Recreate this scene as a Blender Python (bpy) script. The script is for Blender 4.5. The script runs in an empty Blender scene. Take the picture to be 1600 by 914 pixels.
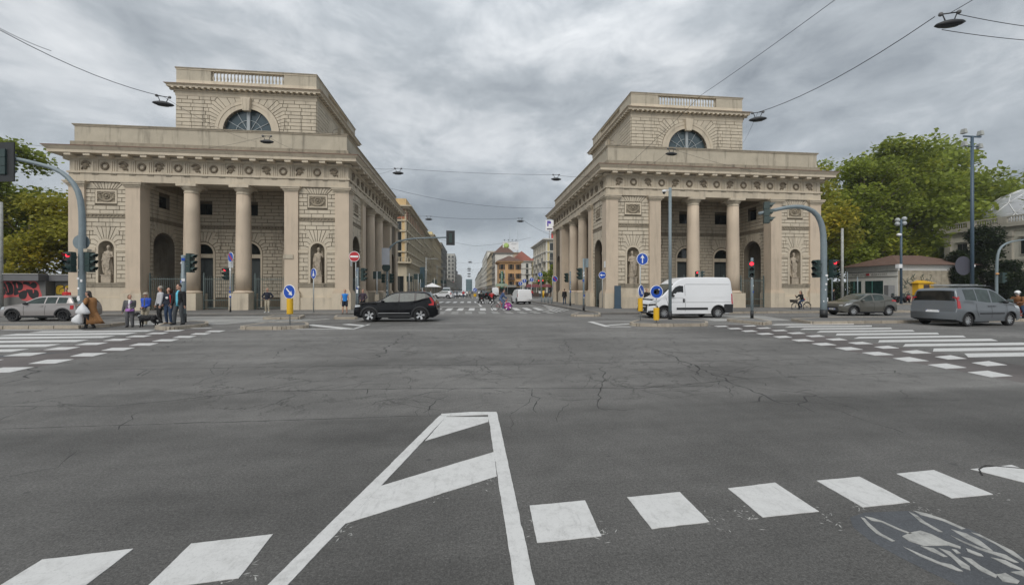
import bpy, bmesh, math, random
from mathutils import Vector, Matrix, Euler
R = math.radians
SC = bpy.context.scene
C = SC.collection
PI = math.pi

# ---------------------------------------------------------------- camera
FPX = 622.0; YAW = math.atan(66.4 / FPX); HCAM = 1.7
cd = bpy.data.cameras.new('camera'); cam = bpy.data.objects.new('camera', cd); C.objects.link(cam)
cd.sensor_width = 36; cd.lens = FPX / 1600 * 36; cd.clip_start = 0.1; cd.clip_end = 6000
cd.shift_y = -3 / 1600
cam.location = (0, 0, HCAM); cam.rotation_euler = (R(90), 0, -YAW)
SC.camera = cam

# ---------------------------------------------------------------- sky and sun
SUN_EL, SUN_AZ = R(42), R(203)      # azimuth measured from +Y clockwise: light comes from behind the camera, a little left
w = bpy.data.worlds.new("World"); SC.world = w; w.use_nodes = True
nt = w.node_tree; nt.nodes.clear()
def N(t, ty, **k):
    n = t.nodes.new(ty)
    for a, b in k.items():
        if a.startswith('i_'): n.inputs[a[2:].replace('_', ' ')].default_value = b
        else: setattr(n, a, b)
    return n
def L(t, a, ao, b, bi): t.links.new(a.outputs[ao], b.inputs[bi])
def ramp(t, stops, interp='LINEAR'):
    n = t.nodes.new('ShaderNodeValToRGB'); cr = n.color_ramp; cr.interpolation = interp
    while len(cr.elements) > 1: cr.elements.remove(cr.elements[-1])
    for i, (p, c) in enumerate(stops):
        e = cr.elements[0] if i == 0 else cr.elements.new(p)
        e.position = p; e.color = (c[0], c[1], c[2], 1) if len(c) > 2 else (c[0],) * 3 + (1,)
    return n
def mth(t, op, a=None, b=None, clamp=False):
    n = t.nodes.new('ShaderNodeMath'); n.operation = op; n.use_clamp = clamp
    for i, x in enumerate((a, b)):
        if x is None: continue
        if isinstance(x, (int, float)): n.inputs[i].default_value = x
        else: t.links.new(x, n.inputs[i])
    return n
sky = N(nt, 'ShaderNodeTexSky', sky_type='NISHITA', sun_disc=False)
sky.sun_elevation = SUN_EL; sky.sun_rotation = SUN_AZ
bgs = N(nt, 'ShaderNodeBackground', i_Strength=0.1); L(nt, sky, 0, bgs, 0)
tc = N(nt, 'ShaderNodeTexCoord'); sx = N(nt, 'ShaderNodeSeparateXYZ'); L(nt, tc, 'Generated', sx, 0)
zc = mth(nt, 'MAXIMUM', sx.outputs[2], 0.0); zz = mth(nt, 'ADD', zc.outputs[0], 0.30)
cx_ = mth(nt, 'DIVIDE', sx.outputs[0], zz.outputs[0]); cy_ = mth(nt, 'DIVIDE', sx.outputs[1], zz.outputs[0])
cb = N(nt, 'ShaderNodeCombineXYZ'); L(nt, cx_, 0, cb, 0); L(nt, cy_, 0, cb, 1)
mp = N(nt, 'ShaderNodeMapping'); mp.inputs['Rotation'].default_value = (0, 0, R(-24)); mp.inputs['Scale'].default_value = (1.5, 1.5, 1.5)
mp.inputs['Location'].default_value = (8, 1, 4)
cz_ = N(nt, 'ShaderNodeCombineXYZ'); z25 = mth(nt, 'MULTIPLY', zc.outputs[0], 2.1); L(nt, sx, 0, cz_, 0); L(nt, sx, 1, cz_, 1); L(nt, z25, 0, cz_, 2); L(nt, cz_, 0, mp, 0)
n1 = N(nt, 'ShaderNodeTexNoise', i_Scale=1.15, i_Detail=9.0, i_Roughness=0.52, i_Distortion=0.25); L(nt, mp, 0, n1, 0)
n2 = N(nt, 'ShaderNodeTexNoise', i_Scale=4.0, i_Detail=8.0, i_Roughness=0.6, i_Distortion=0.3); L(nt, mp, 0, n2, 0)
mx = mth(nt, 'MULTIPLY', n2.outputs[0], 0.42); m2 = mth(nt, 'MULTIPLY', n1.outputs[0], 0.70)
sm = mth(nt, 'ADD', mx.outputs[0], m2.outputs[0]); sm = mth(nt, 'SUBTRACT', sm.outputs[0], 0.06)
cr = ramp(nt, [(0.37, (0.22, 0.245, 0.27)), (0.45, (0.305, 0.333, 0.36)), (0.52, (0.38, 0.41, 0.437)), (0.585, (0.50, 0.525, 0.548)), (0.66, (0.63, 0.65, 0.667))])
L(nt, sm, 0, cr, 0)
# toward the horizon the cover thins to one even pale layer; toward the zenith an overcast sky is brighter
hz = N(nt, 'ShaderNodeMapRange', clamp=True); hz.inputs[1].default_value = 0.0; hz.inputs[2].default_value = 0.16; L(nt, sx, 2, hz, 0)
hzc = N(nt, 'ShaderNodeMixRGB'); hzc.inputs[1].default_value = (0.55, 0.59, 0.625, 1); L(nt, hz, 0, hzc, 0); L(nt, cr, 0, hzc, 2)
zb = N(nt, 'ShaderNodeMapRange', clamp=True); zb.inputs[1].default_value = 0.45; zb.inputs[2].default_value = 1.0; zb.inputs[3].default_value = 1.0; zb.inputs[4].default_value = 1.9; L(nt, sx, 2, zb, 0)
bgc = N(nt, 'ShaderNodeBackground'); L(nt, hzc, 0, bgc, 0); L(nt, zb, 0, bgc, 1)
mxs = N(nt, 'ShaderNodeMixShader', i_Fac=0.94); L(nt, bgs, 0, mxs, 1); L(nt, bgc, 0, mxs, 2)
wo = N(nt, 'ShaderNodeOutputWorld'); L(nt, mxs, 0, wo, 0)
sl = bpy.data.lights.new('sun', 'SUN'); sl.energy = 1.5; sl.angle = R(40); sl.color = (1.0, 0.955, 0.89)
sun = bpy.data.objects.new('sun', sl); C.objects.link(sun)
_d = Vector((math.sin(SUN_AZ) * math.cos(SUN_EL), math.cos(SUN_AZ) * math.cos(SUN_EL), math.sin(SUN_EL)))
sun.rotation_euler = _d.to_track_quat('Z', 'Y').to_euler()
SC.view_settings.view_transform = 'Standard'; SC.view_settings.look = 'None'
SC.view_settings.exposure = 0.36; SC.view_settings.gamma = 1.0; SC.view_settings.use_curve_mapping = False

# ---------------------------------------------------------------- from the surveyed photograph to metres
def ray(u, v):
    x = (u - 800) / FPX; z = (454 - v) / FPX; c, s = math.cos(YAW), math.sin(YAW)
    return (x * c + s, -x * s + c, z)
def at(u, v, Z=0.0):
    r = ray(u, v); t = (Z - HCAM) / r[2]; return Vector((r[0] * t, r[1] * t, Z))
def atY(u, v, Y):
    r = ray(u, v); t = Y / r[1]; return Vector((r[0] * t, Y, HCAM + r[2] * t))
def dist(p): return p[0] * math.sin(YAW) + p[1] * math.cos(YAW)
def zat(v, p): return HCAM + (454 - v) / FPX * dist(p)

# ---------------------------------------------------------------- materials
MT = {}
def mat(name, col, rough=0.7, metal=0.0, var=0.12, scale=2.0, bump=0.0, bscale=30.0, rnd=0.0, streak=0.0, emit=None, spec=None, coat=0.0, trans=0.0, detail=6.0, dirt=0.0):
    if name in MT: return MT[name]
    m = bpy.data.materials.new(name); m.use_nodes = True; t = m.node_tree
    b = t.nodes['Principled BSDF']; b.inputs['Roughness'].default_value = rough; b.inputs['Metallic'].default_value = metal
    if spec is not None: b.inputs['Specular IOR Level'].default_value = spec
    if coat: b.inputs['Coat Weight'].default_value = coat; b.inputs['Coat Roughness'].default_value = 0.06
    if trans: b.inputs['Transmission Weight'].default_value = trans
    if emit: b.inputs['Emission Color'].default_value = (*emit[:3], 1); b.inputs['Emission Strength'].default_value = emit[3]
    g = N(t, 'ShaderNodeNewGeometry')
    ns = N(t, 'ShaderNodeTexNoise', i_Scale=scale, i_Detail=detail, i_Roughness=0.6); L(t, g, 'Position', ns, 0)
    fac = mth(t, 'SUBTRACT', ns.outputs[0], 0.5); fac = mth(t, 'MULTIPLY', fac.outputs[0], var * 2.6)
    last = fac.outputs[0]
    if rnd:
        oi = N(t, 'ShaderNodeObjectInfo'); r1 = mth(t, 'SUBTRACT', oi.outputs['Random'], 0.5); r2 = mth(t, 'MULTIPLY', r1.outputs[0], rnd * 2)
        last = mth(t, 'ADD', last, r2.outputs[0]).outputs[0]
    if streak:
        mp_ = N(t, 'ShaderNodeMapping'); mp_.inputs['Scale'].default_value = (1.6, 1.6, 0.16); L(t, g, 'Position', mp_, 0)
        s1 = N(t, 'ShaderNodeTexNoise', i_Scale=1.5, i_Detail=8.0, i_Roughness=0.65); L(t, mp_, 0, s1, 0)
        s2 = N(t, 'ShaderNodeMapRange', clamp=True); s2.inputs[1].default_value = 0.53; s2.inputs[2].default_value = 0.72; s2.inputs[3].default_value = 0.0; s2.inputs[4].default_value = -streak
        L(t, s1, 0, s2, 0); last = mth(t, 'ADD', last, s2.outputs[0]).outputs[0]
    if dirt:
        d1 = N(t, 'ShaderNodeTexNoise', i_Scale=14.0, i_Detail=4.0); L(t, g, 'Position', d1, 0)
        d2 = N(t, 'ShaderNodeMapRange', clamp=True); d2.inputs[1].default_value = 0.55; d2.inputs[2].default_value = 0.75; d2.inputs[4].default_value = -dirt
        L(t, d1, 0, d2, 0); last = mth(t, 'ADD', last, d2.outputs[0]).outputs[0]
    f1 = mth(t, 'ADD', last, 1.0); f1 = mth(t, 'MAXIMUM', f1.outputs[0], 0.05)
    vm = N(t, 'ShaderNodeVectorMath', operation='SCALE'); vm.inputs[0].default_value = col[:3]; L(t, f1, 0, vm, 'Scale'); L(t, vm, 0, b, 'Base Color')
    if bump:
        bn = N(t, 'ShaderNodeTexNoise', i_Scale=bscale, i_Detail=5.0); L(t, g, 'Position', bn, 0)
        bp = N(t, 'ShaderNodeBump', i_Strength=bump, i_Distance=0.02); L(t, bn, 0, bp, 'Height'); L(t, bp, 0, b, 'Normal')
    MT[name] = m; return m
stone = mat('rusticated limestone', (0.55, 0.482, 0.378), 0.85, var=0.12, scale=1.1, rnd=0.06, streak=0.42, bump=0.3, bscale=9, dirt=0.1)
stone_s = mat('smooth limestone', (0.55, 0.476, 0.368), 0.8, var=0.2, scale=0.7, rnd=0.05, streak=0.3, bump=0.2, bscale=14)
stone_p = mat('pinkish granite shafts', (0.55, 0.452, 0.345), 0.75, var=0.15, scale=0.6, rnd=0.05, streak=0.22, bump=0.12, bscale=20)
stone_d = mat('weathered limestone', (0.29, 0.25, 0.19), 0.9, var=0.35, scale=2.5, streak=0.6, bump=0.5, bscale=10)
stone_b = mat('mortar behind the stones', (0.14, 0.117, 0.085), 0.95, var=0.2, scale=2)
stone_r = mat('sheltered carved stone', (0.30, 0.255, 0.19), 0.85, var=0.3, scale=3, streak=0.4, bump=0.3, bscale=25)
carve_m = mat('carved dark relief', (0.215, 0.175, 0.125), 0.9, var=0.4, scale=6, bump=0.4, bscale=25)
statue_m = mat('statue marble', (0.38, 0.32, 0.245), 0.7, var=0.55, scale=5, streak=0.55, bump=0.2, bscale=30)
rustl = mat('rust brown flashing', (0.17, 0.09, 0.06), 0.8, var=0.4, scale=3)
black = mat('black plastic', (0.018, 0.019, 0.02), 0.5, var=0.2)
dgreen = mat('dark green signal housing', (0.022, 0.045, 0.042), 0.45, var=0.2)
polem = mat('grey blue painted steel', (0.19, 0.235, 0.255), 0.45, var=0.15, scale=6, dirt=0.1)
poled = mat('dark blue painted steel', (0.055, 0.09, 0.125), 0.45, var=0.15, scale=6)
galv = mat('galvanised steel', (0.40, 0.42, 0.42), 0.4, metal=0.3, var=0.15, scale=6)
ironb = mat('grey green iron railing', (0.10, 0.13, 0.125), 0.5, var=0.2)
white = mat('white paint', (0.8, 0.8, 0.8), 0.5, var=0.04)
signb = mat('blue sign face', (0.012, 0.075, 0.42), 0.35, var=0.05)
signr = mat('red sign face', (0.45, 0.02, 0.03), 0.35, var=0.05)
yel = mat('yellow plastic', (0.72, 0.42, 0.015), 0.5, var=0.08)
redlit = mat('lit red signal lens', (0.6, 0.01, 0.02), 0.3, emit=(1.0, 0.03, 0.05, 2.2))
lens = mat('unlit signal lens', (0.03, 0.035, 0.035), 0.2)
glass = mat('dark window glass', (0.018, 0.022, 0.022), 0.08, var=0.3, spec=0.6)
dark = mat('dark interior', (0.02, 0.019, 0.017), 0.8, var=0.2)
wire_m = mat('black wire', (0.03, 0.032, 0.035), 0.6, var=0.1)
marking = None

# ---------------------------------------------------------------- mesh collector
class MB:
    def __init__(s): s.v = []; s.f = []; s.m = []; s.mi = 0; s.sm = []
    def add(s, vs, fs, sm=False):
        o = len(s.v); s.v += [tuple(x) for x in vs]; s.f += [tuple(i + o for i in f) for f in fs]; s.m += [s.mi] * len(fs); s.sm += [sm] * len(fs)
        return s
    def box(s, x0, x1, y0, y1, z0, z1, M=None, taper=0.0):
        t = taper
        vs = [(x0, y0, z0), (x1, y0, z0), (x1, y1, z0), (x0, y1, z0), (x0 + t, y0 + t, z1), (x1 - t, y0 + t, z1), (x1 - t, y1 - t, z1), (x0 + t, y1 - t, z1)]
        if M is not None: vs = [M @ Vector(v) for v in vs]
        return s.add(vs, [(3, 2, 1, 0), (4, 5, 6, 7), (0, 1, 5, 4), (1, 2, 6, 5), (2, 3, 7, 6), (3, 0, 4, 7)])
    def cyl(s, p0, p1, r0, r1=None, n=8, caps=True, sm=True):
        r1 = r0 if r1 is None else r1; p0 = Vector(p0); p1 = Vector(p1); d = (p1 - p0)
        if d.length < 1e-6: return s
        q = d.to_track_quat('Z', 'Y'); vs = []
        for p, r in ((p0, r0), (p1, r1)):
            for i in range(n): vs.append(p + q @ Vector((r * math.cos(2 * PI * i / n), r * math.sin(2 * PI * i / n), 0)))
        s.add(vs, [(i, (i + 1) % n, n + (i + 1) % n, n + i) for i in range(n)], sm)
        if caps: o = len(s.v) - 2 * n; s.f += [tuple(o + i for i in reversed(range(n))), tuple(o + n + i for i in range(n))]; s.m += [s.mi] * 2; s.sm += [False] * 2
        return s
    def tube(s, pts, rs, n=6, sm=True, flat=None, up=None):
        pts = [Vector(p) for p in pts]; k = len(pts)
        if not hasattr(rs, '__len__'): rs = [rs] * k
        vs = []; u = Vector(up) if up else None
        for i, p in enumerate(pts):
            d = (pts[min(i + 1, k - 1)] - pts[max(i - 1, 0)]).normalized()
            if u is None: u = d.orthogonal().normalized()
            u = (u - d * u.dot(d)); u = u.normalized() if u.length > 1e-5 else d.orthogonal().normalized(); w_ = d.cross(u)
            r = rs[i]; ra, rb = (r if hasattr(r, '__len__') else (r, r))
            for j in range(n): a = 2 * PI * j / n; vs.append(p + u * (ra * math.cos(a)) + w_ * (rb * math.sin(a)))
        fs = [(i * n + j, i * n + (j + 1) % n, (i + 1) * n + (j + 1) % n, (i + 1) * n + j) for i in range(k - 1) for j in range(n)]
        s.add(vs, fs, sm)
        o = len(s.v) - k * n; s.f += [tuple(o + j for j in reversed(range(n))), tuple(o + (k - 1) * n + j for j in range(n))]; s.m += [s.mi] * 2; s.sm += [sm] * 2
        return s
    def lathe(s, prof, n=16, M=None, sm=True, half=False):
        vs = []; a1 = PI if half else 2 * PI; nn = n + 1 if half else n
        for r, z in prof:
            for j in range(nn): a = a1 * j / n; vs.append((r * math.cos(a), r * math.sin(a), z))
        if M is not None: vs = [M @ Vector(v) for v in vs]
        k = len(prof); fs = []
        for i in range(k - 1):
            for j in range(n if half else n):
                j2 = j + 1 if half else (j + 1) % n
                fs.append((i * nn + j, i * nn + j2, (i + 1) * nn + j2, (i + 1) * nn + j))
        s.add(vs, fs, sm)
        if not half:
            o = len(s.v) - k * nn; s.f += [tuple(o + j for j in reversed(range(n))), tuple(o + (k - 1) * n + j for j in range(n))]; s.m += [s.mi] * 2; s.sm += [False] * 2
        return s
    def ell(s, c, r, nu=10, nv=7, M=None):
        vs = []; c = Vector(c)
        for i in range(1, nv):
            th = PI * i / nv
            for j in range(nu): a = 2 * PI * j / nu; vs.append(Vector((r[0] * math.sin(th) * math.cos(a), r[1] * math.sin(th) * math.sin(a), r[2] * math.cos(th))))
        vs += [Vector((0, 0, r[2])), Vector((0, 0, -r[2]))]
        if M is not None: vs = [M @ v for v in vs]
        vs = [c + v for v in vs]; k = nv - 1
        fs = [(i * nu + j, (i + 1) * nu + j, (i + 1) * nu + (j + 1) % nu, i * nu + (j + 1) % nu) for i in range(k - 1) for j in range(nu)]
        fs += [(k * nu, j, (j + 1) % nu) for j in range(nu)] + [(k * nu + 1, (k - 1) * nu + (j + 1) % nu, (k - 1) * nu + j) for j in range(nu)]
        return s.add(vs, fs, True)
    def prism(s, poly, f0, f1):
        """poly: 2D points, f0/f1 map (a, b) -> 3D point for back and front"""
        n = len(poly); A = [f0(*p) for p in poly]; B = [f1(*p) for p in poly]
        return s.add(A + B, [tuple(range(n))[::-1], tuple(range(n, 2 * n))] + [(i, (i + 1) % n, n + (i + 1) % n, n + i) for i in range(n)])
    def plate(s, poly, z0, z1):
        return s.prism(poly, lambda a, b: Vector((a, b, z0)), lambda a, b: Vector((a, b, z1)))
    def mesh(s, name, mats):
        me = bpy.data.meshes.new(name); me.from_pydata([tuple(v) for v in s.v], [], s.f)
        for m in (mats if isinstance(mats, (list, tuple)) else [mats]): me.materials.append(m)
        me.polygons.foreach_set('material_index', s.m); me.polygons.foreach_set('use_smooth', s.sm)
        bm = bmesh.new(); bm.from_mesh(me); bmesh.ops.recalc_face_normals(bm, faces=bm.faces); bm.to_mesh(me); bm.free()
        me.update(); return me
    def build(s, name, mats, parent=None, loc=None, rz=0.0, kind=None):
        o = bpy.data.objects.new(name, s.mesh(name, mats)); return place(o, parent, loc, rz, kind)
def place(o, parent=None, loc=None, rz=0.0, kind=None):
    C.objects.link(o)
    if parent: o.parent = parent
    if loc is not None: o.location = loc
    if rz: o.rotation_euler.z = rz
    if kind: o['kind'] = kind
    return o
def inst(name, me, parent=None, loc=None, rz=0.0, sc=None, kind=None):
    o = bpy.data.objects.new(name, me); place(o, parent, loc, rz, kind)
    if sc: o.scale = sc
    return o
def tag(o, label, cat, group=None):
    o['label'] = label; o['category'] = cat
    if group: o['group'] = group
    return o
def thing(name, label, cat, loc=(0, 0, 0), rz=0.0, group=None):
    o = bpy.data.objects.new(name, None); o.empty_display_size = 0.3; C.objects.link(o); o.location = loc; o.rotation_euler = (0, 0, rz)
    return tag(o, label, cat, group)
def kids(o): return [c for c in C.objects if c.parent == o]
def copy_tree(root, loc, rz=0.0, label=None, group=None, sc=None):
    ch = {}
    for o in C.objects:
        if o.parent: ch.setdefault(o.parent.name, []).append(o)
    def rec(o, par):
        c = o.copy(); C.objects.link(c)
        if par: c.parent = par
        for k in ch.get(o.name, []): rec(k, c)
        return c
    r = rec(root, None); r.location = loc; r.rotation_euler = (0, 0, rz)
    if sc: r.scale = (sc,) * 3
    if label: r['label'] = label
    if group: r['group'] = group
    return r
def text_mesh(name, body, size, mats, depth=0.004, offset=0.0, bold=False, align='CENTER'):
    cu = bpy.data.curves.new(name, 'FONT'); cu.body = body; cu.size = size; cu.extrude = depth; cu.offset = offset; cu.align_x = align; cu.align_y = 'CENTER'; cu.resolution_u = 3
    o = bpy.data.objects.new(name, cu); C.objects.link(o); dg = bpy.context.evaluated_depsgraph_get()
    me = bpy.data.meshes.new_from_object(o.evaluated_get(dg)); bpy.data.objects.remove(o)
    me.materials.clear(); me.materials.append(mats); me.name = name; return me
random.seed(11)
# ================================================================ GROUND
def asphalt(name, base, ag=0.5, cracks=True, seam=False):
    m = bpy.data.materials.new(name); m.use_nodes = True; t = m.node_tree; b = t.nodes['Principled BSDF']; b.inputs['Roughness'].default_value = 0.82; b.inputs['Specular IOR Level'].default_value = 0.35
    g = N(t, 'ShaderNodeNewGeometry')
    def noise(s, d=4.0, r=0.6, src=None):
        n = N(t, 'ShaderNodeTexNoise', i_Scale=s, i_Detail=d, i_Roughness=r); L(t, src or g, 'Position' if src is None else 0, n, 0); return n
    def rng(n, a, b_, c, d): r = N(t, 'ShaderNodeMapRange', clamp=True); r.inputs[1].default_value = a; r.inputs[2].default_value = b_; r.inputs[3].default_value = c; r.inputs[4].default_value = d; L(t, n, 0, r, 0); return r
    big = rng(noise(0.22, 5), 0.35, 0.65, 0.74, 1.24)
    mp_ = N(t, 'ShaderNodeMapping'); mp_.inputs['Scale'].default_value = (0.12, 0.9, 1); L(t, g, 'Position', mp_, 0)
    lanes = rng(noise(1.0, 5, 0.6, mp_), 0.35, 0.65, 0.84, 1.16)
    mid = rng(noise(3.5, 6, 0.7), 0.3, 0.7, 0.92, 1.08)
    fine = rng(noise(85, 3, 0.85), 0.3, 0.7, 1 - ag, 1 + ag)
    grit = rng(noise(38, 3, 0.75), 0.32, 0.68, 1 - ag * .55, 1 + ag * .55)
    v = N(t, 'ShaderNodeTexVoronoi', i_Scale=75.0); L(t, g, 'Position', v, 0)
    spk = rng(v, 0.0, 0.22, 1.0, 0.0)
    sel = N(t, 'ShaderNodeSeparateColor'); L(t, v, 'Color', sel, 0); sl_ = rng(sel, 0.82, 0.9, 0.0, 1.5)
    sp = mth(t, 'MULTIPLY', spk.outputs[0], sl_.outputs[0]); sp = mth(t, 'ADD', sp.outputs[0], 1.0)
    f = mth(t, 'MULTIPLY', big.outputs[0], lanes.outputs[0]); f = mth(t, 'MULTIPLY', f.outputs[0], mid.outputs[0]); f = mth(t, 'MULTIPLY', f.outputs[0], fine.outputs[0]); f = mth(t, 'MULTIPLY', f.outputs[0], grit.outputs[0]); f = mth(t, 'MULTIPLY', f.outputs[0], sp.outputs[0])
    h = fine.outputs[0]
    if seam:   # older, paler and cracked surfacing beyond the seam line, newer and darker surfacing on this side of it
        s = N(t, 'ShaderNodeSeparateXYZ'); L(t, g, 'Position', s, 0)
        nn = noise(0.5, 3); a = mth(t, 'MULTIPLY', nn.outputs[0], 0.5); a = mth(t, 'ADD', a.outputs[0], s.outputs[1]); q = mth(t, 'MULTIPLY', s.outputs[0], -0.05); a = mth(t, 'ADD', a.outputs[0], q.outputs[0])
        sm_ = N(t, 'ShaderNodeMapRange', clamp=True); sm_.inputs[1].default_value = 5.7; sm_.inputs[2].default_value = 6.0; sm_.inputs[3].default_value = 0.70; sm_.inputs[4].default_value = 1.0; L(t, a, 0, sm_, 0)
        f = mth(t, 'MULTIPLY', f.outputs[0], sm_.outputs[0])
        old = N(t, 'ShaderNodeMapRange', clamp=True); old.inputs[1].default_value = 5.9; old.inputs[2].default_value = 6.6; L(t, a, 0, old, 0)
        far = N(t, 'ShaderNodeMapRange', clamp=True); far.inputs[1].default_value = 12.0; far.inputs[2].default_value = 34.0; far.inputs[3].default_value = 1.0; far.inputs[4].default_value = 1.16; L(t, a, 0, far, 0)
        f = mth(t, 'MULTIPLY', f.outputs[0], far.outputs[0])
        if cracks:
            wn = N(t, 'ShaderNodeTexNoise', i_Scale=1.6, i_Detail=6.0, i_Roughness=0.7); L(t, g, 'Position', wn, 0)
            wm = N(t, 'ShaderNodeVectorMath', operation='SCALE'); wm.inputs['Scale'].default_value = 1.1; L(t, wn, 1, wm, 0)
            wa = N(t, 'ShaderNodeVectorMath', operation='ADD'); L(t, g, 'Position', wa, 0); L(t, wm, 0, wa, 1)
            vo = N(t, 'ShaderNodeTexVoronoi', feature='DISTANCE_TO_EDGE', i_Scale=1.0); L(t, wa, 0, vo, 0)
            c1 = rng(vo, 0.005, 0.02, 0.0, 1.0)
            ms = rng(noise(0.45, 3), 0.44, 0.56, 0.0, 1.0); ms = mth(t, 'MULTIPLY', ms.outputs[0], old.outputs[0]); iv = mth(t, 'SUBTRACT', 1.0, ms.outputs[0])
            cc = mth(t, 'MAXIMUM', c1.outputs[0], iv.outputs[0]); cc = mth(t, 'MULTIPLY', cc.outputs[0], 0.55); cc = mth(t, 'ADD', cc.outputs[0], 0.45); f = mth(t, 'MULTIPLY', f.outputs[0], cc.outputs[0])
    vm = N(t, 'ShaderNodeVectorMath', operation='SCALE'); vm.inputs[0].default_value = base; L(t, f, 0, vm, 'Scale'); L(t, vm, 0, b, 'Base Color')
    bp = N(t, 'ShaderNodeBump', i_Strength=0.5, i_Distance=0.004); t.links.new(h, bp.inputs['Height']); L(t, bp, 0, b, 'Normal'); return m
A_road = asphalt('cracked asphalt', (0.150, 0.145, 0.137), seam=True)
A_walk = asphalt('pavement asphalt', (0.155, 0.150, 0.142), ag=0.2, cracks=False)
A_patch = asphalt('blue grey painted asphalt', (0.096, 0.101, 0.109), ag=0.25, cracks=False)
A_bike = asphalt('reddish cycle lane asphalt', (0.118, 0.105, 0.100), ag=0.2, cracks=False)
A_conc = asphalt('pale concrete crossing', (0.30, 0.295, 0.28), ag=0.12, cracks=False)
crackm = mat('crack shadow and tar', (0.042, 0.041, 0.04), 0.95, var=0.3)
kerbm = mat('kerb granite', (0.35, 0.305, 0.245), 0.85, var=0.25, scale=3, rnd=0.15, dirt=0.3)
def paint(name, wear=0.45):
    m = bpy.data.materials.new(name); m.use_nodes = True; t = m.node_tree; b = t.nodes['Principled BSDF']; b.inputs['Roughness'].default_value = 0.65
    g = N(t, 'ShaderNodeNewGeometry')
    a = N(t, 'ShaderNodeTexNoise', i_Scale=7.0, i_Detail=9.0, i_Roughness=0.75); L(t, g, 'Position', a, 0)
    c = ramp(t, [(0.26, (0.40, 0.395, 0.38)), (0.26 + wear * 0.25, (0.50, 0.495, 0.48)), (0.5, (0.575, 0.57, 0.555)), (0.8, (0.62, 0.615, 0.60))] if wear < .9 else [(0.3, (0.12, 0.118, 0.112)), (0.45, (0.30, 0.297, 0.28)), (0.6, (0.42, 0.415, 0.39)), (0.8, (0.50, 0.49, 0.46))]); L(t, a, 0, c, 0)
    f = N(t, 'ShaderNodeTexNoise', i_Scale=70.0, i_Detail=4.0, i_Roughness=0.8); L(t, g, 'Position', f, 0)
    fr = N(t, 'ShaderNodeMapRange', clamp=True); fr.inputs[1].default_value = 0.3; fr.inputs[2].default_value = 0.45; fr.inputs[3].default_value = 0.78; fr.inputs[4].default_value = 1.0; L(t, f, 0, fr, 0)
    # tyre scuffs dragged along the paint
    mp_ = N(t, 'ShaderNodeMapping'); mp_.inputs['Scale'].default_value = (5.0, 0.9, 1); mp_.inputs['Rotation'].default_value = (0, 0, 0.5); L(t, g, 'Position', mp_, 0)
    s = N(t, 'ShaderNodeTexNoise', i_Scale=3.0, i_Detail=7.0, i_Roughness=0.7); L(t, mp_, 0, s, 0)
    sr = N(t, 'ShaderNodeMapRange', clamp=True); sr.inputs[1].default_value = 0.58; sr.inputs[2].default_value = 0.74; sr.inputs[3].default_value = 1.0; sr.inputs[4].default_value = 0.72; L(t, s, 0, sr, 0)
    q = mth(t, 'MULTIPLY', fr.outputs[0], sr.outputs[0])
    vc = N(t, 'ShaderNodeTexVoronoi', feature='DISTANCE_TO_EDGE', i_Scale=5.0); wv = N(t, 'ShaderNodeVectorMath', operation='ADD'); L(t, g, 'Position', wv, 0); wn_ = N(t, 'ShaderNodeVectorMath', operation='SCALE'); wn_.inputs['Scale'].default_value = .25; L(t, a, 1, wn_, 0); L(t, wn_, 0, wv, 1); L(t, wv, 0, vc, 0)
    vr = N(t, 'ShaderNodeMapRange', clamp=True); vr.inputs[1].default_value = 0.004; vr.inputs[2].default_value = 0.02; vr.inputs[3].default_value = 0.86; vr.inputs[4].default_value = 1.0; L(t, vc, 0, vr, 0); q = mth(t, 'MULTIPLY', q.outputs[0], vr.outputs[0])
    vm = N(t, 'ShaderNodeVectorMath', operation='SCALE'); L(t, c, 0, vm, 0); L(t, q, 0, vm, 'Scale'); L(t, vm, 0, b, 'Base Color')
    bp = N(t, 'ShaderNodeBump', i_Strength=0.3, i_Distance=0.003); L(t, f, 0, bp, 'Height'); L(t, bp, 0, b, 'Normal'); return m
mk = paint('worn white road paint'); mk2 = paint('old dirty road paint', 1.0)

road = MB().add([(-900, -60, 0), (900, -60, 0), (900, 1600, 0), (-900, 1600, 0)], [(0, 1, 2, 3)]).build('road', A_road); road['kind'] = 'structure'
EJ = random.Random(17)
def sheet(name, pts, m, z, parent=road):
    return MB().add([(p[0], p[1], z) for p in pts], [tuple(range(len(pts)))]).build(name, m, parent)
def mark(name, pts, m=None, z=0.0045):
    a = sum(pts[i][0] * pts[(i + 1) % len(pts)][1] - pts[(i + 1) % len(pts)][0] * pts[i][1] for i in range(len(pts)))
    if a < 0: pts = pts[::-1]
    if sum(p[1] for p in pts) / len(pts) < 7 and len(pts) < 6:      # brushed paint has a slightly ragged edge
        out = []
        for i in range(len(pts)):
            p, q = Vector(pts[i][:2]), Vector(pts[(i + 1) % len(pts)][:2]); n = max(2, int((q - p).length / 0.035)); e = (q - p).normalized(); nn = Vector((-e.y, e.x)); o_ = 0
            for k in range(n): o_ = o_ * .6 + EJ.uniform(-.0016, .0016) + (EJ.uniform(0, .006) if EJ.random() < .04 else 0); out.append(tuple(p + (q - p) * k / n + nn * o_))
        pts = out
    return MB().plate([(p[0], p[1]) for p in pts], 0.0006, z).build(name, m or mk, road)
def strip(name, p, q, w_, m=None, z=0.0045):
    p = Vector(p[:2]); q = Vector(q[:2]); d = (q - p).normalized(); n = Vector((-d.y, d.x)) * w_ / 2
    return mark(name, [p + n, q + n, q - n, p - n], m, z)
J = random.Random(3)
def jit(pts, a=0.006): return [(p[0] + J.uniform(-a, a), p[1] + J.uniform(-a, a)) for p in pts]
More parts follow.
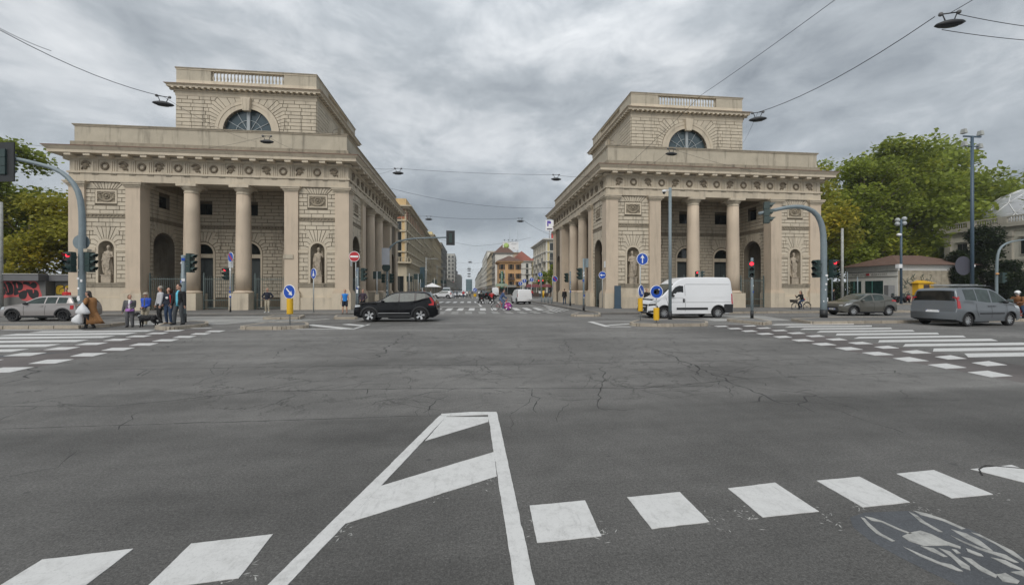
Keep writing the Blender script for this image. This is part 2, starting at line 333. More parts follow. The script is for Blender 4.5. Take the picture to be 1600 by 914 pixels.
# the hatched wedge ahead of the camera (outline, then its two filled bars a touch lower)
mark('hatch_bar', [(-0.315, 5.42), (0.255, 5.36), (0.24, 5.16), (-0.5, 4.58)], z=0.004)
mark('hatch_bar', [(-0.765, 3.57), (0.255, 4.19), (0.25, 3.64), (-0.93, 3.0)], z=0.004)
mark('edge_line', [(-0.40, 5.50), (-1.34, 1.7), (-1.22, 1.7), (-0.305, 5.46)], z=0.0052)
mark('edge_line', [(0.25, 5.48), (0.38, 5.53), (0.375, 1.7), (0.26, 1.7)], z=0.0052)
mark('edge_line', [(-0.39, 5.56), (0.0, 5.605), (0.375, 5.57), (0.375, 5.46), (-0.37, 5.44)], z=0.0048)
# the row of squares across the foreground
for q in ([(-2.68, 2.815), (-2.2, 2.87), (-2.2, 2.44), (-2.69, 2.41)], [(-1.855, 2.89), (-1.37, 2.94), (-1.36, 2.51), (-1.84, 2.47)], [(0.47, 3.11), (0.93, 3.14), (0.905, 2.68), (0.45, 2.65)],
          [(1.29, 3.16), (1.76, 3.19), (1.75, 2.75), (1.29, 2.71)], [(2.21, 3.20), (2.69, 3.25), (2.67, 2.8), (2.19, 2.77)], [(3.08, 3.25), (3.54, 3.28), (3.52, 2.84), (3.07, 2.81)],
          [(3.94, 3.29), (4.37, 3.32), (4.34, 2.87), (3.92, 2.86)], [(4.74, 3.3), (5.25, 3.34), (5.22, 2.9), (4.9, 2.98)], [(5.6, 3.36), (6.1, 3.4), (6.05, 2.95), (5.58, 2.9)], [(-3.5, 2.75), (-3.05, 2.79), (-3.05, 2.37), (-3.52, 2.33)]):
    mark('crossing_square', jit(q))
# left zebra, its two rows of squares
for i, (xa, xb, y0, y1) in enumerate([(-17.7, -13.3, 18.02, 18.66), (-17.6, -13.2, 16.9, 17.6), (-17.5, -13.1, 15.8, 16.42), (-17.4, -12.95, 14.65, 15.25), (-17.3, -12.75, 13.5, 14.08), (-17.2, -12.65, 12.5, 13.0), (-17.1, -12.6, 11.4, 11.9)]):
    mark('zebra_stripe', jit([(xa, y0), (xb, y0 - 0.02), (xb - 0.12, y1), (xa - 0.1, y1 + 0.02)], 0.03))
for i in range(8):
    y = 18.05 - 1.1 * i + (0.04 * i if i < 5 else 0.2); x = -12.42 + 0.115 * i; mark('crossing_square', jit([(x - 0.28, y), (x + 0.34, y - 0.03), (x + 0.2, y + 0.55), (x - 0.42, y + 0.58)], 0.02))
for i in range(9):
    y = 17.6 - 1.03 * i; x = -10.62 + 0.09 * i; mark('crossing_square', jit([(x - 0.2, y), (x + 0.4, y - 0.03), (x + 0.27, y + 0.56), (x - 0.36, y + 0.58)], 0.02))
sheet('cycle_lane', [(-13.1, 19.0), (-10.4, 18.4), (-9.5, 9.3), (-11.4, 9.3), (-11.9, 10.9)], A_bike, 0.0008)
mark('worn_symbol', [(-13.0, 11.5), (-11.0, 12.3), (-11.3, 12.0), (-12.4, 11.0)], A_patch, 0.0016)
# right zebra
for i in range(10):
    y = 18.08 - 1.13 * i + 0.012 * i * i; xa = 14.75 - 0.235 * i; xb = xa + 4.4
    mark('zebra_stripe', jit([(xa, y), (xb, y - 0.08), (xb + 0.55, y + 0.42), (xa + 0.65, y + 0.5)], 0.03))
for i in range(11):
    y = 17.62 - 1.12 * i + 0.014 * i * i; x = 13.0 - 0.14 * i; mark('crossing_square', jit([(x, y - 0.05), (x + 0.62, y), (x + 0.83, y + 0.52), (x + 0.14, y + 0.36)], 0.02))
for i in range(12):
    y = 17.55 - 1.13 * i + 0.014 * i * i; x = 11.55 - 0.125 * i; mark('crossing_square', jit([(x, y - 0.05), (x + 0.6, y), (x + 0.76, y + 0.52), (x + 0.13, y + 0.42)], 0.02))
sheet('cycle_lane', [(11.7, 18.6), (13.9, 18.6), (12.3, 5.9), (10.1, 5.9)], A_bike, 0.0008)
# street zebra, give-way dashes, stop line, far zebra
for i in range(10):
    x = -3.1 + 1.0 * i; s_ = 0.03 + 0.02 * i; mark('zebra_stripe', [(x, 34.0), (x + 0.5, 34.0), (x + 0.52 + s_, 38.6), (x + s_, 38.6)])
for i in range(9):
    x = -2.4 + 1.03 * i; mark('crossing_square', [(x, 31.1), (x + 0.52, 31.1), (x + 0.53, 32.0), (x, 32.0)], mk2)
    mark('crossing_square', [(x + 0.02, 29.4), (x + 0.54, 29.4), (x + 0.53, 30.3), (x, 30.3)], mk2)
for i in range(11): x = -5.4 + 1.02 * i; mark('zebra_stripe', [(x, 55.2), (x + 0.5, 55.2), (x + 0.5, 62.2), (x, 62.2)])
for i in range(12): x = -6.6 + 1.02 * i; mark('zebra_stripe', [(x, 92), (x + 0.5, 92), (x + 0.5, 98), (x, 98)])
strip('stop_line', (-7.2, 41.6), (1.35, 42.3), 0.5); strip('lane_line', (1.25, 42.5), (1.1, 61.5), 0.22)
strip('lane_line', (6.45, 31.6), (7.2, 59.4), 0.13, mk2); strip('lane_line', (6.8, 31.0), (7.6, 59.4), 0.13, mk2)
for i in range(4): x = 6.9 + i * 0.55; strip('parking_line', (x - .1, 30.5 + i), (x + 0.3, 36 + i * 4), 0.15)
strip('lane_line', at(373, 513.6), at(550, 514.4), 0.12); strip('lane_line', at(550, 514.6), at(577, 506.8), 0.14); strip('hatch_line', at(482, 507.4), at(548, 514.2), 0.45); strip('hatch_line', at(540, 506.4), at(569, 509), 0.4)
strip('lane_line', at(922, 502.6), at(950, 510.4), 0.3); strip('lane_line', at(950, 510.4), at(985, 510.4), 0.18); strip('lane_line', at(922, 502.5), at(985, 502.2), 0.16); strip('hatch_line', at(950, 508), at(985, 506), 0.3)
strip('stop_line', at(985, 509.6), at(1110, 509), 0.14, mk2); strip('stop_line', at(1105, 507), at(1240, 506), 0.14, mk2)
strip('lane_line', at(5, 515.3), at(130, 515.6), 0.14); strip('lane_line', at(242, 513.0), at(330, 512.6), 0.16); strip('lane_line', (-16.9, 22.0), (-13.5, 22.0), 0.5)
for i in range(5): strip('parking_line', (-13.2 + i * 0.9, 22.3 + i * .2), (-12.0 + i * 0.9, 24.2 + i * .15), 0.4, mk2)
sheet('concrete_crossing', [(-19.0, 21.9), (-12.2, 21.4), (-11.2, 28.1), (-17.8, 28.1)], A_conc, 0.0012)
sheet('concrete_crossing', [(13.6, 20.9), (18.2, 20.8), (19.6, 24.6), (14.6, 26.6)], A_conc, 0.0012)
# bicycle symbol on its blue-grey panel
def zb_(x, y): return at(1200 + x / 3.905, 680 + y / 3.905)
sheet('symbol_panel', [zb_(*p) for p in [(500, 500), (590, 470), (860, 460), (1240, 575), (1562, 740), (1562, 930), (1200, 930), (1000, 840), (800, 740), (620, 640), (520, 560)]][::-1], A_patch, 0.001)
for q in ([(565, 500), (590, 508), (625, 545), (690, 600), (775, 645), (755, 648), (660, 600), (610, 555)], [(590, 495), (640, 505), (700, 525), (800, 570), (880, 600), (860, 602), (790, 575), (690, 530), (630, 520)],
          [(857, 465), (910, 490), (960, 530), (1065, 590), (1040, 588), (930, 530), (890, 495)], [(885, 460), (970, 478), (1080, 515), (1205, 570), (1180, 573), (1060, 520), (930, 485)],
          [(818, 617), (865, 595), (930, 582), (1000, 605), (1080, 645), (1175, 680), (1175, 692), (1100, 672), (950, 675), (860, 645)], [(1115, 573), (1210, 600), (1290, 640), (1372, 705), (1350, 702), (1270, 665), (1190, 620)],
          [(1240, 593), (1290, 605), (1400, 660), (1500, 710), (1562, 760), (1562, 775), (1480, 725), (1380, 660)], [(1115, 612), (1200, 650), (1300, 690), (1450, 730), (1530, 778), (1500, 775), (1400, 735), (1280, 695), (1170, 645)],
          [(825, 680), (930, 725), (1050, 775), (1120, 790), (1190, 830), (1160, 828), (1040, 785), (920, 735)], [(930, 677), (1010, 690), (1095, 742), (1070, 742), (990, 705)], [(1040, 688), (1110, 710), (1170, 760), (1230, 800), (1235, 825), (1180, 805), (1120, 745)],
          [(1120, 695), (1150, 700), (1175, 720), (1150, 722)], [(1210, 690), (1300, 725), (1315, 740), (1280, 735), (1220, 710)], [(1180, 740), (1240, 755), (1300, 800), (1400, 855), (1390, 870), (1290, 825)],
          [(1360, 745), (1450, 765), (1550, 815), (1560, 830), (1480, 805)], [(1395, 850), (1450, 842), (1535, 890), (1520, 905), (1430, 890)], [(1480, 835), (1600, 825), (1600, 875)]):
    mark('bicycle_symbol', [zb_(*p) for p in q], mk2, 0.0042)
# old paint showing beside the repainted squares, as small flecks and dashes
fl = MB(); FR = random.Random(5)
for cx0, cy0 in ((.93, 2.8), (1.75, 2.85), (2.67, 2.8), (3.5, 2.83), (4.34, 2.95), (.45, 2.9), (.2, 3.6), (-.9, 2.98), (-1.36, 2.6), (-2.2, 2.5), (-.3, 3.4), (2.1, 2.85), (3.05, 2.9)):
    for k in range(16):
        x, y = cx0 + FR.gauss(0, .05), cy0 + FR.gauss(-.06, .07); a = FR.uniform(0, 3.14); l_ = FR.uniform(.004, .03); w2 = FR.uniform(.002, .006)
        fl.add([(x + math.cos(a) * l_, y + math.sin(a) * l_, .0009), (x - math.sin(a) * w2, y + math.cos(a) * w2, .0009), (x - math.cos(a) * l_, y - math.sin(a) * l_, .0009), (x + math.sin(a) * w2, y - math.cos(a) * w2, .0009)], [(0, 1, 2, 3)])
fl.build('paint_flecks', mk2, road, kind='stuff')
# manhole-like broken ring at the last square
mb = MB()
pts = [zb_(1288 + (x if x > 0 else 0), y) for x, y in [(20, 245), (0, 210), (40, 186), (120, 192), (270, 205), (420, 225)]]
mb.tube([(p[0], p[1], 0.004) for p in pts], 0.007, 4); mb.build('worn_seam', crackm, road)
# cracks: thin dark fissures that branch at random
cm = MB(); CR = random.Random(21)
def crack(pts, w_=0.012, br=0.25, rough=0.09, depth=0):
    P = [at(*p) if len(p) == 2 else Vector(p) for p in pts]; path = []
    for a, b in zip(P[:-1], P[1:]):
        n = max(2, int((b - a).length / 0.13)); d = (b - a); nrm = Vector((-d.y, d.x, 0)).normalized(); off = 0
        for i in range(n):
            off = off * 0.75 + CR.uniform(-rough, rough) * 0.55; path.append(a + d * (i / n) + nrm * off)
    path.append(P[-1]); vs = []
    for i, p in enumerate(path):
        d = (path[min(i + 1, len(path) - 1)] - path[max(i - 1, 0)]); n = Vector((-d.y, d.x, 0)).normalized(); k = 1.0 * w_ * CR.uniform(0.25, 1.0) * (0.4 + 0.6 * math.sin(PI * min(1, max(0.02, i / len(path)))) ** 0.4)
        vs += [(p.x + n.x * k, p.y + n.y * k, 0.0007), (p.x - n.x * k, p.y - n.y * k, 0.0007)]
        if depth < 2 and CR.random() < br * 0.14:
            a = CR.uniform(0.5, 1.4) * CR.choice((-1, 1)); dd = d.normalized(); e = Vector((dd.x * math.cos(a) - dd.y * math.sin(a), dd.x * math.sin(a) + dd.y * math.cos(a), 0)) * CR.uniform(0.3, 1.3)
            crack([tuple(p), tuple(p + e)], w_ * 0.6, br, rough, depth + 1)
    cm.add(vs, [(2 * i, 2 * i + 1, 2 * i + 3, 2 * i + 2) for i in range(len(path) - 1)])
crack([(0, 635), (180, 634), (400, 612), (560, 608), (700, 607), (1000, 606), (1200, 590), (1400, 583), (1560, 582)], 0.019, 0.6, 0.04)
crack([(0, 580), (190, 577), (420, 574), (560, 571), (780, 570), (1000, 566), (1200, 562), (1400, 558)], 0.024, 0.7, 0.04)
crack([(560, 536), (640, 533), (900, 532), (1000, 530), (1060, 530)], 0.02, 0.4, 0.05)
crack([(640, 518), (620, 534), (600, 545), (588, 556), (575, 560)], 0.03, 0.6, 0.2)
crack([(0, 670), (150, 665), (330, 660), (500, 655), (690, 649)], 0.014, 0.1, 0.02)
crack([(1010, 543), (1060, 560), (1090, 575), (1130, 590), (1180, 612), (1243, 633)], 0.028, 1.6, 0.12)
crack([(1060, 566), (1100, 590), (1150, 598)], 0.014, 1.0, 0.15)
crack([(935, 570), (945, 590), (940, 610), (936, 625), (950, 642)], 0.016, 1.0, 0.12); crack([(835, 607), (842, 622), (838, 645)], 0.014, 0.8, 0.1)
crack([(740, 560), (760, 580), (800, 590)], 0.012, 0.8, 0.1); crack([(400, 640), (440, 625), (470, 618)], 0.012, 0.8, 0.1); crack([(560, 640), (600, 625), (640, 618), (690, 612)], 0.012, 1.0, 0.1)
crack([(665, 645), (680, 630), (700, 618)], 0.012, 0.8, 0.1); crack([(0, 600), (30, 590), (45, 578), (110, 560)], 0.03, 0.8, 0.2); crack([(180, 560), (240, 548), (300, 530)], 0.02, 1.0, 0.2)
crack([(980, 602), (1040, 604), (1090, 603)], 0.02, 0.3, 0.05); crack([(1390, 620), (1430, 622), (1500, 625)], 0.012, 0.8, 0.08); crack([(940, 604), (1000, 608), (1050, 622)], 0.012, 1.0, 0.08)
crack([(430, 560), (445, 545), (500, 540)], 0.02, 1.0, 0.2); crack([(700, 588), (770, 592), (820, 590)], 0.012, 0.8, 0.08); crack([(190, 670), (210, 650), (215, 645)], 0.01, 0.6, 0.08)
crack([(440, 530), (560, 535), (620, 537)], 0.02, 0.6, 0.1); crack([(880, 528), (900, 545), (890, 560)], 0.015, 0.6, 0.2); crack([(1040, 520), (1060, 540)], 0.015, 0.6, 0.2)
crack([(0, 746), (90, 730), (120, 705)], 0.008, 0.2, 0.04)
for i in range(110):
    x, y = CR.uniform(-13, 13), CR.uniform(6.2, 19); a = CR.uniform(0, PI); l_ = CR.uniform(.5, 2.6)
    crack([(x, y, 0), (x + math.cos(a) * l_ * .5 + CR.uniform(-.2, .2), y + math.sin(a) * l_ * .5, 0), (x + math.cos(a) * l_, y + math.sin(a) * l_, 0)], CR.uniform(.004, .009), .8, .1, 1)
cm.build('asphalt_cracks', crackm, road, kind='stuff')
# stains of oil and chewing gum
mb = MB(); SR = random.Random(8)
for i in range(60):
    x, y = SR.uniform(-9, 9), SR.uniform(2.6, 16); r = SR.uniform(0.012, 0.03) * (1 + (SR.random() < 0.15) * 1.2)
    mb.add([(x + r * math.cos(a * PI / 4) * SR.uniform(.8, 1.2), y + r * math.sin(a * PI / 4) * SR.uniform(.8, 1.2), 0.0009) for a in range(8)], [tuple(range(8))])
mb.build('road_stains', mat('oil stain', (0.06, 0.058, 0.055), 0.7), road, kind='stuff')

# ---- pavements and islands with kerb stones
kerb_me = MB().box(-0.485, 0.485, -0.075, 0.075, 0.0, 0.148, taper=0.008).mesh('kerb_stone', kerbm)
def kerbs(parent, path, closed=False):
    P = [Vector((p[0], p[1], 0)) for p in path]
    if closed: P.append(P[0])
    for a, b in zip(P[:-1], P[1:]):
        Ln = (b - a).length; n = max(1, round(Ln / 1.0)); d = (b - a) / n
        for i in range(n):
            c = a + d * (i + 0.5); inst('kerb_stone', kerb_me, parent, (c.x, c.y, random.uniform(-0.006, 0.004)), math.atan2(d.y, d.x), (d.length / 1.0, 1, 1))
def slab(name, poly, m, z=0.14, kerb=None, lab=None):
    a = sum(poly[i][0] * poly[(i + 1) % len(poly)][1] - poly[(i + 1) % len(poly)][0] * poly[i][1] for i in range(len(poly)))
    if a < 0: poly = poly[::-1]
    o = MB().plate([(p[0], p[1]) for p in poly], -0.05, z).build(name, m); o['kind'] = 'structure'
    if lab: o['label'] = lab
    kerbs(o, kerb if kerb else poly, kerb is None); return o
slab('pavement', [(-7.45, 28.2), (-7.3, 96), (-14, 96), (-60, 96), (-60, 28.9)], A_walk, kerb=[(-40, 28.75), (-7.55, 28.35), (-7.4, 60), (-7.35, 95)])
slab('pavement', [(9.1, 27.1), (9.1, 74), (38, 74), (38, 44), (34, 28.0)], A_walk, kerb=[(9.2, 74), (9.2, 38), (9.2, 27.2), (34, 27.9)])
slab('pavement', [(33, 43.6), (110, 40.5), (110, 110), (34, 110)], A_walk, kerb=[(33, 43.6), (80, 41.8)])
slab('pavement', [(9.1, 86), (15, 86), (15, 500), (9.1, 500)], A_walk, kerb=[(9.2, 86), (9.2, 140)])
slab('pavement', [(-7.3, 104), (-14, 104), (-14, 500), (-7.3, 500)], A_walk, kerb=[(-7.4, 104), (-7.4, 140)])
def rounded(pts, r=0.35, k=4):
    out = []; n = len(pts)
    for i in range(n):
        p = Vector(pts[i][:2]); a = (Vector(pts[i - 1][:2]) - p); b = (Vector(pts[(i + 1) % n][:2]) - p); rr = min(r, a.length * .45, b.length * .45); a.normalize(); b.normalize()
        for j in range(k + 1): t = j / k; out.append(tuple((p + a * rr) * (1 - t) ** 2 + p * 2 * t * (1 - t) + (p + b * rr) * t * t))
    return out
def island(name, px, m=A_walk, ext=None, lab=None):
    pts = [tuple(at(u, v, .14)[:2]) for u, v in px] + (ext or [])
    return slab('traffic_island', rounded(pts), m, z=0.135, lab=lab)
slab('traffic_island', [(-26, 20.35), (-20.4, 19.85), (-17.3, 19.75), (-16.7, 20.5), (-16.9, 21.5), (-26, 22.1)], A_walk, z=0.135)
island('b', [(243, 509.6), (265, 511), (323, 505.4), (323, 502), (300, 501), (255, 505.5)])
island('c', [(373.4, 510), (419, 503), (478, 503), (481, 508), (440, 510.2)])
slab('traffic_island', [(-12.0, 24.8), (-10.1, 24.85), (-10.6, 26.9), (-12.4, 26.9)], A_walk, z=0.135); slab('traffic_island', [(-7.9, 24.5), (-6.7, 24.5), (-7.2, 26.4), (-8.4, 26.4)], A_walk, z=0.135)
island('f', [(985, 503.5), (1005, 498.3), (1060, 498), (1104, 501.5), (1104, 505), (1040, 506), (990, 505)])
island('g', [(1134.6, 498), (1175, 496.3), (1205.5, 502), (1192, 503.8)])
slab('traffic_island', [(17.2, 18.35), (40, 19.2), (40, 21.3), (20.8, 21.3), (17.9, 20.4)], A_walk, z=0.135)
island('h', [(892, 491.5), (905, 488), (936, 488), (937, 491.5)])
slab('traffic_island', [(31.5, 27.6), (60, 26.0), (60, 27.2), (32, 28.6)], A_walk, z=0.135)
# ================================================================ GATEHOUSE
def inset(poly, g):
    n = len(poly); a = sum(poly[i][0] * poly[(i + 1) % n][1] - poly[(i + 1) % n][0] * poly[i][1] for i in range(n)); s = 1 if a > 0 else -1; out = []
    for i in range(n):
        p0, p1, p2 = Vector(poly[i - 1]), Vector(poly[i]), Vector(poly[(i + 1) % n]); e0 = (p1 - p0).normalized(); e1 = (p2 - p1).normalized()
        n0 = Vector((-e0.y, e0.x)) * s; n1 = Vector((-e1.y, e1.x)) * s; b = n0 + n1; k = b.dot(n0)
        out.append(tuple(p1 + b * (g / k)) if abs(k) > 0.3 else tuple(p1 + n0 * g))
    return out
def wallmesh(mb, F, s0, s1, z0, z1, holes, seg=12):
    """holes: ('a', cx, zs, r, bottom) arch or ('r', x0, x1, zb, zt)"""
    br = {s0, s1}
    for h in holes:
        if h[0] == 'a': br |= {h[1] + h[3] * math.cos(PI * i / seg) for i in range(seg + 1)}
        else: br |= {h[1], h[2]}
    br = sorted(b for b in br if s0 - 1e-6 <= b <= s1 + 1e-6)
    for a, b in zip(br[:-1], br[1:]):
        if b - a < 1e-5: continue
        mid = (a + b) / 2; iv = []
        for h in holes:
            if h[0] == 'a' and abs(mid - h[1]) < h[3]:
                t = lambda s, h=h: h[2] + math.sqrt(max(0, h[3] ** 2 - (s - h[1]) ** 2)); iv.append((h[4], h[4], t(a), t(b)))
            if h[0] == 'r' and h[1] < mid < h[2]: iv.append((h[3], h[3], h[4], h[4]))
        iv.sort(); ca, cb = z0, z0
        for q in iv + [(z1, z1, None, None)]:
            if q[0] > ca + 1e-4 or q[1] > cb + 1e-4: mb.add([F(a, ca, 0), F(b, cb, 0), F(b, q[1], 0), F(a, q[0], 0)], [(0, 1, 2, 3)])
            if q[2] is not None: ca, cb = q[2], q[3]
def reveal(mb, F, h, depth, seg=14, back=None):
    if h[0] == 'a':
        pts = [(h[1] + h[3], h[4])] + [(h[1] + h[3] * math.cos(PI * i / seg), h[2] + h[3] * math.sin(PI * i / seg)) for i in range(seg + 1)] + [(h[1] - h[3], h[4])]
    else: pts = [(h[2], h[3]), (h[2], h[4]), (h[1], h[4]), (h[1], h[3])]
    n = len(pts); mb.add([F(s, z, 0) for s, z in pts] + [F(s, z, -depth) for s, z in pts], [(i, i + 1, n + i + 1, n + i) for i in range(n - 1)])
    mb.add([F(pts[0][0], pts[0][1], 0), F(pts[-1][0], pts[-1][1], 0), F(pts[-1][0], pts[-1][1], -depth), F(pts[0][0], pts[0][1], -depth)], [(0, 1, 2, 3)])
    return pts
STONES = []
def stone_poly(F, poly, proud=0.055, g=0.021, prio=1.0):
    try: a = inset(poly, g); b = inset(poly, g + 0.014)
    except Exception: return
    if any((Vector(p) - Vector(q)).length > 0.09 for p, q in zip(poly, b)) or min((Vector(poly[i]) - Vector(poly[i - 1])).length for i in range(len(poly))) < 0.05:
        hull = [poly[0]]
        for p in poly[1:]:
            if (Vector(p) - Vector(hull[-1])).length > 0.07: hull.append(p)
        c = sum((Vector(p) for p in hull), Vector((0, 0))) / len(hull); a = [tuple(c + (Vector(p) - c) * (1 - g * 1.2 / max(.1, (Vector(p) - c).length))) for p in hull]; b = [tuple(c + (Vector(p) - c) * (1 - (g * 1.2 + .014) / max(.1, (Vector(p) - c).length))) for p in hull]; poly = hull
    n = len(a); ar = abs(sum(poly[i][0] * poly[(i + 1) % n][1] - poly[(i + 1) % n][0] * poly[i][1] for i in range(n))) / 2
    if ar < 0.012: return
    pr = proud + random.uniform(-0.006, 0.01)
    V = [F(s, z, -0.01) for s, z in a] + [F(s, z, pr - 0.012) for s, z in a] + [F(s, z, pr) for s, z in b]
    fs = [(i, (i + 1) % n, n + (i + 1) % n, n + i) for i in range(n)] + [(n + i, n + (i + 1) % n, 2 * n + (i + 1) % n, 2 * n + i) for i in range(n)] + [tuple(range(2 * n, 3 * n))]
    STONES.append((prio * ar, V, fs))
def rust(F, s0, s1, z0, z1, dz, Lx=1.0, arches=(), rects=(), prio=1.0, ztop=None, proud=0.055, g=0.021):
    """courses of rusticated stones; arches: (cx, zs, r, bottom, ztop) carry a fan of voussoirs bent into the courses"""
    nc = max(1, round((z1 - z0) / dz)); dz = (z1 - z0) / nc; block = [[] for _ in range(nc)]
    for cx, zs, r, bot, zt in arches:
        k0 = round((zs - z0) / dz); K = min(nc - k0, round((zt - zs) / dz))
        th = []; P = []
        for k in range(K + 1):
            rho = r + 0.30 + 0.035 * k * r
            while k * dz > rho * 0.86: rho += 0.05
            t = math.asin(min(0.99, k * dz / rho)); th.append(t); P.append((rho * math.cos(t), zs + k * dz))
        for sgn in (1, -1):
            fl = (lambda q: [(cx + sgn * x, z) for x, z in q])
            for k in range(K):
                A0 = (r * math.cos(th[k]), zs + r * math.sin(th[k])); A1 = (r * math.cos(th[k + 1]), zs + r * math.sin(th[k + 1]))
                xe = max(P[k][0], P[k + 1][0]) + (0.12 if k % 2 else 0.34); lim = (s1 - cx if sgn > 0 else cx - s0); xe = min(xe, lim)
                if lim - xe < 0.2: xe = lim
                q = [A0, P[k], (xe, P[k][1]), (xe, P[k + 1][1]), P[k + 1], A1]
                if P[k][0] >= lim - 0.02: q = [A0, (lim, min(P[k][1], A0[1] + (P[k][1] - A0[1]) * (lim - A0[0]) / max(0.01, P[k][0] - A0[0]))), (lim, P[k + 1][1]), P[k + 1] if P[k + 1][0] < lim else (lim, P[k + 1][1]), A1]
                q2 = [q[0]]
                for p in q[1:]:
                    if (Vector(p) - Vector(q2[-1])).length > 0.03: q2.append(p)
                if k == K - 1 or P[k + 1][0] > P[k][0] - 0.02:
                    stone_poly(F, fl([A0, P[k], P[k + 1], A1]), proud, g, prio)
                    if xe - max(P[k][0], P[k + 1][0]) > 0.08: stone_poly(F, fl([P[k], (xe, P[k][1]), (xe, P[k + 1][1]), P[k + 1]]), proud, g, prio)
                else: stone_poly(F, fl(q2), proud, g, prio)
                block[k0 + k].append((cx + sgn * 0, cx + sgn * xe))
            tK = th[K]; m = max(2, round((PI / 2 - tK) / 0.2)); zt_ = zs + K * dz
            for j in range(m):
                a, b = tK + (PI / 2 - tK) * j / m, tK + (PI / 2 - tK) * (j + 1) / m
                fx = lambda t: (zt_ - zs) / math.tan(t) if t < PI / 2 - 1e-4 else 0.0
                stone_poly(F, fl([(r * math.cos(a), zs + r * math.sin(a)), (fx(a), zt_), (fx(b), zt_), (r * math.cos(b), zs + r * math.sin(b))]), proud, g, prio)
        for k in range(0, k0):
            if z0 + (k + 1) * dz > bot + 1e-3: block[k].append((cx - r, cx + r))
    for x0, x1, zb, zt in rects:
        for k in range(nc):
            if z0 + k * dz < zt - 0.03 and z0 + (k + 1) * dz > zb + 0.03: block[k].append((x0, x1))
    for k in range(nc):
        za, zb = z0 + k * dz, z0 + (k + 1) * dz; segs = [(s0, s1)]
        for b in block[k]:
            lo, hi = min(b), max(b); ns = []
            for a, c in segs:
                if hi <= a or lo >= c: ns.append((a, c)); continue
                if lo > a + 0.05: ns.append((a, lo))
                if hi < c - 0.05: ns.append((hi, c))
            segs = ns
        for a, c in segs:
            n = max(1, round((c - a) / Lx)); off = (0.5 if k % 2 else 0.0) * (c - a) / n; cuts = [a]
            x = a + (c - a) / n - off
            while x < c - 0.22:
                if x > a + 0.22: cuts.append(x + random.uniform(-0.06, 0.06))
                x += (c - a) / n
            cuts.append(c)
            for p, q in zip(cuts[:-1], cuts[1:]): stone_poly(F, [(p, za), (q, za), (q, zb), (p, zb)], proud, g, prio)
def flush_stones(parent, limit=290):
    STONES.sort(key=lambda t: -t[0])
    for i, (a, V, fs) in enumerate(STONES[:limit]): MB().add(V, fs).build('stone', stone, parent)
    if len(STONES) > limit:
        mb = MB()
        for a, V, fs in STONES[limit:]: mb.add(V, fs)
        mb.build('stone', stone, parent, kind='stuff')
    STONES.clear()
HX, HY = 10.38, 11.2
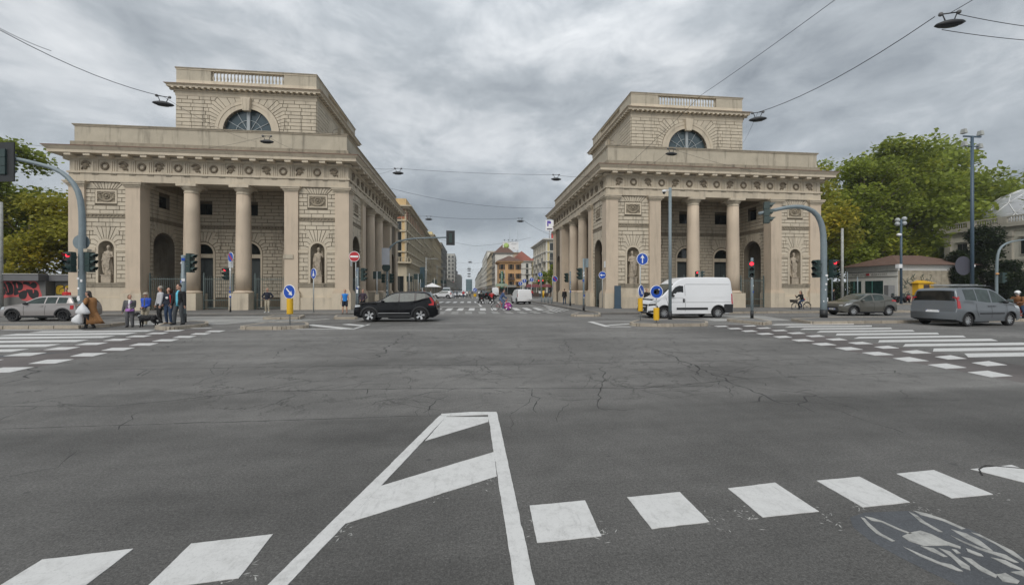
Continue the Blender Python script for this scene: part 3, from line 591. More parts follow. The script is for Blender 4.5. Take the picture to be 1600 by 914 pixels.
def gatehouse():
    T = thing('gatehouse', '', 'gatehouse', (0, 0, 0))
    Ff = lambda y: (lambda s, z, d: Vector((s, y - d, z)))         # faces the camera
    Fs = lambda x, sg: (lambda s, z, d: Vector((x + sg * d, s * sg, z)))   # faces +x (sg=1) or -x
    wall = MB(); NZ = 2.17
    # ---- front walls with niches
    for c in (-7.86, 7.86):
        F = Ff(-11.0); s0, s1 = (6.38, 9.3) if c > 0 else (-9.3, -6.38)
        h = ('a', c, 4.87, 0.56, 2.17)
        wall = MB(); wallmesh(wall, F, s0, s1, 0, 10.1, [h]); wall.build('wall', stone_b, T)
        rust(F, s0, s1, 2.17, 7.2, 0.335, 0.95, [(c, 4.85, 0.72, 2.17, 6.55)], prio=3)
        rust(F, s0, s1, 7.52, 9.42, 0.317, 0.95, [], [(c - 0.78, c + 0.78, 8.3, 9.4)], prio=3)
        for j in range(9):        # splayed flat arch above the relief
            a, b = -1.0 + j * 2 / 9, -1.0 + (j + 1) * 2 / 9; stone_poly(F, [(c + a * 0.72, 9.44), (c + b * 0.72, 9.44), (c + b * 1.25, 9.98), (c + a * 1.25, 9.98)], 0.05, 0.02, 3)
        stone_poly(F, [(s0, 9.44), (c - 0.74, 9.44), (c - 1.27, 9.98), (s0, 9.98)], 0.05, 0.02, 3); stone_poly(F, [(c + 0.74, 9.44), (s1, 9.44), (s1, 9.98), (c + 1.27, 9.98)], 0.05, 0.02, 3)
        # niche: half-round shaft and quarter-sphere head
        nb = MB(); k = 12; zz_ = [2.17, 3.5, 4.87]; vs = []
        for z in zz_:
            for i in range(k + 1): a = PI * i / k; vs.append((c + 0.56 * math.cos(a), -11.0 + 0.62 * math.sin(a), z))
        nb.add(vs, [(r_ * (k + 1) + i, r_ * (k + 1) + i + 1, (r_ + 1) * (k + 1) + i + 1, (r_ + 1) * (k + 1) + i) for r_ in range(2) for i in range(k)], True)
        vs = []
        for j in range(7):
            b = PI / 2 * j / 6
            for i in range(k + 1): a = PI * i / k; vs.append((c + 0.56 * math.cos(a) * math.cos(b), -11.0 + 0.62 * math.sin(a) * math.cos(b), 4.87 + 0.56 * math.sin(b)))
        nb.add(vs, [(r_ * (k + 1) + i, r_ * (k + 1) + i + 1, (r_ + 1) * (k + 1) + i + 1, (r_ + 1) * (k + 1) + i) for r_ in range(6) for i in range(k)], True)
        nb.add([(c + 0.56 * math.cos(PI * i / k), -11.0 + 0.62 * math.sin(PI * i / k), 2.17) for i in range(k + 1)], [tuple(range(k + 1))])
        nb.build('niche', stone_r, T)
        fr = MB()
        for (ra, rb, d) in ((0.56, 0.72, 0.07),):
            pts = [(c + rb, 2.17), (c + rb, 4.87)] + [(c + rb * math.cos(PI * i / 14), 4.87 + rb * math.sin(PI * i / 14)) for i in range(1, 14)] + [(c - rb, 4.87), (c - rb, 2.17)]
            pin = [(c + ra, 2.17), (c + ra, 4.87)] + [(c + ra * math.cos(PI * i / 14), 4.87 + ra * math.sin(PI * i / 14)) for i in range(1, 14)] + [(c - ra, 4.87), (c - ra, 2.17)]
            n = len(pts); V = [F(*p, d) for p in pts] + [F(*p, d) for p in pin] + [F(*p, 0) for p in pts] + [F(*p, -0.05) for p in pin]
            fr.add(V, [(i, i + 1, n + i + 1, n + i) for i in range(n - 1)] + [(2 * n + i, 2 * n + i + 1, i + 1, i) for i in range(n - 1)] + [(n + i, n + i + 1, 3 * n + i + 1, 3 * n + i) for i in range(n - 1)])
        fr.build('niche_surround', stone_s, T)
        for a, b in ((s0, c - 0.72), (c + 0.72, s1)): MB().box(a, b, -11.13, -11.0, 4.66, 4.86).box(a, b, -11.09, -11.0, 4.56, 4.66).build('impost', stone_s, T)
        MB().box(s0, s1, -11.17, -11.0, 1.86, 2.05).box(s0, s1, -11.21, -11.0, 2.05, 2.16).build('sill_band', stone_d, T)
        for q in ((s0, c - 0.1), (c - 0.1, s1)): MB().box(q[0] + .005, q[1] - .005, -11.3, -11.0, 0, 0.98, taper=0.0).build('plinth_block', stone_s, T)
        MB().box(s0, s1, -11.1, -11.0, 0.985, 1.855).build('dado', stone_s, T)
        relief(T, F, c, 8.83)
        guilloche(T, F, s0, s1, 7.22)
    # ---- side walls toward the street and away from it, with open arches
    for sg in (1, -1):
        for c in (-8.5, 8.5):
            F = Fs(10.18 * sg, sg); cc = c * sg; s0, s1 = cc - 1.6, cc + 1.6; h = ('a', cc, 5.15, 1.18, 0.0)
            wall = MB(); wallmesh(wall, F, s0, s1, 0, 10.1, [h]); reveal(wall, F, h, 0.55); wall.build('wall', stone_b, T)
            if c < 0:
                rust(F, s0, s1, 1.0, 7.2, 0.345, 0.8, [(cc, 5.15, 1.2, 0.0, 7.2)], prio=2); rust(F, s0, s1, 7.52, 9.42, 0.317, 0.9, [], [(cc - 0.78, cc + 0.78, 8.3, 9.4)], prio=2)
                stone_poly(F, [(s0, 9.44), (cc - 0.4, 9.44), (cc - 0.6, 9.98), (s0, 9.98)], 0.05, 0.02, 3); stone_poly(F, [(cc + 0.4, 9.44), (s1, 9.44), (s1, 9.98), (cc + 0.6, 9.98)], 0.05, 0.02, 3); stone_poly(F, [(cc - 0.4, 9.44), (cc + 0.4, 9.44), (cc + 0.6, 9.98), (cc - 0.6, 9.98)], 0.06, 0.02, 3)
                relief(T, F, cc, 8.83); guilloche(T, F, s0, s1, 7.22)
                V = lambda a, b, z0_, z1_, d: MB().prism([(a, z0_), (b, z0_), (b, z1_), (a, z1_)], lambda s, z: F(s, z, 0), lambda s, z: F(s, z, d)).build('impost' if z0_ > 1 else 'plinth_block', stone_s, T)
                V(s0, cc - 1.18, 4.9, 5.1, .1); V(cc + 1.18, s1, 4.9, 5.1, .1); V(s0, cc - 1.18, 0, 0.98, .12); V(cc + 1.18, s1, 0, 0.98, .12)
    # ---- loggia: back wall, side walls
    F = Ff(-6.0); doors = [(-3.93, 0.85), (0.0, 1.0), (3.93, 0.85)]
    holes = [('a', c, 4.95, r, 0.0) for c, r in doors] + [('r', c - 0.75, c + 0.75, 8.5, 9.5) for c, r in doors]
    wall = MB(); wallmesh(wall, F, -5.5, 5.5, 0, 10.75, holes)
    rust(F, -5.5, 5.5, 0.9, 7.2, 0.315, 1.0, [(c, 4.995, r + 0.18, 0.0, 6.89) for c, r in doors], prio=0.8)
    rust(F, -5.5, 5.5, 7.52, 10.7, 0.318, 1.05, [], [(c - 0.75, c + 0.75, 8.5, 9.5) for c, r in doors], prio=0.7)
    guilloche(T, F, -5.5, 5.5, 7.22)
    for c, r in doors:
        pts = reveal(wall, F, ('a', c, 4.95, r, 0.0), 0.45)
        n = 14; fr = MB()
        for ra, rb, d in ((r, r + 0.17, 0.08),):
            po = [(c + rb, 0)] + [(c + rb * math.cos(PI * i / n), 4.95 + rb * math.sin(PI * i / n)) for i in range(n + 1)] + [(c - rb, 0)]; pi_ = [(c + ra, 0)] + [(c + ra * math.cos(PI * i / n), 4.95 + ra * math.sin(PI * i / n)) for i in range(n + 1)] + [(c - ra, 0)]; k = len(po)
            fr.add([F(*p, d) for p in po] + [F(*p, d) for p in pi_] + [F(*p, 0) for p in po] + [F(*p, -.1) for p in pi_], [(i, i + 1, k + i + 1, k + i) for i in range(k - 1)] + [(2 * k + i, 2 * k + i + 1, i + 1, i) for i in range(k - 1)] + [(k + i, k + i + 1, 3 * k + i + 1, 3 * k + i) for i in range(k - 1)])
        fr.box(c - r, c + r, -6.02, -5.7, 4.55, 4.9); fr.build('door_surround', stone_s, T)
        d = MB().box(c - r, c + r, -5.66, -5.6, 0, 4.55)
        dr = d.build('door', doorm, T)
        e = MB()
        for q in (-0.5, 0.5):
            for z0, z1 in ((0.25, 1.6), (1.75, 4.3)): e.box(c + q * r - r * .38, c + q * r + r * .38, -5.71, -5.66, z0, z1)
        e.build('door_panel', doorm, dr)
        MB().add([F(s, z, -0.4) for s, z in pts[1:-1]], [tuple(range(len(pts) - 2))]).build('fanlight', glass, T)
        reveal(wall, F, ('r', c - 0.75, c + 0.75, 8.5, 9.5), 0.35)
        wn = MB().box(c - 0.75, c + 0.75, -5.68, -5.64, 8.5, 9.5); wi = wn.build('window', glass, T); MB().box(c - 0.03, c + 0.03, -5.73, -5.68, 8.5, 9.5).box(c - 0.75, c + 0.75, -5.72, -5.68, 9.42, 9.5).build('window_bar', dark, wi)
    wall.build('wall', stone_b, T)
    for sg in (1, -1):
        F = (lambda sg: (lambda s, z, d: Vector((sg * (5.5 - d), -s * sg, z))))(sg)      # faces the middle of the loggia
        cc = 8.5 * sg; s0, s1 = (6.0, 10.3) if sg > 0 else (-10.3, -6.0); h = ('a', cc, 5.15, 1.18, 0.0); hw = ('r', cc - 0.6, cc + 0.6, 8.5, 9.5)
        wall = MB(); wallmesh(wall, F, s0, s1, 0, 10.75, [h, hw]); reveal(wall, F, h, 0.5); reveal(wall, F, hw, 0.3); wall.build('wall', stone_b, T)
        rust(F, s0, s1, 0.9, 7.2, 0.332, 0.9, [(cc, 5.22, 1.2, 0.0, 7.2)], prio=1.1); rust(F, s0, s1, 7.52, 10.7, 0.318, 1.0, [], [(cc - 0.6, cc + 0.6, 8.5, 9.5)], prio=0.9)
        guilloche(T, F, s0, s1, 7.22)
        x = sg * 5.8; MB().box(x - 0.02, x + 0.02, -9.1, -7.9, 8.5, 9.5).build('window', glass, T)
    # inner walls of the corner rooms, side loggia walls and the rear face
    class IW:
        def box(s, *a): MB().box(*a).build('inner_wall', stone_r, T)
    iw = IW()
    for sx_ in (1, -1):
        for sy_ in (1, -1):
            y0, y1 = sorted((sy_ * 5.9, sy_ * 6.3)); x0, x1 = sorted((sx_ * 5.5, sx_ * 10.18)); iw.box(x0, x1, y0, y1, 0, 10.1)
        x0, x1 = sorted((sx_ * 5.6, sx_ * 5.95)); iw.box(x0, x1, -6.3, 6.3, 0, 10.75)
        x0, x1 = sorted((sx_ * 6.38, sx_ * 9.3)); iw.box(x0, x1, 10.6, 11.0, 0, 10.1)
    iw.box(-5.95, 5.95, 5.7, 6.0, 0, 10.75)
    db = MB()      # doors seen through the side arches
    for sx_ in (1, -1): x0, x1 = sorted((sx_ * 9.55, sx_ * 9.6)); db.box(x0, x1, -6.36, -6.3, 0, 4)
    # ---- square corner piers, inner piers and round columns
    for sx_ in (1, -1):
        for sy_ in (1, -1):
            pier(T, sx_ * (HX - 0.55), sy_ * (HY - 0.55), 1.1, 1.1)
            pier(T, sx_ * 5.86, sy_ * (HY - 0.48), 1.05, 0.96); pier(T, sx_ * (HX - 0.48), sy_ * 6.38, 0.96, 1.1)
            column(T, sx_ * 1.95, sy_ * (HY - 0.58)); column(T, sx_ * (HX - 0.58), sy_ * 1.95)
    # ---- entablature
    def ring(name, o, z0, z1, w_, m=stone_s, i=None):
        mb = MB(); X, Y = HX + o, HY + o
        mb.box(-X, X, -Y, -Y + w_, z0, z1); mb.box(-X, X, Y - w_, Y, z0, z1); mb.box(-X, -X + w_, -Y + w_, Y - w_, z0, z1); mb.box(X - w_, X, -Y + w_, Y - w_, z0, z1); return mb.build(name, m, T)
    ring('architrave', -0.02, 10.0, 10.62, 1.05); ring('taenia', 0.07, 10.62, 10.76, 1.1)
    MB().box(-HX + 1.0, HX - 1.0, -HY + 1.0, HY - 1.0, 10.72, 10.95).build('loggia_ceiling', stone_s, T)
    class CP:
        def box(s, *a): MB().box(*a).build('corner_ceiling', stone_r, T)
    cp = CP()
    for sx_ in (1, -1):
        for sy_ in (1, -1): x0, x1 = sorted((sx_ * 5.4, sx_ * (HX - 1))); y0, y1 = sorted((sy_ * 5.85, sy_ * (HY - 1))); cp.box(x0, x1, y0, y1, 10.0, 10.715)
    ring('frieze', -0.05, 10.76, 11.7, 1.0, stone_s)
    def slab_(name, o, z0, z1, m=stone_s, o2=None):
        o2 = o if o2 is None else o2; X, Y, X2, Y2 = HX + o, HY + o, HX + o2, HY + o2
        return MB().add([(-X, -Y, z0), (X, -Y, z0), (X, Y, z0), (-X, Y, z0), (-X2, -Y2, z1), (X2, -Y2, z1), (X2, Y2, z1), (-X2, Y2, z1)], [(3, 2, 1, 0), (4, 5, 6, 7), (0, 1, 5, 4), (1, 2, 6, 5), (2, 3, 7, 6), (3, 0, 4, 7)]).build(name, m, T)
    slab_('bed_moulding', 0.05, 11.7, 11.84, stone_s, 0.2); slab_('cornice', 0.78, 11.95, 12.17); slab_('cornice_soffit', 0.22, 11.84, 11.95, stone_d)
    slab_('cyma', 0.8, 12.17, 12.40, stone_s, 0.98); slab_('flashing', 1.0, 12.40, 12.45, rustl); slab_('weathering', 0.96, 12.45, 12.62, stone_d, -0.05)
    # triglyphs, reliefs, mutules
    tri = MB()
    for q in (-0.15, 0.0, 0.15): tri.box(q - 0.05, q + 0.05, -0.055, 0, 10.78, 11.6)
    tri.box(-0.22, 0.22, -0.06, 0, 11.6, 11.69); tri_me = tri.mesh('triglyph', stone_s)
    gu = MB()
    for q in range(6): gu.box(-0.21 + q * 0.075, -0.165 + q * 0.075, -0.09, 0, 10.52, 10.6)
    gu.box(-0.22, 0.22, -0.085, 0, 10.57, 10.62); gu_me = gu.mesh('guttae', stone_d)
    mu_me = MB().box(-0.23, 0.23, -0.77, -0.05, 11.76, 11.945).mesh('mutule', stone_s)
    wr = MB(); M0 = Matrix.Rotation(R(90), 4, 'X'); MW = Matrix.Translation((0, -0.03, 11.2)) @ M0
    for i in range(11):
        a = 2 * PI * i / 11; wr.ell((0.235 * math.cos(a), -0.05, 11.2 + 0.235 * math.sin(a)), (0.085, 0.07, 0.085), 6, 4)
    for i in range(16):
        a, b = 2 * PI * i / 16, 2 * PI * (i + 1) / 16; wr.cyl((0.25 * math.cos(a), -0.02, 11.2 + 0.25 * math.sin(a)), (0.25 * math.cos(b), -0.02, 11.2 + 0.25 * math.sin(b)), 0.075, n=5)
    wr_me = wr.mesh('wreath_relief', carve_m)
    he = MB(); he.ell((0.03, 0, 11.22), (0.24, 0.14, 0.2), 10, 6); he.ell((0.06, 0, 11.02), (0.15, 0.1, 0.13), 8, 5)
    he.tube([(0.30 * math.cos(t) + 0.0, -0.05, 11.22 + 0.29 * math.sin(t)) for t in [i * 0.28 for i in range(0, 11)]], [0.03, 0.06] + [0.075] * 8 + [0.04], 6)
    he.box(-0.26, -0.05, -0.09, 0, 11.12, 11.17); he.tube([(0.2, -0.04, 11.1), (0.27, -0.05, 11.0), (0.29, -0.04, 10.88)], [0.05, 0.06, 0.04], 5); he_me = he.mesh('helmet_relief', carve_m)
    for side in range(4):
        half = HX if side % 2 == 0 else HY; depth = (HY if side % 2 == 0 else HX) - 0.05; sp = 1.31 * half / HX; rz = side * PI / 2
        if side == 2: continue
        for i in range(-8, 8):
            for nm, me in (('triglyph', tri_me), ('guttae', gu_me), ('mutule', mu_me)):
                s = (i + 0.5) * sp; p = Matrix.Rotation(rz, 3, 'Z') @ Vector((s, -depth, 0)); inst(nm, me, T, p, rz)
        for i in range(-7, 8):
            p = Matrix.Rotation(rz, 3, 'Z') @ Vector((i * sp, -depth, 0)); e = i % 2 == 1 or i % 2 == -1
            inst('helmet_relief' if e else 'wreath_relief', he_me if e else wr_me, T, p, rz, (-1 if i % 4 == 1 else 1, 1, 1))
    # ---- attic parapet
    def par(name, hx, hy, z0, z1, w_, m, o=0.0):
        mb = MB(); X, Y = hx + o, hy + o
        mb.box(-X, X, -Y, -Y + w_, z0, z1); mb.box(-X, X, Y - w_, Y, z0, z1); mb.box(-X, -X + w_, -Y + w_, Y - w_, z0, z1); mb.box(X - w_, X, -Y + w_, Y - w_, z0, z1); return mb.build(name, m, T)
    par('parapet_plinth', HX, HY, 12.5, 13.08, 0.8, stone_d, -0.06); par('parapet', HX, HY, 13.08, 14.3, 0.55, parap, -0.23); par('coping', HX, HY, 14.3, 14.38, 0.7, stone_s, -0.18); par('coping', HX, HY, 14.38, 14.46, 0.8, stone_d, -0.12)
    MB().box(-HX + 0.6, HX - 0.6, -HY + 0.6, HY - 0.6, 12.55, 12.8).build('roof', stone_d, T)
    # ---- tower storey
    TX, TY = 6.04, 6.3; tw = MB()
    for (F, hw, pr) in ((Ff(-TY), TX, 4), (Fs(TX, 1), TY, 1.5), (Fs(-TX, -1), TY, 1.5), ((lambda s, z, d: Vector((-s, TY + d, z))), TX, 0)):
        h = ('a', 0, 16.1, 2.1, 14.6); wallmesh(tw, F, -hw, hw, 12.6, 19.5, [h]); reveal(tw, F, h, 0.35)
        if pr: rust(F, -hw, hw, 15.43, 19.14, 0.337, 1.05, [(0, 16.1, 2.8, 14.5, 19.14)], prio=pr)
        n = 22; ar = MB()
        for ra, rb, d in ((2.1, 2.5, 0.07), (2.5, 2.78, 0.11)):
            po = [(rb * math.cos(PI * i / n), 16.1 + rb * math.sin(PI * i / n)) for i in range(n + 1)]; po = [(rb, 14.6)] + po + [(-rb, 14.6)]; pi_ = [(ra, 14.6)] + [(ra * math.cos(PI * i / n), 16.1 + ra * math.sin(PI * i / n)) for i in range(n + 1)] + [(-ra, 14.6)]; k = len(po)
            ar.add([F(*p, d) for p in po] + [F(*p, d) for p in pi_] + [F(*p, 0) for p in po] + [F(*p, -.12) for p in pi_], [(i, i + 1, k + i + 1, k + i) for i in range(k - 1)] + [(2 * k + i, 2 * k + i + 1, i + 1, i) for i in range(k - 1)] + [(k + i, k + i + 1, 3 * k + i + 1, 3 * k + i) for i in range(k - 1)])
        ar.build('archivolt', stone_s, T)
        ks = MB(); ks.prism([(-0.30, 17.95), (0.30, 17.95), (0.42, 19.1), (-0.42, 19.1)], lambda s, z: F(s, z, 0), lambda s, z: F(s, z, 0.3 + (z - 17.95) * 0.08))
        for q in (-0.25, 0, 0.25): ks.prism([(q - 0.05, 18.05), (q + 0.05, 18.05), (q * 1.3 + 0.06, 19.0), (q * 1.3 - 0.06, 19.0)], lambda s, z: F(s, z, 0.2), lambda s, z: F(s, z, 0.33 + (z - 17.95) * 0.08))
        ks.build('keystone', stone_s, T)
        pts = [(2.12 * math.cos(PI * i / 20), 16.1 + 2.12 * math.sin(PI * i / 20)) for i in range(21)]
        wn = MB().add([F(*p, -0.3) for p in [(2.12, 14.6)] + pts + [(-2.12, 14.6)]], [tuple(range(23))]).build('lunette_window', glass_l, T)
        mu = MB(); B = lambda p, q, w_: mu.prism([(p[0] - w_ * (q[1] - p[1]) / math.dist(p, q), p[1] + w_ * (q[0] - p[0]) / math.dist(p, q)), (p[0] + w_ * (q[1] - p[1]) / math.dist(p, q), p[1] - w_ * (q[0] - p[0]) / math.dist(p, q)), (q[0] + w_ * (q[1] - p[1]) / math.dist(p, q), q[1] - w_ * (q[0] - p[0]) / math.dist(p, q)), (q[0] - w_ * (q[1] - p[1]) / math.dist(p, q), q[1] + w_ * (q[0] - p[0]) / math.dist(p, q))], lambda s, z: F(s, z, -0.29), lambda s, z: F(s, z, -0.24))
        for a in (30, 60, 120, 150): B((0.2 * math.cos(R(a)), 16.1 + 0.2 * math.sin(R(a))), (2.08 * math.cos(R(a)), 16.1 + 2.08 * math.sin(R(a))), 0.022)
        for i in range(12): a, b = PI * i / 12, PI * (i + 1) / 12; B((1.15 * math.cos(a), 16.1 + 1.15 * math.sin(a)), (1.15 * math.cos(b), 16.1 + 1.15 * math.sin(b)), 0.022)
        B((-2.1, 16.1), (2.1, 16.1), 0.05); mu.build('glazing_bar', winbar, wn)
        MB().prism([(-0.13, 16.1), (0.13, 16.1), (0.13, 18.2), (-0.13, 18.2)], lambda s, z: F(s, z, -0.29), lambda s, z: F(s, z, -0.12)).build('mullion', winbar, wn)
    tw.build('tower_wall', stone_b, T)
    def tslab(name, o, z0, z1, m=stone_s, o2=None):
        o2 = o if o2 is None else o2; X, Y, X2, Y2 = TX + o, TY + o, TX + o2, TY + o2
        return MB().add([(-X, -Y, z0), (X, -Y, z0), (X, Y, z0), (-X, Y, z0), (-X2, -Y2, z1), (X2, -Y2, z1), (X2, Y2, z1), (-X2, Y2, z1)], [(3, 2, 1, 0), (4, 5, 6, 7), (0, 1, 5, 4), (1, 2, 6, 5), (2, 3, 7, 6), (3, 0, 4, 7)]).build(name, m, T)
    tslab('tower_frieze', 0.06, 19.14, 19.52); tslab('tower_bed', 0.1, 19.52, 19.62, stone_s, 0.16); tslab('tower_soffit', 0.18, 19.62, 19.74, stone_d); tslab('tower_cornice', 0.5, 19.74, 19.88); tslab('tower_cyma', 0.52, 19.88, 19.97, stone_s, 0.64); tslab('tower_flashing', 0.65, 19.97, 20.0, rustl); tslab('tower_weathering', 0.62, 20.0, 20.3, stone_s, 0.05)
    mo_me = MB().box(-0.1, 0.1, -0.42, -0.05, 19.63, 19.735).mesh('modillion', stone_s)
    for side in (0, 1, 3):
        half = TX if side == 0 else TY; depth = TY if side == 0 else TX; n = int(half * 2 / 0.5)
        for i in range(n + 1):
            s = -half + i * 2 * half / n; rz = side * PI / 2; inst('modillion', mo_me, T, Matrix.Rotation(rz, 3, 'Z') @ Vector((s, -depth - 0.1, 0)), rz)
    par('tower_plinth', TX, TY, 20.3, 20.58, 0.45, stone_s, 0.0)
    bal = MB()
    bal.lathe([(0.085, 0), (0.085, 0.08), (0.05, 0.12), (0.095, 0.3), (0.085, 0.38), (0.045, 0.6), (0.05, 0.78), (0.085, 0.82), (0.085, 0.9)], 8); bme = bal.mesh('baluster', parap)
    for side in range(4):
        half = TX if side % 2 == 0 else TY; depth = TY if side % 2 == 0 else TX; rz = side * PI / 2; Mr = Matrix.Rotation(rz, 4, 'Z'); q = 0.0 if side % 2 == 0 else 0.35
        MB().box(-half + q, -3.15, -depth, -depth + 0.35, 20.58, 21.5, Mr).build('tower_parapet', parap, T); MB().box(3.15, half - q, -depth, -depth + 0.35, 20.58, 21.5, Mr).build('tower_parapet', parap, T)
        if side != 2:
            for i in range(21): inst('baluster', bme, T, Mr @ Vector((-3.0 + i * 0.3, -depth + 0.17, 20.585)), 0)
    par('tower_coping', TX, TY, 21.5, 21.6, 0.45, stone_s, 0.04); par('tower_coping', TX, TY, 21.6, 21.7, 0.5, stone_d, 0.08)
    MB().box(-TX + 0.3, TX - 0.3, -TY + 0.3, TY - 0.3, 20.0, 20.35).build('tower_roof', stone_d, T)
    flush_stones(T); return T
def relief(T, F, c, z):
    fr = MB(); P = lambda a, b, z0, z1, d: fr.prism([(a, z0), (b, z0), (b, z1), (a, z1)], lambda s, q: F(s, q, 0), lambda s, q: F(s, q, d))
    P(c - 0.76, c + 0.76, z + 0.42, z + 0.56, 0.06); P(c - 0.76, c + 0.76, z - 0.5, z - 0.4, 0.06); P(c - 0.76, c - 0.64, z - 0.4, z + 0.42, 0.06); P(c + 0.64, c + 0.76, z - 0.4, z + 0.42, 0.06)
    fr.build('relief_frame', stone_s, T)
    mb = MB(); o = F(c, z, 0); ux = (F(c + 1, z, 0) - o); nn = (F(c, z, 1) - o); M = Matrix((ux, nn, (0, 0, 1))).transposed().to_4x4()
    def blob(s, q, r, d=0.1): mb.ell(F(c + s, z + q, 0.0), (r, d, r), 7, 4, M)
    mb.prism([(c - 0.64, z - 0.4), (c + 0.64, z - 0.4), (c + 0.64, z + 0.42), (c - 0.64, z + 0.42)], lambda s, q: F(s, q, -.05), lambda s, q: F(s, q, 0.005))
    for i in range(15): a = PI + PI * i / 14; blob(0.5 * math.cos(a), 0.12 + 0.42 * math.sin(a), 0.1)
    for i in range(12): a = 2 * PI * i / 12; blob(0.2 * math.cos(a), 0.1 + 0.2 * math.sin(a), 0.06)
    blob(0, 0.1, 0.12, 0.16)
    for q in (-1, 1):
        for i in range(4): blob(q * (0.3 + 0.1 * i), 0.34 - 0.03 * i, 0.07); blob(q * 0.57, 0.2 - 0.13 * i, 0.06); blob(q * 0.36, 0.15 - 0.08 * i, 0.05)
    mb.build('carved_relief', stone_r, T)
def guilloche(T, F, s0, s1, z):
    mb = MB(); P = lambda a, b, z0, z1, d: mb.prism([(a, z0), (b, z0), (b, z1), (a, z1)], lambda s, q: F(s, q, 0), lambda s, q: F(s, q, d))
    P(s0, s1, z, z + 0.06, 0.1); P(s0, s1, z + 0.23, z + 0.3, 0.1); P(s0, s1, z + 0.06, z + 0.23, 0.03)
    n = int((s1 - s0) / 0.26); o = F(s0, z, 0); ux = (F(s0 + 1, z, 0) - o); nn = (F(s0, z, 1) - o); M = Matrix((ux, nn, (0, 0, 1))).transposed().to_4x4()
    for i in range(n): mb.ell(F(s0 + (i + 0.5) * (s1 - s0) / n, z + 0.145, 0.03), (0.1, 0.05, 0.075), 6, 4, M)
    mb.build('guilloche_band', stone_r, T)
def pier(T, x, y, wx, wy):
    a = wx / 2; b = wy / 2
    P = MB().box(x - a - 0.2, x + a + 0.2, y - b - 0.2, y + b + 0.2, 0, 1.33).build('pier', stone_s, T)
    MB().box(x - a, x + a, y - b, y + b, 1.6, 9.56).build('shaft', stone_p, P)
    MB().box(x - a - 0.16, x + a + 0.16, y - b - 0.16, y + b + 0.16, 1.33, 1.42).box(x - a - 0.12, x + a + 0.12, y - b - 0.12, y + b + 0.12, 1.42, 1.52).box(x - a - 0.05, x + a + 0.05, y - b - 0.05, y + b + 0.05, 1.52, 1.6).build('base', stone_p, P)
    MB().box(x - a - 0.03, x + a + 0.03, y - b - 0.03, y + b + 0.03, 9.56, 9.66).box(x - a - 0.1, x + a + 0.1, y - b - 0.1, y + b + 0.1, 9.66, 9.78).box(x - a - 0.2, x + a + 0.2, y - b - 0.2, y + b + 0.2, 9.78, 9.9).box(x - a - 0.25, x + a + 0.25, y - b - 0.25, y + b + 0.25, 9.9, 9.995).build('capital', stone_s, P)
def column(T, x, y):
    M = Matrix.Translation((x, y, 0))
    P = MB().box(x - 0.74, x + 0.74, y - 0.74, y + 0.74, 0, 1.33, taper=0.0).build('column', stone_s, T)
    MB().lathe([(0.56, 1.55), (0.565, 3.0), (0.55, 5.5), (0.52, 7.8), (0.5, 9.3)], 24, M).build('shaft', stone_p, P)
    MB().lathe([(0.70, 1.33), (0.73, 1.38), (0.73, 1.43), (0.69, 1.48), (0.62, 1.5), (0.6, 1.55)], 24, M).build('base', stone_p, P)
    MB().lathe([(0.5, 9.3), (0.53, 9.32), (0.53, 9.38), (0.5, 9.4), (0.5, 9.52), (0.56, 9.56), (0.68, 9.72), (0.7, 9.78)], 24, M).box(x - 0.74, x + 0.74, y - 0.74, y + 0.74, 9.78, 9.995).build('capital', stone_s, P)
doorm = mat('grey green door', (0.045, 0.055, 0.055), 0.5, var=0.15)
winbar = mat('pale window bars', (0.34, 0.37, 0.38), 0.6, var=0.1)
glass_l = mat('lunette glass', (0.05, 0.075, 0.085), 0.05, var=0.3, spec=0.8)
parap = mat('pale parapet limestone', (0.44, 0.39, 0.305), 0.85, var=0.22, scale=0.9, streak=0.5, bump=0.2, bscale=12)
G1 = gatehouse()
G1.location = (-20.25, 45.2, 0.14)
G1['label'] = 'neoclassical stone gatehouse with tower storey, on the left side of the avenue'; G1['group'] = 'twin gatehouses'
G2 = copy_tree(G1, (22.36, 45.2, 0.14), 0, 'neoclassical stone gatehouse behind the white van, on the right side of the avenue')
# ---- iron gates between the column pedestals
def gate(name, label, w_, loc, rz=0.0, group='iron gates between the pedestals'):
    t = thing(name, label, 'gate', loc, rz, group); n = int(w_ / 0.145)
    b = MB()
    for i in range(1, n): x = -w_ / 2 + i * w_ / n; b.cyl((x, 0, 0.12), (x, 0, 2.62), 0.013, n=4); b.cyl((x, 0, 2.62), (x, 0, 2.76), 0.02, 0.002, n=4)
    b.build('bars', ironb, t)
    for z in (0.15, 0.75, 2.45): MB().box(-w_ / 2, w_ / 2, -0.02, 0.02, z, z + 0.05).build('rail', ironb, t)
    for x in (-w_ / 2 + 0.05, w_ / 2 - 0.05): MB().box(x - 0.04, x + 0.04, -0.04, 0.04, 0, 2.85).lathe([(0.05, 2.85), (0.06, 2.9), (0.01, 3.0)], 6, Matrix.Translation((x, 0, 0))).build('post', ironb, t)
    return t
for i, (gx, side) in enumerate(((-20.25, 'left'), (22.36, 'right'))):
    for dx, w_, wh in ((-3.95, 2.4, 'left'), (0, 2.3, 'middle'), (3.95, 2.4, 'right')):
        gate('iron_gate', f'grey green iron gate in the {wh} bay of the {side} gatehouse loggia', w_, (gx + dx, 34.65, 0.14))
gate('iron_gate', 'narrow dark iron gate inside the street arch of the right gatehouse', 2.2, (22.36 - 10.0, 36.7, 0.14), PI / 2)
gate('iron_gate', 'narrow dark iron gate inside the street arch of the left gatehouse', 2.2, (-20.25 + 10.0, 36.7, 0.14), PI / 2)
o = tag(MB().box(-0.38, 0.38, -0.03, 0, -0.17, 0.17).box(-0.34, 0.34, -0.036, -0.03, -0.13, 0.13).build('wall_plaque', parap, None, atY(450.5, 401, 33.97)), 'small pale stone plaque on the pier right of the left loggia', 'plaque')
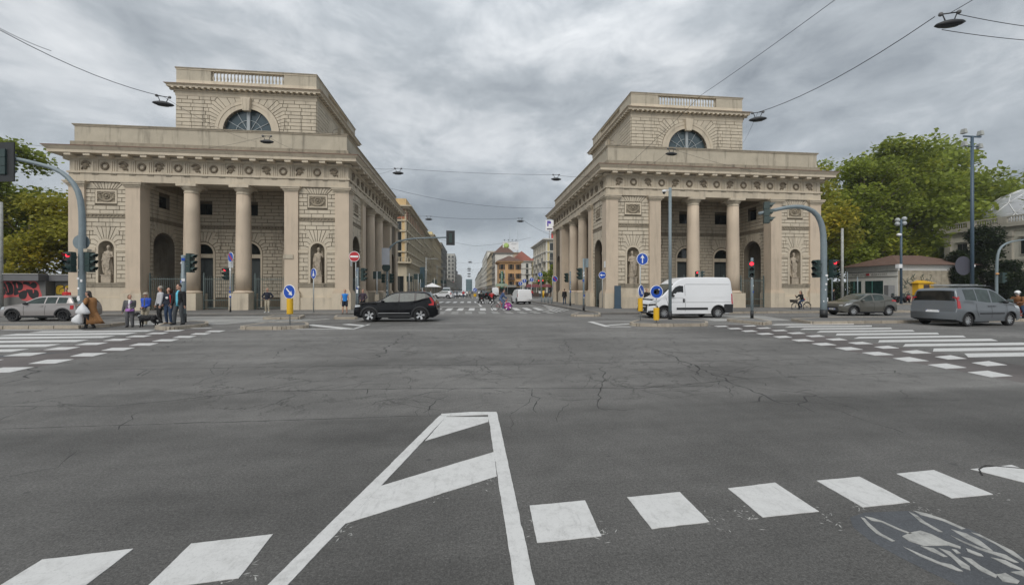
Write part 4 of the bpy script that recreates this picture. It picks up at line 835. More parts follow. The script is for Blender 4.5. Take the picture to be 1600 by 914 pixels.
o = tag(MB().box(-0.02, 0, -0.2, 0.2, -0.28, 0.28).build('wall_plaque', white, None, (12.36 - 0.4, 34.3, zat(413, (12, 34.3)))), 'small white notice on the corner pier of the right gatehouse', 'plaque')
o = tag(MB().box(0, 0.02, -0.2, 0.2, -0.28, 0.28).build('wall_plaque', white, None, (-9.87, 34.6, zat(411, (-9.87, 34.6)))), 'small white notice on the corner pier beside the no entry sign', 'plaque')
# ================================================================ BUILDINGS ALONG THE AVENUE
def wmat(n, c, **k): return mat(n, c, 0.85, var=k.pop('var', 0.14), scale=0.35, streak=0.3, bump=0.15, bscale=6, **k)
b_ochre = wmat('ochre plaster', (0.60, 0.43, 0.22)); b_cream = wmat('cream stone facade', (0.50, 0.435, 0.32)); b_red = wmat('red frieze plaster', (0.34, 0.13, 0.07)); b_green = wmat('grey olive plaster', (0.36, 0.33, 0.22))
b_grey = wmat('grey facade', (0.27, 0.26, 0.24)); b_dark = wmat('dark grey facade', (0.15, 0.145, 0.135)); b_pale = wmat('pale facade', (0.48, 0.47, 0.43)); b_orange = wmat('orange plaster', (0.60, 0.36, 0.17)); b_white = wmat('white plaster', (0.66, 0.64, 0.59)); b_yellow = wmat('pale yellow plaster', (0.62, 0.52, 0.27)); b_teal = wmat('teal glass tower', (0.14, 0.24, 0.26))
r_tile = mat('red roof tiles', (0.27, 0.095, 0.065), 0.85, var=0.35, scale=1.5, bump=0.4, bscale=12); r_brown = mat('brown roof tiles', (0.13, 0.075, 0.055), 0.85, var=0.3, scale=2, bump=0.4, bscale=12)
shut = mat('brown shutters', (0.07, 0.045, 0.035), 0.7, var=0.2); shut_g = mat('grey shutters', (0.16, 0.155, 0.14), 0.7, var=0.2)
WM = {}
def win_mesh(w_, h, fm, kind='plain'):
    k = (round(w_, 2), round(h, 2), fm.name, kind)
    if k in WM: return WM[k]
    mb = MB(); mb.mi = 1; mb.box(-w_ / 2, w_ / 2, -0.03, 0.05, 0, h); mb.mi = 0; t = 0.09
    mb.box(-w_ / 2 - t, -w_ / 2, -0.09, 0.02, -t, h + t); mb.box(w_ / 2, w_ / 2 + t, -0.09, 0.02, -t, h + t); mb.box(-w_ / 2, w_ / 2, -0.1, 0.02, h, h + t + .04); mb.box(-w_ / 2 - .12, w_ / 2 + .12, -0.18, 0.02, -t - .02, -.01)
    if kind == 'ped': mb.box(-w_ / 2 - .25, w_ / 2 + .25, -0.32, 0.02, h + .3, h + .42); mb.box(-w_ / 2 - .15, w_ / 2 + .15, -0.16, 0.02, h + .15, h + .3)
    if kind == 'shut':
        mb.mi = 2; mb.box(-w_ / 2 - .58, -w_ / 2 - .06, -0.15, -0.1, 0, h); mb.box(w_ / 2 + .06, w_ / 2 + .58, -0.15, -0.1, 0, h)
    mb.mi = 2; mb.box(-0.025, 0.025, -0.05, 0, 0, h)
    WM[k] = mb.mesh('window', [fm, glass, shut if kind == 'shut' else shut_g]); return WM[k]
def block(name, label, x0, x1, y0, y1, h, wm, faces, floors=6, gf=4.5, bay=3.0, ww=1.2, wh=1.9, kind='plain', roof=None, rh=0, fm=None, balc=(), corn=0.7, cat='building', group='buildings along the avenue', pars=0.0, shop=True, band=None, seed=1):
    rr = random.Random(seed); T = thing(name, label, cat, ((x0 + x1) / 2, (y0 + y1) / 2, 0), 0, group); hx, hy = (x1 - x0) / 2, (y1 - y0) / 2; fm = fm or b_pale
    MB().box(-hx, hx, -hy, hy, 0, h).build('wall', wm, T)
    if corn: MB().box(-hx - corn, hx + corn, -hy - corn, hy + corn, h - 0.25, h + 0.02).box(-hx - corn * .6, hx + corn * .6, -hy - corn * .6, hy + corn * .6, h - 0.6, h - 0.25).build('cornice', fm, T)
    if pars: MB().box(-hx, hx, -hy, hy, h + .02, h + pars).build('attic', wm, T)
    if roof:
        r_ = corn + .1; MB().add([(-hx - r_, -hy - r_, h + .03), (hx + r_, -hy - r_, h + .03), (hx + r_, hy + r_, h + .03), (-hx - r_, hy + r_, h + .03), (-hx * (1 - min(1, hy / hx * .9)) if hx > hy else 0, 0 if hx > hy else -hy + hx, h + rh), (hx * (1 - min(1, hy / hx * .9)) if hx > hy else 0, 0 if hx > hy else hy - hx, h + rh)],
            [(0, 1, 5, 4) if hx > hy else (0, 1, 4), (2, 3, 4, 5) if hx > hy else (2, 3, 5), (1, 2, 5) if hx > hy else (1, 2, 5, 4), (3, 0, 4) if hx > hy else (3, 0, 4, 5), (0, 3, 2, 1)]).build('roof', roof, T)
    fh = (h - gf - 0.9) / max(1, floors - 1)
    for fc in faces:
        L_, rz, org = {'S': (2 * hx, 0, Vector((0, -hy, 0))), 'E': (2 * hy, PI / 2, Vector((hx, 0, 0))), 'W': (2 * hy, -PI / 2, Vector((-hx, 0, 0)))}[fc]
        M = Matrix.Rotation(rz, 3, 'Z'); n = max(1, int(L_ / bay)); me = win_mesh(ww, wh, fm, kind); M4 = Matrix.Translation(org) @ M.to_4x4(); sc = MB(); bl = MB()
        for f in range(1, floors):
            z = gf + (f - 1) * fh + (fh - wh) * 0.45
            sc.box(-L_ / 2, L_ / 2, -0.32, 0.0, gf + (f - 1) * fh - 0.12, gf + (f - 1) * fh + 0.12, M4)
            for i in range(n):
                s = -L_ / 2 + (i + 0.5) * L_ / n; inst('window', me, T, org + M @ Vector((s, 0, z)), rz)
                if f in balc and (i % 2 == 0 or n < 4):
                    bb = MB(); bb.box(-1.1, 1.1, -1.0, 0, -0.15, 0.0)
                    for q in range(12): bb.box(-1.08 + q * .19, -1.05 + q * .19, -0.98, -0.95, 0, 0.95)
                    bb.box(-1.1, 1.1, -1.0, -0.93, 0.95, 1.0)
                    k = ('balc', fm.name)
                    if k not in WM: WM[k] = bb.mesh('balcony', fm if rr.random() < .5 else b_grey)
                    inst('balcony', WM[k], T, org + M @ Vector((s, 0, z - 0.25)), rz)
        if fc != 'S' and L_ > 12 and fm is not b_teal:
            for i in range(1, n): sc.box(-L_ / 2 + i * L_ / n - .22, -L_ / 2 + i * L_ / n + .22, -0.26, 0, gf + .13, h - .6, M4)
        if n >= 3:
            for i in (0, n): sc.box(max(-L_ / 2, -L_ / 2 + i * L_ / n - .3), min(L_ / 2, -L_ / 2 + i * L_ / n + .3), -0.1, 0, 0, h - .6, M4)
        sc.build('string_course', fm, T)
        if shop:
            for i in range(n):
                s = -L_ / 2 + (i + 0.5) * L_ / n; w_ = L_ / n - .9; c = rr.choice([(0.5, 0.45, 0.3), (0.06, 0.12, 0.09), (0.3, 0.04, 0.04), (0.09, 0.09, 0.1), (0.35, 0.35, 0.33), (0.08, 0.1, 0.2)])
                inst('shop_window', win_mesh(w_, 2.7, fm, 'plain'), T, org + M @ Vector((s, -0.01, 0.25)), rz)
                am = mat('awning %d' % (hash(c) % 97), c, 0.8); aw = MB(); aw.add([M4 @ Vector(q) for q in [(s - w_ / 2, -0.05, 3.4), (s + w_ / 2, -0.05, 3.4), (s + w_ / 2, -0.8, 3.0), (s - w_ / 2, -0.8, 3.0), (s - w_ / 2, -0.8, 2.85), (s + w_ / 2, -0.8, 2.85)]], [(0, 1, 2, 3), (3, 2, 5, 4)])
                if rr.random() < 0.75: aw.build('awning', am, T)
    if band: MB().box(-hx - .06, hx + .06, -hy - .06, hy + .06, band[0], band[1]).build('painted_frieze', band[2], T)
    return T
GA = 'buildings along the left side of the avenue'; GB = 'buildings along the right side of the avenue'
B1 = block('apartment_building', 'ornate ochre and cream corner palazzo with red frieze, first behind the left gatehouse', -30, -14, 90.4, 124, 20.4, b_ochre, 'SE', 6, 8.0, 2.8, 1.15, 1.9, 'ped', corn=1.3, pars=1.7, fm=b_cream, group=GA, balc=(1,), band=(17.6, 19.7, b_red), shop=False)
MB().box(-8.15, 8.15, -16.95, 16.95, 0, 7.6).build('rusticated_base', b_cream, B1); MB().box(-9.2, 9.2, -18.0, 18.0, 7.7, 8.0).build('balcony_slab', b_cream, B1)
MB().box(8.0, 8.012, -16.3, 16.3, 8.1, 17.5).build('cream_facing', b_cream, B1)
bb = MB()
for i in range(60): bb.box(9.05, 9.15, -17.9 + i * .6, -17.75 + i * .6, 8.0, 8.9); 
for i in range(30): bb.box(-9 + i * .6, -8.85 + i * .6, -17.95, -17.85, 8.0, 8.9)
bb.box(9.0, 9.2, -18, 18, 8.9, 9.02).box(-9.2, 9.2, -18, -17.8, 8.9, 9.02); bb.build('balustrade', b_cream, B1, kind='stuff')
for i in range(11): MB().box(8.1, 9.1, -16 + i * 3.2, -15.6 + i * 3.2, 6.9, 7.7).build('bracket', b_cream, B1)
for i in range(8):
    for z in (0.3,): inst('shop_window', win_mesh(2.0, 4.6, b_cream, 'plain'), B1, (8.16, -14.7 + i * 4.2, 0.3), PI / 2)
for i in range(3): inst('shop_window', win_mesh(2.0, 4.6, b_cream, 'plain'), B1, (0.5 + i * 3, -16.96, 0.3), 0)
block('apartment_building', 'grey olive block beside the ochre palazzo', -30, -14.2, 124, 150, 20.5, b_green, 'SE', 6, 4.6, 3.2, 1.2, 2.0, 'ped', corn=.9, group=GA, balc=(2, 3, 4), fm=b_cream, seed=2)
block('apartment_building', 'yellowish palazzo with balconies and small roof spire down the left side', -30, -13.8, 150, 196, 22.5, b_yellow, 'SE', 6, 5, 3.4, 1.2, 2.0, 'ped', corn=1.0, pars=1.0, group=GA, balc=(2, 3, 4), fm=b_cream, seed=3)
block('apartment_building', 'plain dark grey block before the white modern block', -30, -13.6, 196, 242, 25.0, b_dark, 'SE', 7, 4.5, 3.6, 1.6, 1.5, corn=.3, group=GA, fm=b_grey, seed=4)
BM = block('apartment_building', 'pale modern slab block with rows of balconies, pink shop sign at its foot', -23.5, -14, 375, 420, 36, b_pale, 'SE', 9, 6, 3.1, 2.2, 1.7, corn=.4, group=GA, fm=b_pale, balc=(1, 2, 3, 4, 5, 6, 7, 8), seed=5)
MB().box(-4.5, 4.5, -22.9, -22.6, 5.0, 10.0).build('shop_sign', mat('pink sign', (0.6, 0.12, 0.22), 0.5, var=0.5, scale=0.5), BM)
block('apartment_building', 'grey block filling the row past the pale modern slab', -26, -13.5, 420.5, 454, 22, b_grey, 'SE', 6, 5, 4.0, group=GA, fm=b_pale, balc=(2, 3), seed=26)
block('apartment_building', 'low two storey shops before the pale modern slab', -26, -13.8, 243, 374, 8.6, b_pale, 'SE', 2, 4.2, 4.0, group=GA, fm=b_pale, seed=27)
block('apartment_building', 'low block between the dark grey and the pale modern blocks', -40, -26.5, 242, 380, 19, b_grey, 'SE', 6, 4.5, 4.0, group=GA, fm=b_pale, seed=6)
block('apartment_building', 'small house with orange upper floors far down the left side', -26, -13.6, 455, 480, 19, b_orange, 'SE', 5, 5, 3.2, roof=r_tile, rh=4, group=GA, fm=b_pale, seed=7)
block('apartment_building', 'far grey block past the orange house', -26, -13.2, 480, 560, 21, b_grey, 'SE', 6, 5, 4, group=GA, seed=8); block('apartment_building', 'farthest pale block on the left side', -26, -13, 560, 700, 24, b_pale, 'SE', 6, 5, 5, group=GA, seed=9)
block('glass_tower', 'hazy teal tower closing the far end of the avenue', -8, 6, 900, 915, 27, b_teal, 'S', 8, 3, 2.4, 1.6, 2.2, corn=.2, group='far end of the avenue', fm=b_teal, shop=False)
# right side
BO = block('corner_house', 'orange corner house with brown shutters and green vertical sign', 11.6, 20.2, 156, 168, 13.2, b_orange, '', 4, 4.2, 2.8, roof=r_brown, rh=2.6, corn=.9, group=GB, fm=b_orange)
def winat(T, me, s, z): inst('window', me, T, (s, -6.0, z), 0)
wsh = win_mesh(1.1, 2.0, b_orange, 'shut')
for z in (10.0, 6.4, 3.2): winat(BO, wsh, 0.4, z)
for s in (-3.2, 3.3):
    for z in (10.0, 6.4, 3.2): winat(BO, wsh, s, z)
MB().box(-.9, 1.7, -7.1, -6, 5.9, 6.1).box(-.9, 1.7, -7.1, -7.05, 6.1, 7.0).build('balcony', shut, BO); MB().box(-1.6, 2.4, -6.9, -6, 3.0, 3.1).box(-1.6, 2.4, -6.9, -6.85, 3.1, 3.9).build('balcony', b_grey, BO)
vs = MB().box(-3.85, -2.75, -6.9, -6.6, 2.6, 9.4).build('vertical_sign', mat('green sign', (0.01, 0.11, 0.055), 0.5), BO)
for k in range(8):
    MB().box(-.2, -.08, -.03, 0, -.25, .25).box(-.08, .22, -.03, 0, (.1, -.25, -.05)[k % 3], (.25, -.1, .1)[k % 3]).build('sign_letter', white, vs, (-3.3, -6.9, 8.95 - k * .8))
MB().box(-4.3, 4.3, -6.1, -5.9, 0.2, 2.9).build('shop_front', glass, BO)
BG = block('apartment_building', 'tall block with bare white gable wall behind the orange corner house', 11.4, 19.4, 178, 200, 18.6, b_white, 'W', 6, 4.5, 3.2, corn=.5, roof=r_brown, rh=4.5, group=GB, fm=b_grey, balc=(2, 3, 4), seed=12)
block('apartment_building', 'pale stone block with balconies past the white gable', 11.3, 26, 200, 255, 21, b_cream, 'SW', 6, 4.5, 3.4, group=GB, fm=b_cream, balc=(1, 2, 3, 4), seed=13)
block('apartment_building', 'tall plain white block rising above its neighbours on the right', 11.2, 26, 255, 345, 27, b_white, 'SW', 8, 4.5, 4.2, group=GB, fm=b_pale, corn=.3, seed=14)
block('apartment_building', 'far beige block on the right side', 11.2, 26, 345, 450, 22, b_cream, 'SW', 6, 4.5, 4.4, group=GB, balc=(2, 4), seed=15); block('apartment_building', 'farther grey block on the right side', 11, 26, 450, 560, 23, b_grey, 'SW', 6, 4.5, 5, group=GB, seed=16)
block('apartment_building', 'farthest pale block on the right side', 10.8, 26, 560, 760, 22, b_pale, 'SW', 6, 4.5, 6, group=GB, seed=17)
block('apartment_building', 'white house with red hipped roof behind the orange corner house', 20.6, 29.0, 185, 205, 15.6, b_white, 'SW', 5, 4, 2.9, 1.1, 2.0, roof=r_tile, rh=5, corn=.9, group=GB, fm=b_pale, balc=(2, 3), seed=18)
block('apartment_building', 'pale yellow house with tiled roof right of the white house', 29.4, 40, 190, 208, 16.2, b_yellow, 'SW', 5, 4, 3.0, roof=r_tile, rh=3.5, corn=.8, group=GB, fm=b_cream, seed=19)
BY = block('apartment_building', 'cream and yellow block with long balconies beside the right gatehouse', 22, 48, 113, 136, 16.6, b_yellow, 'SW', 5, 4.5, 2.9, 1.2, 2.1, 'ped', corn=1.0, group=GB, fm=b_white, balc=(1, 2, 3), seed=20)
bl = thing('billboard', 'white rooftop billboard with a green ball above the white gable wall', 'billboard', (18.6, 180, 20.1))
MB().box(-3.6, 3.6, 0, 0.2, 0, 3.7).build('board', white, bl); MB().lathe([(0, 0), (1.25, 0), (1.25, .05), (0, .08)], 20, Matrix.Translation((-2.0, -0.02, 1.9)) @ Matrix.Rotation(R(90), 4, 'X')).build('green_ball', mat('apple green', (0.33, 0.45, 0.12), 0.6, var=0.4, scale=.6), bl)
t = MB()
for z, a, b in ((2.75, .2, 2.8), (2.55, .6, 2.4), (0.85, .9, 2.1), (.65, 1.1, 1.9)): t.box(a, b, -.03, 0, z, z + .1)
t.build('small_print', mat('grey print', (.3, .3, .32), .7), bl)
for i in range(4): MB().ell((-2.9 + i * 1.75, -1.2, 4.4), (.28, .28, .22), 8, 6).cyl((-2.9 + i * 1.75, 0, 3.7), (-2.9 + i * 1.75, -1.2, 4.4), .04, n=4).build('board_lamp', black, bl)
MB().cyl((-3, .3, -1.6), (-3, .3, 0), .08, n=5).cyl((3, .3, -1.6), (3, .3, 0), .08, n=5).cyl((0, .3, -1.6), (0, .3, 0), .08, n=5).build('board_frame', galv, bl)
for X_, Y_, z0, z1, nm in ((22.4, 184, 19, 36, 'taller thin rooftop mast right of the billboard'), (18.5, 183, 22, 32, 'shorter thin rooftop mast above the billboard')): tag(MB().cyl((X_, Y_, z0), (X_, Y_, z1), 0.08, .04, n=5).build('antenna_mast', galv), nm, 'antenna')
b2 = thing('rooftop_sign', 'white rooftop sign with a purple emblem beside the right gatehouse cornice', 'sign', (23.6, 116, 19.4)); MB().box(-1.2, 1.2, 0, .3, 0, 3.1).build('board', white, b2); purple = mat('purple print', (.10, .06, .38), .5); MB().box(-.75, -.35, -.02, 0, 1.3, 2.9).box(-.35, .2, -.02, 0, 2.2, 2.9).ell((.1, 0, 2.4), (.35, .03, .4), 8, 6).build('emblem', purple, b2); MB().box(-.8, .8, -.02, 0, .3, .65).build('small_print', mat('dark print', (.03, .02, .05), .5), b2)
MB().cyl((0, .4, -2.8), (0, .4, 0), .12, n=6).build('post', galv, b2)
tag(MB().box(-1.0, 1.2, 0, 1.2, 16.9, 19.0).build('red_rooftop_box', mat('red cladding', (.5, .05, .035), .6, var=.1), None, (25.0, 114.5, 0)), 'red box on the roof below the white sign', 'roof structure')
# ---- low kiosk with graffiti on the left
K = thing('kiosk', 'long low concrete kiosk with pink and yellow graffiti left of the gatehouse', 'kiosk', (-42, 37.5, 0.14)); kc = wmat('dark concrete', (0.15, 0.148, 0.14)); kl = wmat('pale concrete lip', (0.4, 0.4, 0.38))
MB().box(-12, 7.45, -1.0, 2.6, 0, 2.35).build('wall', kc, K); MB().box(7.6, 10.6, -0.4, 2.6, 0, 2.35).build('wall', kc, K)
MB().box(-12, 7.4, -1.5, 2.9, 2.35, 2.86).build('roof_edge', mat('grey metal fascia', (0.13, 0.13, 0.135), .6), K); MB().box(-12, 7.4, -1.55, 2.9, 2.862, 2.93).build('roof_lip', kl, K); MB().box(7.5, 10.7, -.8, 2.9, 2.35, 2.84).build('roof_edge', mat('grey metal fascia', (0.13, 0.13, 0.135), .6), K); MB().box(7.5, 10.7, -.85, 2.9, 2.842, 2.9).build('roof_lip', kl, K)
def blobs(name, shapes, m, y, parent, org):
    mb = MB()
    for s in shapes: mb.prism(s, lambda a, b: Vector((org[0] + a, y, org[1] + b)), lambda a, b: Vector((org[0] + a, y - 0.006, org[1] + b)))
    return mb.build(name, m, parent)
g_pink = mat('pink red spray paint', (0.52, 0.085, 0.085), .7, var=.12, scale=4); g_blk = mat('black spray paint', (0.016, 0.016, 0.018), .7, var=.1); g_yel = mat('mustard spray paint', (0.46, 0.30, 0.015), .7, var=.15, scale=4)
def cubic(pts, k=6):
    out = []; n = len(pts)
    for i in range(n):
        p0, p1, p2, p3 = [Vector(pts[(i + j - 1) % n]) for j in range(4)]
        for q in range(k): t = q / k; out.append(tuple(0.5 * ((2 * p1) + (p2 - p0) * t + (2 * p0 - 5 * p1 + 4 * p2 - p3) * t * t + (3 * p1 - p0 - 3 * p2 + p3) * t ** 3)))
    return out
gz = lambda pts: cubic([(x / 14.545 * 0.0472, (800 - y) / 14.545 * 0.0526 + 0.2) for x, y in pts])
# graffiti letters (S O U P E S style bubble letters), traced as closed outlines: background, then letter bodies
ox, oz = 4.1, -0.0
bg_ = [gz([(-400, 200), (0, 195), (200, 190), (420, 180), (600, 185), (800, 215), (880, 290), (900, 380), (950, 540), (900, 640), (700, 660), (520, 640), (440, 570), (250, 570), (0, 600), (-400, 590)])]
blobs('graffiti', bg_, g_pink, -1.003, K, (ox, oz))
L_ = [[(-300, 360), (-40, 360), (100, 365), (145, 430), (130, 510), (60, 545), (-100, 545), (-320, 540)], [(-260, 230), (10, 235), (60, 230), (120, 260), (160, 330), (190, 440), (180, 480), (150, 430), (110, 345), (40, 340), (-260, 340)],
      [(150, 235), (230, 240), (290, 300), (318, 400), (310, 490), (240, 525), (160, 515), (150, 480), (200, 470), (215, 430), (190, 330)], [(290, 240), (350, 215), (430, 220), (510, 260), (530, 340), (500, 410), (420, 435), (440, 480), (400, 520), (330, 525), (330, 430), (330, 330)],
      [(530, 240), (600, 220), (670, 235), (690, 280), (760, 235), (830, 270), (830, 350), (760, 380), (690, 365), (600, 310), (540, 280)], [(440, 480), (500, 440), (560, 420), (620, 440), (610, 560), (560, 615), (480, 610), (440, 560)], [(600, 400), (680, 400), (760, 400), (850, 420), (885, 500), (860, 580), (760, 610), (680, 560), (640, 480)]]
blobs('graffiti_letter', [gz(q) for q in L_], g_blk, -1.012, K, (ox, oz))
blobs('graffiti_highlight', [gz([(375, 260), (395, 250), (420, 330), (418, 365), (395, 355)]), gz([(570, 300), (590, 290), (760, 385), (775, 470), (755, 475), (735, 400)])], g_pink, -1.02, K, (ox, oz))
blobs('graffiti', [gz([(1080, 400), (1100, 320), (1160, 290), (1240, 290), (1290, 330), (1290, 400), (1290, 500), (1180, 520), (1100, 500)]), gz([(1300, 330), (1350, 300), (1400, 310), (1410, 380), (1340, 400), (1300, 390)]), gz([(1410, 330), (1460, 285), (1540, 290), (1560, 380), (1450, 400)])], g_blk, -.403, K, (ox, oz))
blobs('graffiti_letter', [gz([(1100, 400), (1120, 330), (1170, 305), (1240, 305), (1275, 340), (1190, 390), (1170, 440), (1190, 505), (1110, 490)]), gz([(1200, 400), (1280, 380), (1280, 490), (1200, 505), (1185, 450)]), gz([(1312, 335), (1350, 310), (1392, 318), (1398, 372), (1340, 390), (1312, 380)]), gz([(1422, 335), (1465, 298), (1530, 300), (1545, 372), (1455, 390)])], g_yel, -.412, K, (ox, oz))
# ---- low white house with brown roof on the right, its rough graffitied flank
PO = thing('post_house', 'single storey white shop house with brown tiled roof behind the grey hatchback', 'house', (66.5, 53.9, 0.14))
MB().box(-6.5, 5.5, -3.9, 3.9, 0, 5.2).build('wall', mat('white rendered shop wall', (0.80, 0.79, 0.75), .85, var=.06, streak=.12), PO)
MB().box(-6.45, 5.5, -3.96, -3.9, 0, 4.4).build('rough_wall', mat('rough beige flank', (0.34, 0.30, 0.23), .95, var=.5, scale=1.3, streak=.4), PO)
MB().box(-6.6, -6.5, -3.9, 3.9, 3.55, 3.62).box(-6.6, -6.5, -3.9, 3.9, 4.3, 4.38).build('string_course', shut_g, PO)
MB().add([(-7.3, -4.7, 5.2), (6.3, -4.7, 5.2), (6.3, 4.7, 5.2), (-7.3, 4.7, 5.2), (-2.8, 0, 6.9), (2, 0, 6.9)], [(0, 1, 5, 4), (1, 2, 5), (2, 3, 4, 5), (3, 0, 4), (0, 3, 2, 1)]).build('roof', r_brown, PO)
pg = mat('shop glass', (.02, .05, .045), .08, var=.8, scale=1.2)
for y0, y1 in ((-1.9, .7), (1.35, 3.1)): MB().box(-6.55, -6.49, y0, y1, 0, 3.0).build('shop_window', pg, PO); MB().box(-6.6, -6.55, (y0 + y1) / 2 + .2, (y0 + y1) / 2 + .26, 0, 3.0).build('window_bar', mat('teal frame', (.1, .3, .26), .5), PO)
sl2 = MB(); rr = random.Random(9)
for k in range(17):
    y = 2.6 - k * .28 - (.5 if k > 8 else 0); sl2.box(-6.63, -6.6, y - .08, y - .04, 3.82, 4.1); sl2.box(-6.63, -6.6, y, y + .08, rr.choice((3.82, 3.95, 4.05)), rr.choice((4.0, 4.1)) + .01)
sl2.build('sign_lettering', mat('grey sign lettering', (.33, .32, .3), .6), PO); MB().box(-6.63, -6.5, .1, .5, 3.8, 4.12).build('red_emblem', signr, PO)
gr = MB(); rr = random.Random(4)
for i in range(26):
    x, z = rr.uniform(-6, -1), rr.uniform(.5, 3.9); pts = [(x, -3.975, z)]
    for k in range(5): pts.append((pts[-1][0] + rr.uniform(-.5, .5), -3.975, pts[-1][2] + rr.uniform(-.4, .4)))
    gr.tube(pts, .035, 4)
gr.build('graffiti_scrawl', mat('dark green scrawl', (.06, .09, .07), .8, var=.5), PO)
YB = thing('yellow_box', 'yellow metal newspaper kiosk box with hip roof beside the rough wall', 'box', at(1437, 470, .14) * .93 + Vector((0, 0, .01))); YB.location.z = .14
MB().box(-1.2, 1.2, -.8, .8, .9, 2.6).build('body', yel, YB); MB().add([(-1.45, -1, 2.6), (1.45, -1, 2.6), (1.45, 1, 2.6), (-1.45, 1, 2.6), (-.5, 0, 3.0), (.5, 0, 3.0)], [(0, 1, 5, 4), (1, 2, 5), (2, 3, 4, 5), (3, 0, 4), (0, 3, 2, 1)]).build('roof', yel, YB); MB().box(-.4, .5, -.84, -.8, 1.7, 2.4).build('hatch', shut, YB)
for x in (-1.1, -.4, .4, 1.1): MB().box(x - .06, x + .06, -.7, -.6, 0, .9).build('leg', yel, YB)
tag(MB().box(-.5, .5, -.3, .3, 0, 2.3).build('utility_cabinet', mat('grey cabinet', (.2, .2, .2), .6), None, (58.9, 50.2, .14)), 'tall grey utility cabinet at the corner of the white shop house', 'cabinet')
# ---- villa with glass dome
VL = thing('villa', 'pale villa with corinthian pilasters and balustraded roof behind the dark tree', 'villa', (104, 59.5, 0)); vw = wmat('villa cream wall', (.62, .59, .51)); vs_ = wmat('villa grey stone', (.44, .41, .35))
MB().box(-11, 11, -10, 9.5, 0, 13.2).build('wall', vw, VL); MB().box(-11.7, 11.7, -10.7, 10.2, 12.7, 13.3).box(-11.2, 11.2, -10.2, 9.7, 12.0, 12.7).build('cornice', vs_, VL); MB().box(-11.3, 11.3, -10.3, 9.8, 6.7, 7.1).box(-11.2, 11.2, -10.2, 9.7, 0, 1).build('string_course', vs_, VL)
for k in range(5): y = 8.7 - k * 4.4; MB().box(-11.3, -10.98, y - .45, y + .45, 7.1, 12.0).box(-11.45, -10.98, y - .62, y + .62, 11.0, 12.0).build('pilaster', vs_, VL)
vm = win_mesh(1.5, 2.6, vs_, 'ped')
for k in range(4):
    for z in (7.9, 2.2): inst('window', vm, VL, (-11.0, 6.5 - k * 4.4, z), -PI / 2)
    MB().box(-11.5, -11, 6.5 - k * 4.4 - 1.1, 6.5 - k * 4.4 + 1.1, 1.1, 2.0).build('window_balustrade', vs_, VL)
MB().box(-11.2, 11.2, -10.2, -9.8, 13.3, 13.5).box(-11.2, -10.9, -10.2, 9.7, 13.3, 13.5).box(-11.25, -10.85, -10.25, 9.75, 14.4, 14.6).build('roof_balustrade', vs_, VL)
bs = MB()
for i in range(56): bs.cyl((-11.05, -10 + i * .35, 13.5), (-11.05, -10 + i * .35, 14.4), .07, n=5)
bs.build('balusters', vs_, VL, kind='stuff')
for y in (9.5, 5.1, .7, -3.7, -8.1): MB().box(-11.25, -10.85, y - .6, y + .6, 13.5, 14.4).build('parapet_block', vs_, VL)
DM = thing('glass_dome', 'squat glass dome with white triangular ribs on the villa roof', 'dome', (107.2, 64, 13.3)); dg = mat('dome glass', (.40, .41, .43), .35, var=.2, scale=.4, spec=.4); rd, hd = 8.9, 8.0
MB().lathe([(rd * math.cos(PI / 2 * i / 8), hd * math.sin(PI / 2 * i / 8)) for i in range(9)], 24, sm=True).build('glazing', dg, DM)
rb = MB(); dp = lambda i, j: Vector(((rd + .05) * math.cos(PI / 2 * j / 5) * math.cos(2 * PI * (i + .5 * (j % 2)) / 16), (rd + .05) * math.cos(PI / 2 * j / 5) * math.sin(2 * PI * (i + .5 * (j % 2)) / 16), (hd + .05) * math.sin(PI / 2 * j / 5)))
for j in range(5):
    for i in range(16):
        ds = ((i, j + 1), (i - 1, j + 1)) if j % 2 == 0 else ((i, j + 1), (i + 1, j + 1))
        for q in ds: rb.cyl(dp(i, j), dp(*q), .06, n=4)
        rb.cyl(dp(i, j), dp(i + 1, j), .04, n=4)
rb.build('ribs', white, DM)
# ================================================================ TREES
def leafm(name, c, v=.35):
    m = bpy.data.materials.new(name); m.use_nodes = True; t = m.node_tree; b = t.nodes['Principled BSDF']; b.inputs['Roughness'].default_value = .55; b.inputs['Specular IOR Level'].default_value = .3
    a = N(t, 'ShaderNodeAttribute', attribute_name='leafvar'); g = N(t, 'ShaderNodeNewGeometry'); n = N(t, 'ShaderNodeTexNoise', i_Scale=.35, i_Detail=3.0); L(t, g, 'Position', n, 0)
    r = ramp(t, [(0.0, tuple(x * .55 for x in c)), (.5, c), (1.0, (c[0] * 1.9, c[1] * 1.45, c[2] * 1.1))]); q = mth(t, 'MULTIPLY', n.outputs[0], .55); q = mth(t, 'ADD', q.outputs[0], -0.25); q2 = mth(t, 'ADD', q.outputs[0], a.outputs['Fac']); L(t, q2, 0, r, 0); L(t, r, 0, b, 'Base Color')
    tr = N(t, 'ShaderNodeBsdfTranslucent'); L(t, r, 0, tr, 0); mx_ = N(t, 'ShaderNodeMixShader', i_Fac=.45); L(t, b, 0, mx_, 1); L(t, tr, 0, mx_, 2); L(t, mx_, 0, t.nodes['Material Output'], 0); return m
lf_a = leafm('plane tree leaves', (.29, .35, .055)); lf_b = leafm('autumn tinged leaves', (.37, .36, .055)); lf_d = leafm('dark magnolia leaves', (.03, .048, .018)); lf_p = leafm('palm leaves', (.05, .09, .02)); bark = mat('bark', (.14, .12, .09), .9, var=.4, scale=3, bump=.5)
